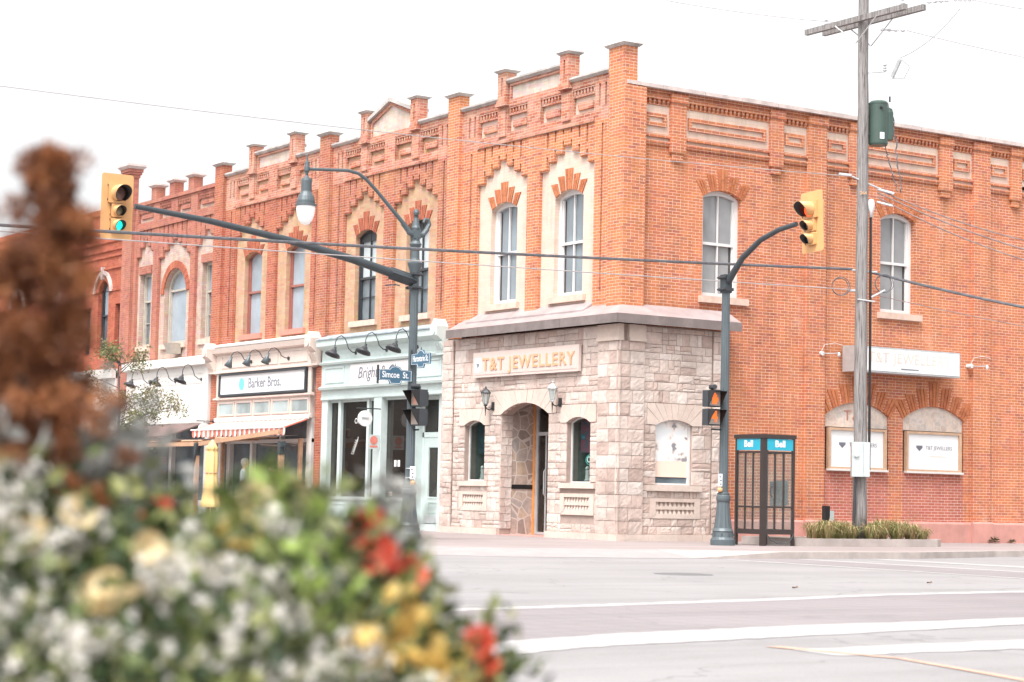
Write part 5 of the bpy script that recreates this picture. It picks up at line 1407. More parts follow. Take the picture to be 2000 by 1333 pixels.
m_ = MB(); m_.tube([(x1 - .02, y0 + .12, .24), (x1 + .03, y0 + .20, .12), (x1 + .04, y0 + .36, .05), (x1 + .04, y0 + .55, .05), (x1 + .03, y0 + .72, .12), (x1 - .0, y1 - .02, .24)], .010, 6)
m_.build('cable', M['pole_dark'], bo)

# ------------------------------------------------------------------ utility pole and its gear
UX, UY = 2.55, 4.45
up = thing('utility_pole', 'weathered grey wooden utility pole with double crossarm standing in the grass bed', 'utility pole', (UX, UY, 0))
m_ = MB(); n = 18; rr = random.Random(5)
pts = []; rad = []
for i in range(n + 1):
    z = 13 * i / n; pts.append((UX + rr.uniform(-.008, .008), UY + rr.uniform(-.008, .008), z)); rad.append(.150 - .0035 * z + rr.uniform(-.003, .003))
m_.tube(pts, rad, 14); m_.build('shaft', M['wood_pole'], up, smooth=True)
for dy, s_ in ((-.17, -.1), (.17, .1)):
    m_ = MB(); m_.box(UX - 1.55 + s_, UX + 1.55 + s_, UY + dy - .05, UY + dy + .05, 11.22, 11.34); m_.build('crossarm', M['wood_pole'], up)
for s_ in (-1, 1):
    for d_ in (-1, 1): m_ = MB(); m_.tube([(UX, UY + d_ * .22, 10.75), (UX + s_ * .65, UY + d_ * .23, 11.24)], .014, 5); m_.build('brace', M['steel'], up)
def insul(m_, a, b, r_=.035, n=4):
    a, b = Vector(a), Vector(b)
    k = 4 * n; ps = [a.lerp(b, i / k) for i in range(k + 1)]
    m_.tube(ps, [r_ if (i % 4 in (1, 2)) else r_ * .45 for i in range(k + 1)], 8)
m_ = MB()
for s_ in (-1.0, 1.35): insul(m_, (UX + s_, UY - .17, 11.34), (UX + s_, UY - .17, 11.50), .045, 2)
insul(m_, (UX - .55, UY + .35, 11.36), (UX - 1.0, UY + .1, 11.44), .04, 4)
insul(m_, (UX + 1.6, UY + .3, 11.42), (UX + 1.95, UY + .62, 11.44), .04, 4)
insul(m_, (UX + 2.0, UY + .66, 11.44), (UX + 2.3, UY + .92, 11.42), .03, 4)
insul(m_, (UX + .3, UY + .2, 11.05), (UX + .7, UY + .6, 11.02), .035, 4)
insul(m_, (UX + .3, UY + .35, 10.16), (UX + .3, UY + .35, 10.34), .05, 3)
m_.build('insulator', M['porcelain'], up)
m_ = MB(); m_.tube([(UX, UY, 10.13), (UX + .3, UY + .35, 10.16)], .018, 6)
m_.tube([(UX + .45, UY + .42, 10.02), (UX + .62, UY + .48, 10.38)], .045, 8); m_.tube([(UX + .62, UY + .48, 10.40), (UX + .8, UY + .6, 10.22), (UX + .66, UY + .56, 9.98), (UX + .45, UY + .42, 10.0)], .012, 5)
m_.build('fuse_cutout', M['steel'], up)
text(up, 'pole_number', '264', .10, Matrix.Translation((UX + .155 * .83, UY - .155 * .56, 7.5)) @ Matrix(((.56, 0, .83, 0), (.83, 0, -.56, 0), (0, 1, 0, 0), (0, 0, 0, 1))), M['yellow'], .003)
m_ = MB(); k0 = (UX + .11, UY + .16)
m_.tube([(k0[0], k0[1], 1.6), (k0[0], k0[1], 4.2), (k0[0] - .01, k0[1], 7.0)], .028, 8); m_.build('riser_pipe', M['black'], up)
m_ = MB(); m_.lathe([(.04, 7.0), (.045, 7.12), (.075, 7.18), (.08, 7.30), (.05, 7.38), (.0, 7.40)], (k0[0], k0[1], 0), 12); m_.build('weatherhead', M['white'], up, smooth=True)
t = thing('transformer', 'dark green drum transformer hung on the wooden pole', 'transformer', (2.71, 4.75, 8.55))
m_ = MB(); m_.lathe([(.19, 8.56), (.205, 8.60), (.205, 9.44), (.21, 9.45), (.21, 9.48), (.17, 9.52), (.0, 9.53)], (2.71, 4.75, 0), 24); m_.build('drum', pm('dark_green_enamel', (0.045, 0.075, 0.062), 0.35, var=0.1, bump=0), t)
m_ = MB(); m_.tube([(2.60, 4.55, 9.2), (2.66, 4.66, 9.2)], .04, 6); m_.tube([(2.60, 4.55, 8.8), (2.66, 4.66, 8.8)], .04, 6); m_.build('hanger', M['charcoal'], t)
m_ = MB(); m_.tube([(2.80, 4.68, 9.30), (2.93, 4.65, 9.38)], [.05, .03], 8); m_.tube([(2.9, 4.9, 9.5), (2.9, 4.9, 9.62)], .02, 6); m_.build('bushing', M['charcoal'], t)
m_ = MB(Matrix.Translation((2.71, 4.75, 0)) @ Matrix.Rotation(RAD(-20), 4, 'Z')); m_.box(.204, .21, -.05, .05, 8.68, 8.82); m_.build('label_plate', M['sign_white'], t)
t = thing('transformer', 'narrower green drum just behind the larger drum on the wooden pole', 'transformer', (2.72, 5.12, 8.7))
m_ = MB(); m_.lathe([(.12, 8.70), (.125, 8.72), (.125, 9.30), (.10, 9.38), (.03, 9.42), (.02, 9.50), (.0, 9.51)], (2.74, 4.99, 0), 18); m_.build('drum', pm('dark_green_enamel_worn', (0.05, 0.085, 0.07), 0.4, bump=0), t)
t = thing('meter_box', 'pale grey electrical box with round dial strapped to the wooden pole', 'meter box', (2.68, 4.22, 1.42))
T = Matrix.Translation((UX + .02, UY - .02, 0)) @ Matrix.Rotation(RAD(56), 4, 'Z')
M['box_grey'] = pm('pale_grey_enamel', (0.42, 0.46, 0.46), 0.45, var=0.06, bump=0.03)
m_ = MB(T); m_.box(-.22, .02, -.32, -.12, 1.45, 2.18); m_.box(.025, .16, -.30, -.12, 1.45, 2.18); m_.box(-.20, .0, -.325, -.32, 1.98, 2.16); m_.build('cabinet', M['box_grey'], t)
m_ = MB(T); m_.tube([(-.13, -.32, 1.92), (-.13, -.36, 1.92)], .055, 14); m_.build('dial', M['porcelain'], t)
m_ = MB(T); m_.tube([(-.12, -.22, 1.46), (-.13, -.22, 1.2), (-.14, -.21, .9), (-.17, -.20, .1)], [.025, .025, .035, .03], 8); m_.build('conduit', M['charcoal'], t)
t = thing('bollard', 'short black post with grey outlet box in the grass bed', 'bollard', (2.0, 4.0, 0.1))
m_ = MB(); m_.box(1.94, 2.06, 3.94, 4.06, .1, .82); m_.build('post', M['black'], t)
m_ = MB(); m_.box(2.0, 2.08, 4.06, 4.16, .50, .72); m_.build('outlet_box', M['box_grey'], t)

def wire(name, lab, a, b, sag, r_, mat, n=24, cat='cable', wob=0):
    a, b = Vector(a), Vector(b); pts = []
    q = random.Random(len(lab))
    for i in range(n + 1):
        f = i / n; p_ = a.lerp(b, f); p_.z -= 4 * sag * f * (1 - f)
        if wob: p_ += Vector((q.uniform(-wob, wob), q.uniform(-wob, wob), q.uniform(-wob, wob)))
        pts.append(p_)
    m_ = MB(); m_.tube(pts, r_, 6); o = m_.build(name, mat); tag(o, lab, cat, 'overhead wires'); return o
M['cable'] = pm('grey_black_cable', (0.10, 0.10, 0.11), 0.5, var=0.35, scale=8)
M['wire_pale'] = pm('bare_pale_wire', (0.36, 0.33, 0.33), 0.5, 0.1, bump=0)
M['wire_brown'] = pm('brown_service_cable', (0.22, 0.16, 0.15), 0.6, var=0.3)
PX = (UX, UY)
wire('overhead_wire', 'thin pale wire crossing above the roofs to the wooden pole', (2.2, -15.4, 7.44), (2.45, 4.3, 7.88), .12, .008, M['wire_pale'])
wire('overhead_cable', 'thick twisted cable running across the scene below the long signal arm', (2.1, -15.2, 5.13), (2.42, 4.3, 5.88), .05, .028, M['cable'])
wire('overhead_wire', 'thin grey wire just below the thick twisted cable', (2.1, -15.2, 5.04), (2.42, 4.3, 5.44), .02, .011, M['wire_pale'])
wire('overhead_cable', 'thick twisted cable dropping to the right from the wooden pole', (2.6, 4.7, 5.83), (5.48, 8.58, 4.86), .06, .03, M['cable'])
wire('overhead_wire', 'uppermost brown service cable right of the wooden pole', (2.7, 4.75, 7.62), (5.55, 8.5, 6.28), .20, .014, M['wire_brown'])
wire('overhead_wire', 'middle brown service cable right of the wooden pole', (2.7, 4.75, 7.55), (5.54, 8.51, 6.00), .18, .016, M['wire_brown'])
wire('overhead_wire', 'lowest brown service cable right of the wooden pole', (2.7, 4.75, 7.45), (5.53, 8.53, 5.76), .22, .014, M['wire_brown'])
wire('overhead_wire', 'thin wire below the thick cable right of the wooden pole', (2.6, 4.7, 5.36), (5.46, 8.61, 4.46), .04, .009, M['wire_brown'])
wire('overhead_wire', 'high thin power line leaving the crossarm to the right', (UX + 2.3, UY + .92, 11.42), (6.9, 9.0, 11.0), .05, .008, M['wire_pale'])
wire('overhead_wire', 'thin power line below the crossarm running right', (UX + .7, UY + .6, 11.02), (5.09, 9.05, 10.37), .05, .008, M['wire_pale'])
wire('overhead_wire', 'thin power line reaching the crossarm from the left', (-.2, 1.2, 11.75), (UX - 1.0, UY + .1, 11.44), .05, .008, M['wire_pale'])
wire('overhead_wire', 'slack wire from the high line down to the fuse on the wooden pole', (UX + 2.1, UY + .75, 11.25), (UX + .62, UY + .48, 10.42), .14, .008, M['wire_pale'])
wire('overhead_cable', 'black drop cable hanging below the transformer drums', (2.78, 5.12, 9.2), (2.95, 5.2, 7.55), .0, .014, M['cable'], wob=.02)
wire('overhead_cable', 'second black drop cable beside the first below the drums', (2.70, 4.95, 8.6), (2.9, 5.15, 7.6), .0, .012, M['cable'], wob=.025)
def coil(lab, c, r_, turns=2):
    m_ = MB(); q = random.Random(int(c[1] * 10)); pts = []
    for i in range(turns * 20 + 1):
        a = 2 * math.pi * i / 20; k = r_ * (1 + .06 * math.sin(a * .5 + 1))
        pts.append((c[0] + .56 * k * math.cos(a) + .02 * math.sin(a * .7), c[1] + .83 * k * math.cos(a), c[2] + k * math.sin(a)))
    m_.tube(pts, .009, 5); o = m_.build('cable_coil', M['cable']); tag(o, lab, 'cable coil', 'spare cable loops on the wooden pole')
coil('loop of spare black cable left of the wooden pole', (2.30, 4.08, 5.50), .19)
coil('loop of spare black cable right of the wooden pole', (2.80, 4.86, 5.58), .19)
t = thing('cable_clamp', 'pale metal clamps and splices gathered on the wooden pole at wire height', 'cable clamp', (2.6, 4.5, 5.3))
m_ = MB()
for a, b, r_ in (((2.42, 4.28, 5.86), (2.68, 4.78, 5.83), .022), ((2.38, 4.25, 5.42), (2.5, 4.42, 5.42), .03), ((2.7, 4.6, 5.28), (2.85, 4.85, 5.44), .02), ((2.6, 4.3, 5.22), (2.78, 4.62, 5.18), .018), ((2.5, 4.2, 7.86), (2.75, 4.8, 7.62), .02), ((2.3, 4.0, 7.92), (2.42, 4.25, 7.9), .03), ((2.7, 4.75, 7.62), (2.95, 5.0, 7.52), .03), ((2.72, 4.72, 7.34), (2.95, 4.95, 7.25), .026)):
    m_ = MB(); m_.tube([a, b], r_, 6); m_.build('clamp', M['steel'], t)

# ------------------------------------------------------------------ ground
m_ = MB(); m_.add([(-320, -320, -.12), (320, -320, -.12), (320, 320, -.12), (-320, 320, -.12)], [(0, 1, 2, 3)]); struct(m_, 'road', M['asphalt'])
outer = [(-120, -8.7), (3.7, -8.4), (5.2, -7.9), (6.0, -6.6), (6.4, -4.8), (6.65, -3.3), (6.85, -1.4), (6.75, 2.06), (5.9, 5.0), (5.3, 9), (5.0, 14), (4.8, 120)]
inner = [(-120, -8.5), (3.3, -7.3), (4.4, -6.9), (5.0, -6.1), (5.3, -4.6), (5.6, -3.3), (6.5, -1.4), (6.58, 2.0), (5.74, 4.95), (5.14, 8.97), (4.84, 14), (4.64, 120)]
m_ = MB(); k = len(inner)
m_.add([(x, y, 0) for x, y in inner] + [(-120, 120, 0)], [tuple(range(k + 1))]); struct(m_, 'pavement', M['walk'])
m_ = MB()
for i in range(k - 1):
    a, b, c, d = inner[i], inner[i + 1], outer[i + 1], outer[i]
    if i <= 4:
        m_.add([(*a, 0), (*b, 0), (*c, -.117), (*d, -.117)], [(0, 1, 2, 3)])
struct(m_, 'kerb_ramp', M['kerb_white'])
m_ = MB()
m_.add([(6.5, -1.4, .003), (6.85, -1.4, .003), (6.65, -3.3, -.117), (5.6, -3.3, .003), (6.85, -1.4, -.125)], [(0, 1, 2, 3), (1, 4, 2)])
for i in range(6, k - 1):
    a, b, c, d = inner[i], inner[i + 1], outer[i + 1], outer[i]
    m_.add([(*a, .003), (*b, .003), (*c, .003), (*d, .003), (*c, -.125), (*d, -.125), (*b, -.125), (*a, -.125)], [(0, 1, 2, 3), (3, 2, 4, 5), (0, 3, 5, 7)])
struct(m_, 'kerb', M['kerb'])
def paint(pts_a, pts_b, mat, name, z):
    rp_ = random.Random(len(name) + int(abs(z) * 1e4)); aa, bb = [], []
    wob_ = .035 if 'line' in name and 'centre' not in name else 0.0
    for i in range(len(pts_a) - 1):
        for j in range(14):
            f = j / 14
            aa.append(tuple(p_ + (q_ - p_) * f + rp_.uniform(-wob_, wob_) for p_, q_ in zip(pts_a[i], pts_a[i + 1])))
            bb.append(tuple(p_ + (q_ - p_) * f + rp_.uniform(-wob_, wob_) for p_, q_ in zip(pts_b[i], pts_b[i + 1])))
    pts_a, pts_b = aa + [pts_a[-1]], bb + [pts_b[-1]]
    m_ = MB(); k = len(pts_a)
    m_.add([(*p_, z) for p_ in pts_a] + [(*p_, z) for p_ in pts_b], [(i, i + 1, k + i + 1, k + i) for i in range(k - 1)]); return struct(m_, name, mat)
thin = [(20.9, -26), (19.6, -19), (18.9, -15.8), (18.55, -13.8), (18.1, -11.4), (17.5, -9.2), (17.25, -6.7), (17.0, 6)]
ttop = [(24.6, -26), (22.9, -19.2), (22.35, -17.7), (21.85, -16.2), (21.55, -14.4), (21.2, -11), (20.9, -5), (20.8, 4)]
tbot = [(25.7, -26), (23.9, -19.6), (23.36, -18.3), (22.86, -16.95), (22.6, -15.3), (21.95, -11.8), (21.6, -5), (21.5, 4)]
paint([(x - .2, y) for x, y in thin], ttop, M['xwalk'], 'crosswalk_band', -.1184)
paint([(x - .16, y) for x, y in thin], [(x + .16, y) for x, y in thin], M['paint'], 'crosswalk_line', -.1166)
paint(ttop, tbot, M['paint'], 'crosswalk_line', -.1164)
paint([(23.0, -8), (23.34, -13.35), (23.56, -15.93)], [(23.5, -8), (24.04, -14.12), (24.1, -16.0)], M['paint'], 'stop_line', -.1166)
paint([(23.3, -15.80), (24.42, -15.68), (25.97, -16.12), (29, -17.1)], [(23.3, -15.95), (24.42, -15.76), (25.97, -16.23), (29, -17.25)], M['paint_orange'], 'centre_line', -.1148)
paint([(6.9, -2.9), (30, -4.2)], [(6.9, -1.1), (30, -1.4)], M['xwalk'], 'crosswalk_band', -.1184)
paint([(6.9, -3.0), (30, -4.4)], [(6.9, -2.8), (30, -4.15)], M['paint'], 'crosswalk_line', -.1166)
paint([(6.95, -1.25), (30, -1.5)], [(6.95, -1.0), (30, -1.2)], M['paint'], 'crosswalk_line', -.1166)
paint([(7.0, .45), (30, .5)], [(7.0, .95), (30, 1.1)], M['paint'], 'stop_line', -.1166)
t = MB(); t.lathe([(.0, 0), (.40, 0), (.42, -.01)], (12.45, -8.1, -.114), 24); o = t.build('manhole_cover', pm('cast_iron', (0.12, 0.12, 0.12), 0.7)); tag(o, 'round iron manhole cover in the middle of the pale road', 'manhole cover')
q = random.Random(11)
for x, y, lab in ((16.2, -9.4, 'dark fallen leaf by the thin white crossing line'), (15.4, -6.4, 'dark fallen leaf farther right on the pale road')):
    m_ = MB(); m_.add([(x - .05, y, -.11), (x, y - .035, -.09), (x + .06, y, -.10), (x, y + .04, -.08)], [(0, 1, 2, 3)]); o = m_.build('fallen_leaf', pm('dead_leaf', (0.16, 0.09, 0.05), 0.8)); tag(o, lab, 'leaf')

# grass bed with a concrete kerb
t = thing('planting_bed', 'low concrete kerbed bed round the foot of the wooden pole', 'planting bed', (2.4, 4.2, 0))
a_, b_ = [(1.5, 2.1), (3.3, 2.1), (3.3, 6.0), (3.0, 6.4), (1.5, 6.4)], [(1.65, 2.26), (3.14, 2.26), (3.14, 5.95), (2.93, 6.24), (1.65, 6.24)]
m_ = MB(); R_ = Matrix(((1, 0, 0, 0), (0, 0, 1, 0), (0, 1, 0, 0), (0, 0, 0, 1)))
m_.ring(a_, b_, 0.0, .155, R_); m_.build('kerb', M['kerb'], t)
m_ = MB(); m_.flat([(1.65, 2.26), (3.14, 2.26), (3.14, 5.95), (2.93, 6.24), (1.65, 6.24)], .0, .11); m_.build('soil', pm('dry_soil', (0.24, 0.18, 0.13), 0.95, var=.3), t)
def leafmat(name, cols, rough=0.6):
    m, n, p = newmat(name); g = n.nodes.new('ShaderNodeNewGeometry'); k = len(cols)
    c = ramp(n, g.outputs['Random Per Island'], [(i / (k - 1), cc) for i, cc in enumerate(cols)])
    n.links.new(c, p.inputs['Base Color']); p.inputs['Roughness'].default_value = rough
    tl = n.nodes.new('ShaderNodeBsdfTranslucent'); n.links.new(c, tl.inputs[0])
    mx = n.nodes.new('ShaderNodeMixShader'); mx.inputs[0].default_value = .25
    o = [x for x in n.nodes if x.type == 'OUTPUT_MATERIAL'][0]
    n.links.new(p.outputs[0], mx.inputs[1]); n.links.new(tl.outputs[0], mx.inputs[2]); n.links.new(mx.outputs[0], o.inputs[0])
    return m
M['grass'] = leafmat('ornamental_grass', [(0.130, 0.163, 0.048), (0.221, 0.250, 0.084), (0.338, 0.312, 0.132), (0.468, 0.375, 0.204), (0.390, 0.213, 0.120)])
q = random.Random(4); m_ = MB()
for (cx_, cy_, n, h, sp) in ((2.9, 3.25, 260, .40, .20), (2.8, 3.65, 240, .40, .22), (2.7, 4.05, 180, .30, .20), (3.0, 4.4, 240, .34, .22), (2.8, 4.8, 300, .42, .24), (2.9, 5.2, 280, .40, .24), (2.9, 5.6, 240, .36, .22), (2.95, 5.9, 150, .26, .2), (2.2, 5.0, 200, .35, .3), (2.2, 3.5, 160, .35, .3)):
    for i in range(n):
        h_ = h; a = q.uniform(0, 6.283); r_ = q.uniform(0, sp * .5); x, y = cx_ + r_ * math.cos(a), cy_ + r_ * math.sin(a)
        b = a + q.uniform(-.6, .6); L = h * 1.25 * q.uniform(.45, 1.15); sp_ = q.uniform(.1, 1.15) * L
        w_ = .008; px_, py_ = -math.sin(b) * w_, math.cos(b) * w_
        x1, y1, z1 = x + math.cos(b) * sp_ * .45, y + math.sin(b) * sp_ * .45, .1 + L * .75
        x2, y2, z2 = x + math.cos(b) * sp_, y + math.sin(b) * sp_, .1 + L * q.uniform(.3, 1.0)
        m_.add([(x - px_, y - py_, .1), (x + px_, y + py_, .1), (x1 + px_, y1 + py_, z1), (x1 - px_, y1 - py_, z1), (x2, y2, z2)], [(0, 1, 2, 3), (3, 2, 4)])
o = m_.build('ornamental_grass', M['grass'], recalc=False); tag(o, 'clumps of long dry green grass at the foot of the wooden pole', 'grass', kind='stuff')
M['leaf_dark'] = leafmat('weed_leaf', [(0.04, 0.08, 0.03), (0.09, 0.14, 0.05), (0.12, 0.12, 0.06)])
for y, s_, lab in ((11.1, .13, 'small green weed at the foot of the pink plinth'), (11.75, .08, 'tiny dry weed at the foot of the pink plinth, far right')):
    m_ = MB()
    for i in range(70):
        a, e = q.uniform(0, 6.28), q.uniform(.1, 1.3); L = s_ * q.uniform(.5, 1.2)
        c_ = (.10 + L * math.cos(a) * math.cos(e), y + L * 1.3 * math.sin(a) * math.cos(e), .02 + L * math.sin(e)); d = s_ * .25
        m_.add([(c_[0] - d, c_[1], c_[2]), (c_[0], c_[1] - d, c_[2] + d * .4), (c_[0] + d, c_[1], c_[2]), (c_[0], c_[1] + d, c_[2] - d * .3)], [(0, 1, 2, 3)])
    t = thing('weed', lab, 'weed', (.1, y, 0)); m_.build('leaves', M['leaf_dark'], t, recalc=False)

# ------------------------------------------------------------------ street tree
t = thing('street_tree', 'slender leafy street tree in front of the blank white shopfront', 'tree', (-15.1, -5.0, 0))
q = random.Random(21); tr = MB(); lf = MB(); lf2 = MB()
trunk = [(-15.1, -5.0, 0), (-15.08, -5.02, 1.0), (-15.15, -4.98, 2.0), (-15.05, -5.0, 3.0), (-15.1, -5.05, 4.0), (-15.0, -5.0, 4.5)]
tr.tube(trunk, [.06, .05, .042, .03, .018, .008], 8)
def leafclump(mb, c, r_, n, s_):
    for i in range(n):
        v = Vector((q.gauss(0, 1), q.gauss(0, 1), q.gauss(0, 1))) * r_ * .55; p_ = Vector(c) + v
        a = Vector((q.uniform(-1, 1), q.uniform(-1, 1), q.uniform(-1, .6))).normalized(); b = a.cross(Vector((q.uniform(-1, 1), q.uniform(-1, 1), q.uniform(-1, 1)))).normalized()
        L, W_ = s_ * q.uniform(.7, 1.4), s_ * q.uniform(.25, .45)
        mb.add([tuple(p_), tuple(p_ + a * L * .5 + b * W_), tuple(p_ + a * L), tuple(p_ + a * L * .5 - b * W_)], [(0, 1, 2, 3)])
for i in range(34):
    z0 = q.uniform(1.1, 4.2); a = q.uniform(0, 6.283)
    if q.random() < .5: a = q.uniform(.35, 1.6)      # fuller towards the shop side
    L = (1.55 - abs(z0 - 2.4) * .42) * q.uniform(.6, 1.1)
    p0 = Vector((-15.08, -5.0, z0)); d = Vector((math.cos(a), math.sin(a), q.uniform(.15, .8))).normalized()
    p1 = p0 + d * L * .5 + Vector((0, 0, q.uniform(-.05, .1))); p2 = p0 + d * L + Vector((q.uniform(-.1, .1), q.uniform(-.1, .1), q.uniform(-.2, .1)))
    tr.tube([p0, p1, p2], [.016, .009, .004], 5)
    for j in range(5):
        f = q.uniform(.35, 1.0); c_ = p0.lerp(p1, f * 2) if f < .5 else p1.lerp(p2, f * 2 - 1)
        e = c_ + Vector((q.uniform(-.25, .25), q.uniform(-.25, .25), q.uniform(-.2, .25)))
        tr.tube([c_, e], [.006, .002], 4)
        leafclump(lf if q.random() < .7 else lf2, e, .17, q.randint(20, 46), .062)
for z in (1.3, 1.6, 1.9, 2.2, 1.1):
    leafclump(lf, (-15.05 + q.uniform(-.25, .3), -5 + q.uniform(-.3, .3), z), .32, 170, .08)
tr.build('trunk', pm('grey_bark', (0.09, 0.085, 0.09), 0.9, var=.3), t)
M['leaf_tree'] = leafmat('tree_leaf', [(0.06, 0.09, 0.03), (0.12, 0.15, 0.05), (0.20, 0.21, 0.08), (0.27, 0.22, 0.11)])
M['leaf_bronze'] = leafmat('bronzing_tree_leaf', [(0.160, 0.162, 0.081), (0.240, 0.209, 0.117), (0.272, 0.190, 0.117)])
c_ = lf.build('crown', M['leaf_tree'], t, recalc=False); lf2.build('bronzing_leaves', M['leaf_bronze'], c_, recalc=False)

# ------------------------------------------------------------------ awnings and patio
M['awn_dark'] = pm('brown_awning_cloth', (0.15, 0.10, 0.09), 0.8, var=.1)
t = thing('awning', 'dark brown fabric awning under the blank white shopfront', 'awning', (-22.5, -.6, 2.4))
m_ = MB(FA); m_.add([(-25.8, .16, 2.80), (-20.3, .16, 2.84), (-20.3, 1.3, 2.42), (-25.8, 1.3, 2.36), (-25.8, .16, 2.76), (-20.3, .16, 2.80), (-20.3, 1.3, 2.38), (-25.8, 1.3, 2.32)], [(0, 1, 2, 3), (7, 6, 5, 4), (0, 4, 5, 1), (1, 5, 6, 2), (2, 6, 7, 3), (3, 7, 4, 0)])
m_.box(-25.8, -20.3, 1.285, 1.30, 2.16, 2.36); m_.build('cloth', M['awn_dark'], t)
m_ = MB(FA); m_.tube([(-25.8, 1.33, 2.36), (-21.9, 1.33, 2.40)], .03, 8); m_.tube([(-25, .16, 2.3), (-25, 1.3, 2.36)], .015, 6); m_.tube([(-21, .16, 2.3), (-21, 1.3, 2.38)], .015, 6); m_.build('front_bar', M['white'], t)
def stripe_mat():
    m, n, p = newmat('red_striped_cloth'); g = n.nodes.new('ShaderNodeNewGeometry'); s = n.nodes.new('ShaderNodeSeparateXYZ'); n.links.new(g.outputs['Position'], s.inputs[0])
    f = mth(n, 'LESS_THAN', mth(n, 'FRACT', mth(n, 'MULTIPLY', mth(n, 'ADD', s.outputs[0], 100), 3.4)), .5)
    n.links.new(mixc(n, f, (0.62, 0.52, 0.48), (0.50, 0.13, 0.09)), p.inputs['Base Color']); p.inputs['Roughness'].default_value = .8; return m
t = thing('awning', 'red and white striped awning with scalloped edge under the cream shopfront', 'awning', (-16.5, -.5, 2.5))
m_ = MB(FA); m_.add([(-19.4, .22, 2.82), (-13.7, .22, 2.82), (-13.7, .95, 2.56), (-19.4, .95, 2.56), (-19.4, .22, 2.79), (-13.7, .22, 2.79), (-13.7, .95, 2.53), (-19.4, .95, 2.53)], [(0, 1, 2, 3), (7, 6, 5, 4), (0, 4, 5, 1), (1, 5, 6, 2), (2, 6, 7, 3), (3, 7, 4, 0)])
x = -19.4
while x < -13.75:
    m_.prism([(x, 2.56), (x, 2.42), (x + .03, 2.37), (x + .12, 2.35), (x + .22, 2.37), (x + .25, 2.42), (x + .25, 2.56)], .945, .955); x += .294
m_.build('cloth', stripe_mat(), t)
m_ = MB(FA); m_.tube([(-19.45, .22, 2.84), (-13.65, .22, 2.84)], .03, 8); m_.tube([(-19.45, .97, 2.57), (-13.65, .97, 2.57)], .022, 8); m_.build('front_bar', M['white'], t)
t = thing('pergola', 'fresh timber patio frame with grey brackets in front of the two left shops', 'pergola', (-16, -2, 0))
for x in (-20.4, -16.75, -11.7):
    m_ = MB(); m_.box(x - .055, x + .055, -2.055, -1.945, 0, 2.02); p_ = m_.build('post', M['timber'], t)
    m_ = MB(); m_.box(x - .068, x + .068, -2.068, -1.932, 1.80, 2.12); m_.box(x - .068, x + .14, -2.06, -1.94, 2.0, 2.14); m_.build('bracket', M['pole_dark'], p_)
for x in (-18.9, -14.1):
    m_ = MB(); m_.box(x - .05, x + .05, -.25, -.15, 0, 2.3); m_.build('post', M['timber'], t)
m_ = MB(); m_.add([(-20.3, -2.04, 2.06), (-16.85, -2.04, 2.06), (-16.85, -1.96, 2.06), (-20.3, -1.96, 2.06), (-20.3, -2.04, 2.17), (-16.85, -2.04, 2.17), (-16.85, -1.96, 2.17), (-20.3, -1.96, 2.17)], [(0, 3, 2, 1), (4, 5, 6, 7), (0, 1, 5, 4), (1, 2, 6, 5), (2, 3, 7, 6), (3, 0, 4, 7)]); m_.build('beam', M['timber'], t)
m_ = MB(); m_.add([(-16.6, -2.04, 2.06), (-11.8, -2.04, 2.33), (-11.8, -1.96, 2.33), (-16.6, -1.96, 2.06), (-16.6, -2.04, 2.17), (-11.8, -2.04, 2.44), (-11.8, -1.96, 2.44), (-16.6, -1.96, 2.17)], [(0, 3, 2, 1), (4, 5, 6, 7), (0, 1, 5, 4), (1, 2, 6, 5), (2, 3, 7, 6), (3, 0, 4, 7)]); m_.build('beam', M['timber'], t)
for i in range(5):
    x = -20.0 + i * 1.1; z = 2.17 + (max(0, x + 16.6) * .056)
    m_ = MB(); m_.tube([(x, -2.0, z + .03), (x + .3, -.3, z + .12)], .03, 4); m_.build('rafter', M['timber'], t)
for i in range(3):
    x = -19.6 + i * 2.1; z = 2.22 + (max(0, x + 16.0) * .056)
    m_ = MB(); m_.add([(x, -1.9, z), (x + 1.5, -1.9, z + .04), (x + 1.6, -.4, z + .12), (x + .2, -.4, z + .1)], [(0, 1, 2, 3)]); m_.build('shade_sail', M['white'], t)
m_ = MB(); m_.box(-19.0, -18.88, -2.06, -1.94, 0, .95); m_.box(-20.4, -16.75, -2.02, -1.98, .74, .80); m_.build('railing', M['timber'], t)
t = thing('patio_umbrella', 'closed yellow patio umbrella tied at the middle between timber posts', 'umbrella', (-14.7, -2.5, 0))
m_ = MB(); m_.tube([(-14.7, -2.5, 0), (-14.7, -2.5, 2.2)], .02, 8); m_.lathe([(.22, 0), (.22, .05), (.05, .09)], (-14.7, -2.5, 0), 16); m_.build('pole', M['white'], t)
m_ = MB(); pr = [(.25, .42), (.24, .55), (.20, .85), (.155, 1.15), (.145, 1.30), (.15, 1.33), (.165, 1.55), (.15, 1.85), (.13, 1.92), (.17, 1.95), (.10, 2.06), (.03, 2.17), (.0, 2.18)]
vs = []; n = 32
for r_, z in pr:
    for j in range(n):
        a = 2 * math.pi * j / n; k = r_ * (1 + .13 * math.cos(8 * a + z)); vs.append((-14.7 + k * math.cos(a), -2.5 + k * math.sin(a), z))
m_.add(vs, [(i * n + j, i * n + (j + 1) % n, (i + 1) * n + (j + 1) % n, (i + 1) * n + j) for i in range(len(pr) - 1) for j in range(n)])
cl = m_.build('canopy', pm('butter_yellow_cloth', (0.72, 0.53, 0.23), 0.8, var=.08), t, smooth=True)
m_ = MB(); m_.lathe([(.15, 1.30), (.165, 1.315), (.15, 1.33)], (-14.7, -2.5, 0), 20); m_.build('tie', M['timber'], cl)
t = thing('leaning_pole', 'dark slanting pole leaning beside the closed yellow umbrella', 'pole', (-15.4, -2.7, 0))
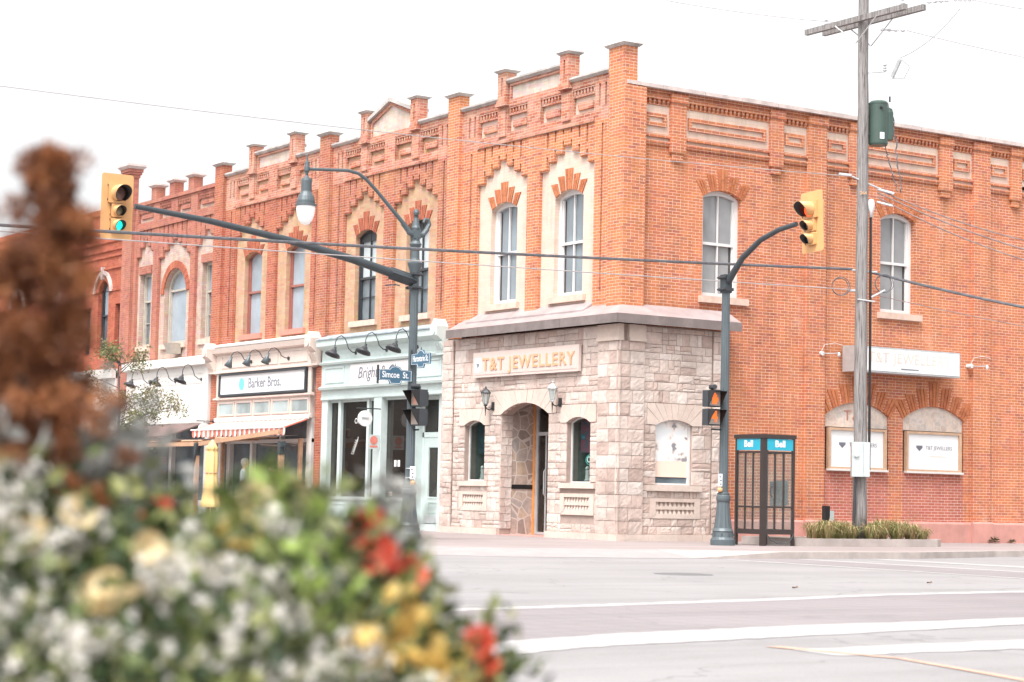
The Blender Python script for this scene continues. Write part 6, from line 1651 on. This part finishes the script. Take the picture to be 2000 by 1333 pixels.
m_ = MB(); m_.tube([(-15.75, -2.75, .3), (-15.2, -2.7, 2.1)], .035, 8); m_.build('shaft', M['charcoal'], t)
for x, h in ((-19.9, .26), (-19.3, .20)):
    t = thing('glass_jar', 'larger white lidded jar on the patio rail' if h > .22 else 'smaller white lidded jar on the patio rail', 'jar', (x, -2.0, .80))
    m_ = MB(); m_.lathe([(.10, .80), (.13, .84), (.13, .80 + h * .7), (.10, .80 + h * .8)], (x, -2.0, 0), 16); m_.build('body', M['glass_light'], t)
    m_ = MB(); m_.lathe([(.11, .80 + h * .8), (.11, .80 + h), (.02, .82 + h)], (x, -2.0, 0), 16); m_.build('lid', M['white'], t)

# ------------------------------------------------------------------ people on the patio
M['skin'] = pm('skin', (0.50, 0.30, 0.22), 0.55, var=.05, bump=0)
def person(lab, loc, rz, shirt, pants, hairm, turn=0.0, glasses=False):
    t = thing('person', lab, 'person', loc, rz, None)
    J = {'pelvis': (0, 0, .93), 'belly': (0, .01, 1.08), 'chest': (0, .0, 1.28), 'neck': (0, .0, 1.44), 'jaw': (0, -.01, 1.50),
         'hl': (.09, 0, .90), 'kl': (.10, -.02, .50), 'al': (.10, .02, .09), 'tl': (.11, -.13, .04), 'sl': (.17, .01, 1.38), 'el': (.23, .02, 1.10), 'wl': (.20, -.13, .92), 'fl': (.19, -.19, .86),
         'hr': (-.09, 0, .90), 'kr': (-.10, -.02, .50), 'ar': (-.10, .02, .09), 'tr': (-.11, -.13, .04), 'sr': (-.17, .01, 1.38), 'er': (-.23, .02, 1.10), 'wr': (-.20, -.10, .88), 'fr': (-.19, -.15, .82)}
    RR = {'pelvis': .14, 'belly': .135, 'chest': .155, 'neck': .06, 'jaw': .065, 'h': .095, 'k': .06, 'a': .045, 't': .04, 's': .075, 'e': .048, 'w': .032, 'f': .034}
    E_ = [('pelvis', 'belly'), ('belly', 'chest'), ('chest', 'neck'), ('neck', 'jaw')]
    for s_ in 'lr': E_ += [('pelvis', 'h' + s_), ('h' + s_, 'k' + s_), ('k' + s_, 'a' + s_), ('a' + s_, 't' + s_), ('chest', 's' + s_), ('s' + s_, 'e' + s_), ('e' + s_, 'w' + s_), ('w' + s_, 'f' + s_)]
    def skin(name, keys, grow, mat, parent):
        ks = [k_ for k_ in J if k_ in keys]; me = bpy.data.meshes.new(name)
        me.from_pydata([J[k_] for k_ in ks], [(ks.index(a), ks.index(b)) for a, b in E_ if a in ks and b in ks], [])
        o = bpy.data.objects.new(name, me); COL.objects.link(o); o.parent = parent
        sk = o.modifiers.new('skin', 'SKIN'); sk.use_smooth_shade = True
        for i, k_ in enumerate(ks):
            r_ = RR[k_] if k_ in RR else RR[k_[0]]
            me.skin_vertices[0].data[i].radius = (r_ + grow, (r_ + grow) * (.72 if k_ in ('chest', 'belly', 'pelvis') else 1))
            me.skin_vertices[0].data[i].use_root = (i == 0)
        su = o.modifiers.new('sub', 'SUBSURF'); su.levels = 2; su.render_levels = 2
        me.materials.append(mat); return o
    skin('body', list(J), 0, M['skin'], t)
    skin('shirt', ['pelvis', 'belly', 'chest', 'sl', 'sr', 'el', 'er'], .014, shirt, t)
    skin('trousers', ['pelvis', 'hl', 'kl', 'al', 'hr', 'kr', 'ar'], .012, pants, t)
    hd = Matrix.Translation((0, -.015, 1.60)) @ Matrix.Rotation(turn, 4, 'Z')
    m_ = MB(hd); n = 14; vs = []; rows = [(-.125, .03), (-.10, .052), (-.06, .066), (-.02, .073), (.03, .077), (.08, .070), (.115, .045), (.13, .0)]
    for z, r_ in rows:
        for j in range(n):
            a = 2 * math.pi * j / n; y = r_ * 1.22 * math.sin(a)
            if y < 0 and z < -.03: y *= .9
            vs.append((r_ * math.cos(a), y, z))
    m_.add(vs, [(i * n + j, i * n + (j + 1) % n, (i + 1) * n + (j + 1) % n, (i + 1) * n + j) for i in range(len(rows) - 1) for j in range(n)] + [tuple(range(n))])
    m_.frus((-.02, .02, -.115, -.07, -.045), (-.006, .006, -.088, -.07, .02))
    for s_ in (-1, 1): m_.lathe([(.0, -.03), (.02, -.015), (.022, .012), (.0, .03)], (s_ * .078, .005, -.005), 8)
    m_.build('head', M['skin'], t, local=True, smooth=True)
    m_ = MB(hd); m_.box(-.024, .024, -.088, -.070, -.075, -.066); m_.build('mouth', pm('lips', (0.36, 0.14, 0.12), .6, bump=0), t, local=True)
    m_ = MB(hd)
    for s_ in (-1, 1): m_.lathe([(0, -.008), (.013, 0), (0, .008)], (s_ * .03, -.083, .015), 8)
    m_.build('eyes', M['ink_dark'], t, local=True)
    if glasses:
        m_ = MB(hd)
        for s_ in (-1, 1): m_.ring([(s_ * .032 + .024 * math.cos(a * .785), .014 + .018 * math.sin(a * .785)) for a in range(8)], [(s_ * .032 + .020 * math.cos(a * .785), .014 + .014 * math.sin(a * .785)) for a in range(8)], -.098, -.093)
        m_.tube([(.056, -.09, .014), (.08, .0, .01)], .003, 4); m_.tube([(-.056, -.09, .014), (-.08, .0, .01)], .003, 4); m_.tube([(-.01, -.096, .018), (.01, -.096, .018)], .003, 4)
        m_.build('glasses', M['black'], t, local=True)
    m_ = MB(hd); vs = []; rows = [(-.06, .070, .5), (-.01, .083, .35), (.04, .087, .1), (.085, .081, -.35), (.12, .058, -1), (.143, .0, -1)]
    for z, r_, cut in rows:
        for j in range(n):
            a = 2 * math.pi * j / n; y = r_ * 1.25 * math.sin(a) + .006
            if math.sin(a) < -.45 and cut > -.3: y = max(y, -.05 if z > .02 else .0)
            vs.append((r_ * math.cos(a) * (1 if y > -.06 else .95), y, z))
    m_.add(vs, [(i * n + j, i * n + (j + 1) % n, (i + 1) * n + (j + 1) % n, (i + 1) * n + j) for i in range(len(rows) - 1) for j in range(n)])
    m_.build('hair', hairm, t, local=True, smooth=True)
    # hands: palm with five fingers
    for s_, h in ((1, (.19, -.19, .86)), (-1, (-.19, -.15, .82))):
        m_ = MB(Matrix.Translation(h)); m_.frus((-.016, .016, -.04, .02, -.06), (-.02, .02, -.035, .03, .02))
        for f in range(4):
            y = -.035 + f * .017; L = (.05, .062, .066, .056)[f]
            m_.tube([(0, y, -.055), (s_ * -.008, y - .004, -.055 - L * .5), (s_ * -.022, y - .004, -.055 - L * .9)], [.009, .008, .006], 6)
        m_.tube([(0, -.035, -.01), (s_ * -.01, -.058, -.03), (s_ * -.016, -.066, -.06)], [.011, .009, .007], 6)
        m_.build('hand', M['skin'], t, local=True, smooth=True)
    m_ = MB()
    for s_ in (-1, 1): m_.frus((s_ * .105 - .045, s_ * .105 + .045, -.17, .07, 0), (s_ * .105 - .035, s_ * .105 + .035, -.10, .06, .09))
    m_.build('shoes', M['charcoal'], t, local=True)
    return t
person('grey haired person in a pale blue shirt seen from behind on the patio', (-14.8, -1.5, 0), RAD(150), pm('pale_blue_shirt', (0.50, 0.56, 0.60), .8), M['charcoal'], pm('grey_hair', (0.30, 0.28, 0.26), .8), RAD(10))
person('dark haired person with glasses facing the grey haired person on the patio', (-13.3, -1.45, -.0), RAD(-65), pm('dark_green_shirt', (0.08, 0.10, 0.07), .8), M['charcoal'], pm('dark_hair', (0.04, 0.03, 0.025), .8), 0.0, True)

# ------------------------------------------------------------------ flower tub in the foreground
PT = Matrix.Translation((CX, CY, 0)) @ Matrix.Rotation(RAD(56.5), 4, 'Z')      # local x = along the kerb, local y = away across the road
def gp_(x, y, z): return tuple(PT @ Vector((x, y, z)))
t = thing('flower_tub', 'large concrete flower tub at the near kerb, full of mixed blooms', 'flower tub', gp_(-.5, 2.75, -.12), RAD(56.5))
m_ = MB(PT); m_.frus((-1.15, .0, 2.30, 3.35, -.12), (-1.25, .10, 2.20, 3.45, .50)); m_.frus((-1.29, .14, 2.16, 3.49, .50), (-1.29, .14, 2.16, 3.49, .57)); m_.build('tub', M['kerb'], t)
m_ = MB(PT); m_.box(-1.2, .06, 2.25, 3.40, .57, .585); m_.build('soil', pm('dark_soil', (0.05, 0.035, 0.025), .95, var=.3), t)
q = random.Random(99)
M['fleaf'] = leafmat('bedding_leaf', [(0.018, 0.032, 0.014), (0.036, 0.057, 0.023), (0.043, 0.068, 0.024), (0.097, 0.128, 0.036), (0.174, 0.205, 0.066), (0.283, 0.290, 0.107), (0.154, 0.170, 0.098)])
M['fleaf_bright'] = leafmat('bright_leaf', [(0.176, 0.250, 0.050), (0.264, 0.340, 0.080), (0.132, 0.200, 0.050)])
M['fleaf_grey'] = leafmat('grey_woolly_leaf', [(0.252, 0.252, 0.231), (0.322, 0.315, 0.294), (0.210, 0.210, 0.196)])
M['fl_white'] = leafmat('white_petal', [(0.578, 0.546, 0.505), (0.694, 0.663, 0.631), (0.631, 0.578, 0.494)])
M['fl_yellow'] = leafmat('yellow_petal', [(0.576, 0.336, 0.056), (0.624, 0.416, 0.096), (0.560, 0.440, 0.192)])
M['fl_pale'] = leafmat('pale_yellow_petal', [(0.576, 0.464, 0.240), (0.608, 0.512, 0.320), (0.560, 0.384, 0.176)])
M['fl_red'] = leafmat('red_petal', [(0.528, 0.064, 0.032), (0.592, 0.112, 0.048), (0.440, 0.040, 0.040)])
M['stem'] = pm('green_stem', (0.10, 0.16, 0.06), .7, bump=0)
TOP = [(-1.2, .95), (-.95, .96), (-.71, .96), (-.63, .93), (-.57, .885), (-.50, .87), (-.42, .875), (-.37, .90), (-.354, .905), (-.317, .90), (-.262, .83), (-.22, .79), (-.18, .755), (-.14, .715), (-.106, .68), (-.065, .635), (-.04, .59), (.1, .56)]
def ztop(x):
    for (a, b), (c, d) in zip(TOP, TOP[1:]):
        if a <= x <= c: return b + (d - b) * (x - a) / (c - a)
    return .58
def surf(x, dz):     # a point on the front of the flower mound, dz under the crest
    return (x, 2.92 - min(.55, dz * 1.5) + q.uniform(-.05, .05), ztop(x) - dz)
def leafblob(mb, c, r_, n, s_, up=.3):
    for i in range(n):
        p_ = Vector(c) + Vector((q.gauss(0, 1), q.gauss(0, 1), q.gauss(0, 1))) * r_ * .5
        a = Vector((q.uniform(-1, 1), q.uniform(-1, .4), q.uniform(-.6, 1) + up)).normalized(); b = a.cross(Vector((q.uniform(-1, 1), q.uniform(-1, 1), q.uniform(-1, 1)))).normalized(); c2 = a.cross(b)
        L, W_ = s_ * q.uniform(.7, 1.5), s_ * q.uniform(.2, .42)
        mb.add([tuple(p_), tuple(p_ + a * L * .5 + b * W_ + c2 * W_ * .3), tuple(p_ + a * L), tuple(p_ + a * L * .5 - b * W_ + c2 * W_ * .3)], [(0, 1, 2), (0, 2, 3)])
def bloom_mesh(kind):
    mb = MB(); rr_ = random.Random(hash(kind) % 7 + 3)
    if kind == 'cluster':       # round head of many tiny four-petalled florets
        for i in range(17):
            d = Vector((rr_.gauss(0, 1), rr_.gauss(0, 1), rr_.gauss(.5, .9))).normalized(); c = d * rr_.uniform(.010, .030)
            a = d.cross(Vector((rr_.uniform(-1, 1), rr_.uniform(-1, 1), rr_.uniform(-1, 1)))).normalized(); b = d.cross(a)
            s_ = .0052
            for k in range(4):
                u = a * math.cos(k * 1.571) + b * math.sin(k * 1.571); v = d.cross(u)
                mb.add([tuple(c), tuple(c + u * s_ + v * s_ * .6), tuple(c + u * s_ * 1.7 + d * .001), tuple(c + u * s_ - v * s_ * .6)], [(0, 1, 2, 3)])
    else:                        # open frilled trumpet with five petals
        for k in range(5):
            a0 = k * 1.2566
            for j in range(3):
                t0, t1 = a0 + j * .42 - .6, a0 + (j + 1) * .42 - .6
                r0, r1 = .003, .022 + .004 * rr_.random()
                mb.add([(r0 * math.cos(t0), r0 * math.sin(t0), -.014), (r0 * math.cos(t1), r0 * math.sin(t1), -.014), (r1 * math.cos(t1), r1 * math.sin(t1), .004 * rr_.random()), (r1 * math.cos(t0), r1 * math.sin(t0), .004 * rr_.random())], [(0, 1, 2, 3)])
        mb.tube([(0, 0, -.03), (0, 0, -.012)], [.002, .005], 6)
    return mb
BM = {}
def bloom(kind, mat, c, parent, s_=1.0, name='flower_head'):
    key = (kind, mat)
    if key not in BM:
        o = bloom_mesh(kind).build(name, M[mat], None, recalc=False); BM[key] = o.data; bpy.data.objects.remove(o)
    o = bpy.data.objects.new(name, BM[key]); COL.objects.link(o)
    d = Vector((q.uniform(-.5, .7), q.uniform(-1.2, -.2), q.uniform(.1, 1.0)))
    dw = (PT.to_3x3() @ d).normalized()
    mw = Matrix.Translation(gp_(*c)) @ dw.to_track_quat('Z', 'Y').to_matrix().to_4x4() @ Matrix.Diagonal((s_, s_, s_, 1))
    o.parent = parent; o.matrix_local = WM[parent.name].inverted() @ mw
    return o
def plant(name, lab, cat, grp, x0, x1, d0, d1, leafm, nl, ls, blooms, sz=1.0, r_=.065, lift=.0):
    cx_ = (x0 + x1) / 2; root = gp_(cx_, 2.75, .58)
    t = thing(name, lab, cat, root, group=grp); mb = MB(PT)
    cs = []
    k = max(3, int(nl / 30))
    for i in range(k):
        c = surf(q.uniform(x0, x1), d0 + (d1 - d0) * q.random()); cs.append(c)
        leafblob(mb, (c[0], c[1] + .05, c[2] - .02), r_, 42, ls, .15)
    mb.build('foliage', M[leafm], t, recalc=False)
    mb = MB(PT)
    for c in cs[:10]: mb.tube([(cx_ + (c[0] - cx_) * .3, 2.8, .58), (c[0] * .7 + cx_ * .3, c[1] + .08, (.58 + c[2]) / 2), (c[0], c[1] + .04, c[2])], [.004, .003, .002], 4)
    mb.build('stems', M['stem'], t)
    for kind, mat, n, s_, lft in blooms:
        for i in range(n):
            c = surf(q.uniform(x0, x1), d0 + (d1 - d0) * q.random())
            bloom(kind, mat, (c[0], c[1] - .05, c[2] + lft), t, s_ * q.uniform(.8, 1.2))
    return t
WL = 'white clustered bedding plants in the tub'
cells = [(-1.15, -.86, 'at the far left end of the tub'), (-.86, -.66, 'below the rusty plume'), (-.66, -.52, 'left of the middle of the tub'), (-.52, -.38, 'at the middle of the tub'), (-.38, -.25, 'right of the middle of the tub'), (-.25, -.13, 'on the right slope of the tub'), (-.16, -.04, 'at the right rim of the tub')]
for i, (a, b, where) in enumerate(cells):
    plant('white_bedding_plant', 'upper white flowered bedding plant ' + where, 'flowering plant', WL, a, b, .02, .17, 'fleaf', 1000, .032, [('cluster', 'fl_white', 15, 1.15, .0)])
    plant('white_bedding_plant', 'lower white flowered bedding plant ' + where, 'flowering plant', WL, a, b, .15, .40, 'fleaf', 1400, .034, [('cluster', 'fl_white', 21, 1.1, .0)])
YL = 'yellow trumpet flowers in the tub'
for (a, b, d0, d1, n, mat, lab) in ((-.20, -.07, -.03, .08, 32, 'fl_yellow', 'yellow trumpet flowers spilling down the right slope of the tub'), (-.12, -.035, .0, .16, 26, 'fl_yellow', 'yellow trumpet flowers at the lower right rim of the tub'),
                                 (-.41, -.36, .03, .09, 3, 'fl_yellow', 'golden trumpet flowers on the crest right of the middle'), (-.36, -.31, .0, .03, 3, 'fl_pale', 'pale yellow trumpet flowers standing above the crest'),
                                 (-.72, -.44, .02, .12, 9, 'fl_pale', 'pale yellow trumpet flowers left of the middle of the tub'), (-.62, -.36, .25, .40, 9, 'fl_yellow', 'golden trumpet flowers low in front of the tub'),
                                 (-1.0, -.64, .05, .2, 8, 'fl_pale', 'pale yellow trumpet flowers at the left of the tub')):
    plant('yellow_trumpet_plant', lab, 'flowering plant', YL, a, b, d0, d1, 'fleaf', 380, .032, [('trumpet', mat, n, 1.15, .01)])
for (a, b, d0, d1, n, lab) in ((-.225, -.19, -.075, -.03, 4, 'red flowers on the right shoulder of the tub'), (-.185, -.145, -.07, -.02, 4, 'red flowers a little below the shoulder on the right'), (-.06, -.02, -.12, -.05, 3, 'red flowers at the right edge of the tub'), (-.515, -.505, -.01, .0, 1, 'single red bloom cluster on the crest left of the yellow umbrella')):
    plant('red_trumpet_plant', lab, 'flowering plant', 'red flowers in the tub', a, b, d0, d1, 'fleaf', 130, .028, [('trumpet', 'fl_red', n, 1.2, .01)])
plant('bright_leaved_plant', 'lime green leafy plant on the crest in front of the cream shop', 'leafy plant', None, -.365, -.27, .01, .12, 'fleaf_bright', 520, .036, [])
plant('grey_leaved_plant', 'silvery woolly plant under the rusty plume', 'leafy plant', 'silvery plants in the tub', -.72, -.57, -.075, .05, 'fleaf_grey', 760, .034, [('cluster', 'fl_white', 8, 1.0, .01)], r_=.07)
plant('grey_leaved_plant', 'silvery woolly sprigs rising in front of the mint shop', 'leafy plant', 'silvery plants in the tub', -.245, -.185, -.15, .01, 'fleaf_grey', 190, .030, [], r_=.06)
# rust coloured plume
t = thing('rusty_plume_plant', 'tall rust brown feathery plume plant at the left of the picture', 'plume plant', gp_(-.68, 2.95, .58))
lobes = []
for z, r_, x in ((1.37, .044, -.672), (1.33, .053, -.668), (1.285, .056, -.668), (1.24, .060, -.672), (1.20, .066, -.67), (1.15, .062, -.668), (1.11, .060, -.67), (1.07, .078, -.672), (1.03, .098, -.668), (.98, .10, -.668), (.93, .085, -.68), (.88, .07, -.68), (1.22, .05, -.74), (1.06, .06, -.76), (1.0, .07, -.78), (.94, .09, -.76), (.90, .08, -.64), (1.13, .07, -.72)):
    for i in range(26):
        a = q.uniform(0, 6.283); k = r_ * 1.10 * q.uniform(.1, 1.0)
        k *= q.choice((.6, 1, 1, 1.25)); lobes.append(((x + k * math.cos(a), 2.90 + k * .8 * math.sin(a), z + q.uniform(-.025, .025)), q.uniform(.014, .026)))
mb = MB(PT); mb2 = MB(PT)
for c, r_ in lobes:
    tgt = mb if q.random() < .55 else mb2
    for i in range(70):
        d = Vector((q.gauss(0, 1), q.gauss(0, 1), q.gauss(0, 1))).normalized(); p_ = Vector(c) + d * r_ * q.uniform(.2, .8)
        b = d.cross(Vector((q.uniform(-1, 1), q.uniform(-1, 1), q.uniform(-1, 1)))).normalized() * .0022
        e = p_ + d * q.uniform(.006, .015) + Vector((0, 0, .003))
        tgt.add([tuple(p_ - b), tuple(p_ + b), tuple(e + b * .5), tuple(e - b * .5)], [(0, 1, 2, 3)])
M['rust'] = leafmat('rust_plume', [(0.090, 0.032, 0.018), (0.180, 0.062, 0.025), (0.285, 0.109, 0.042)])
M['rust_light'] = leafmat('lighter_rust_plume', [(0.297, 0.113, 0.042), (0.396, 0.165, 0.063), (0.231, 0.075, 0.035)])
pl = mb.build('plume', M['rust'], t, recalc=False); mb2.build('lighter_tufts', M['rust_light'], pl, recalc=False)  # second mesh: randomly chosen tufts in a lighter rust colour
mb = MB(PT); mb.tube([(-.68, 2.92, .58), (-.675, 2.92, .9), (-.668, 2.91, 1.3)], [.008, .006, .003], 6); mb.build('stem', pm('brown_stem', (0.12, 0.06, 0.04), .8, bump=0), t)
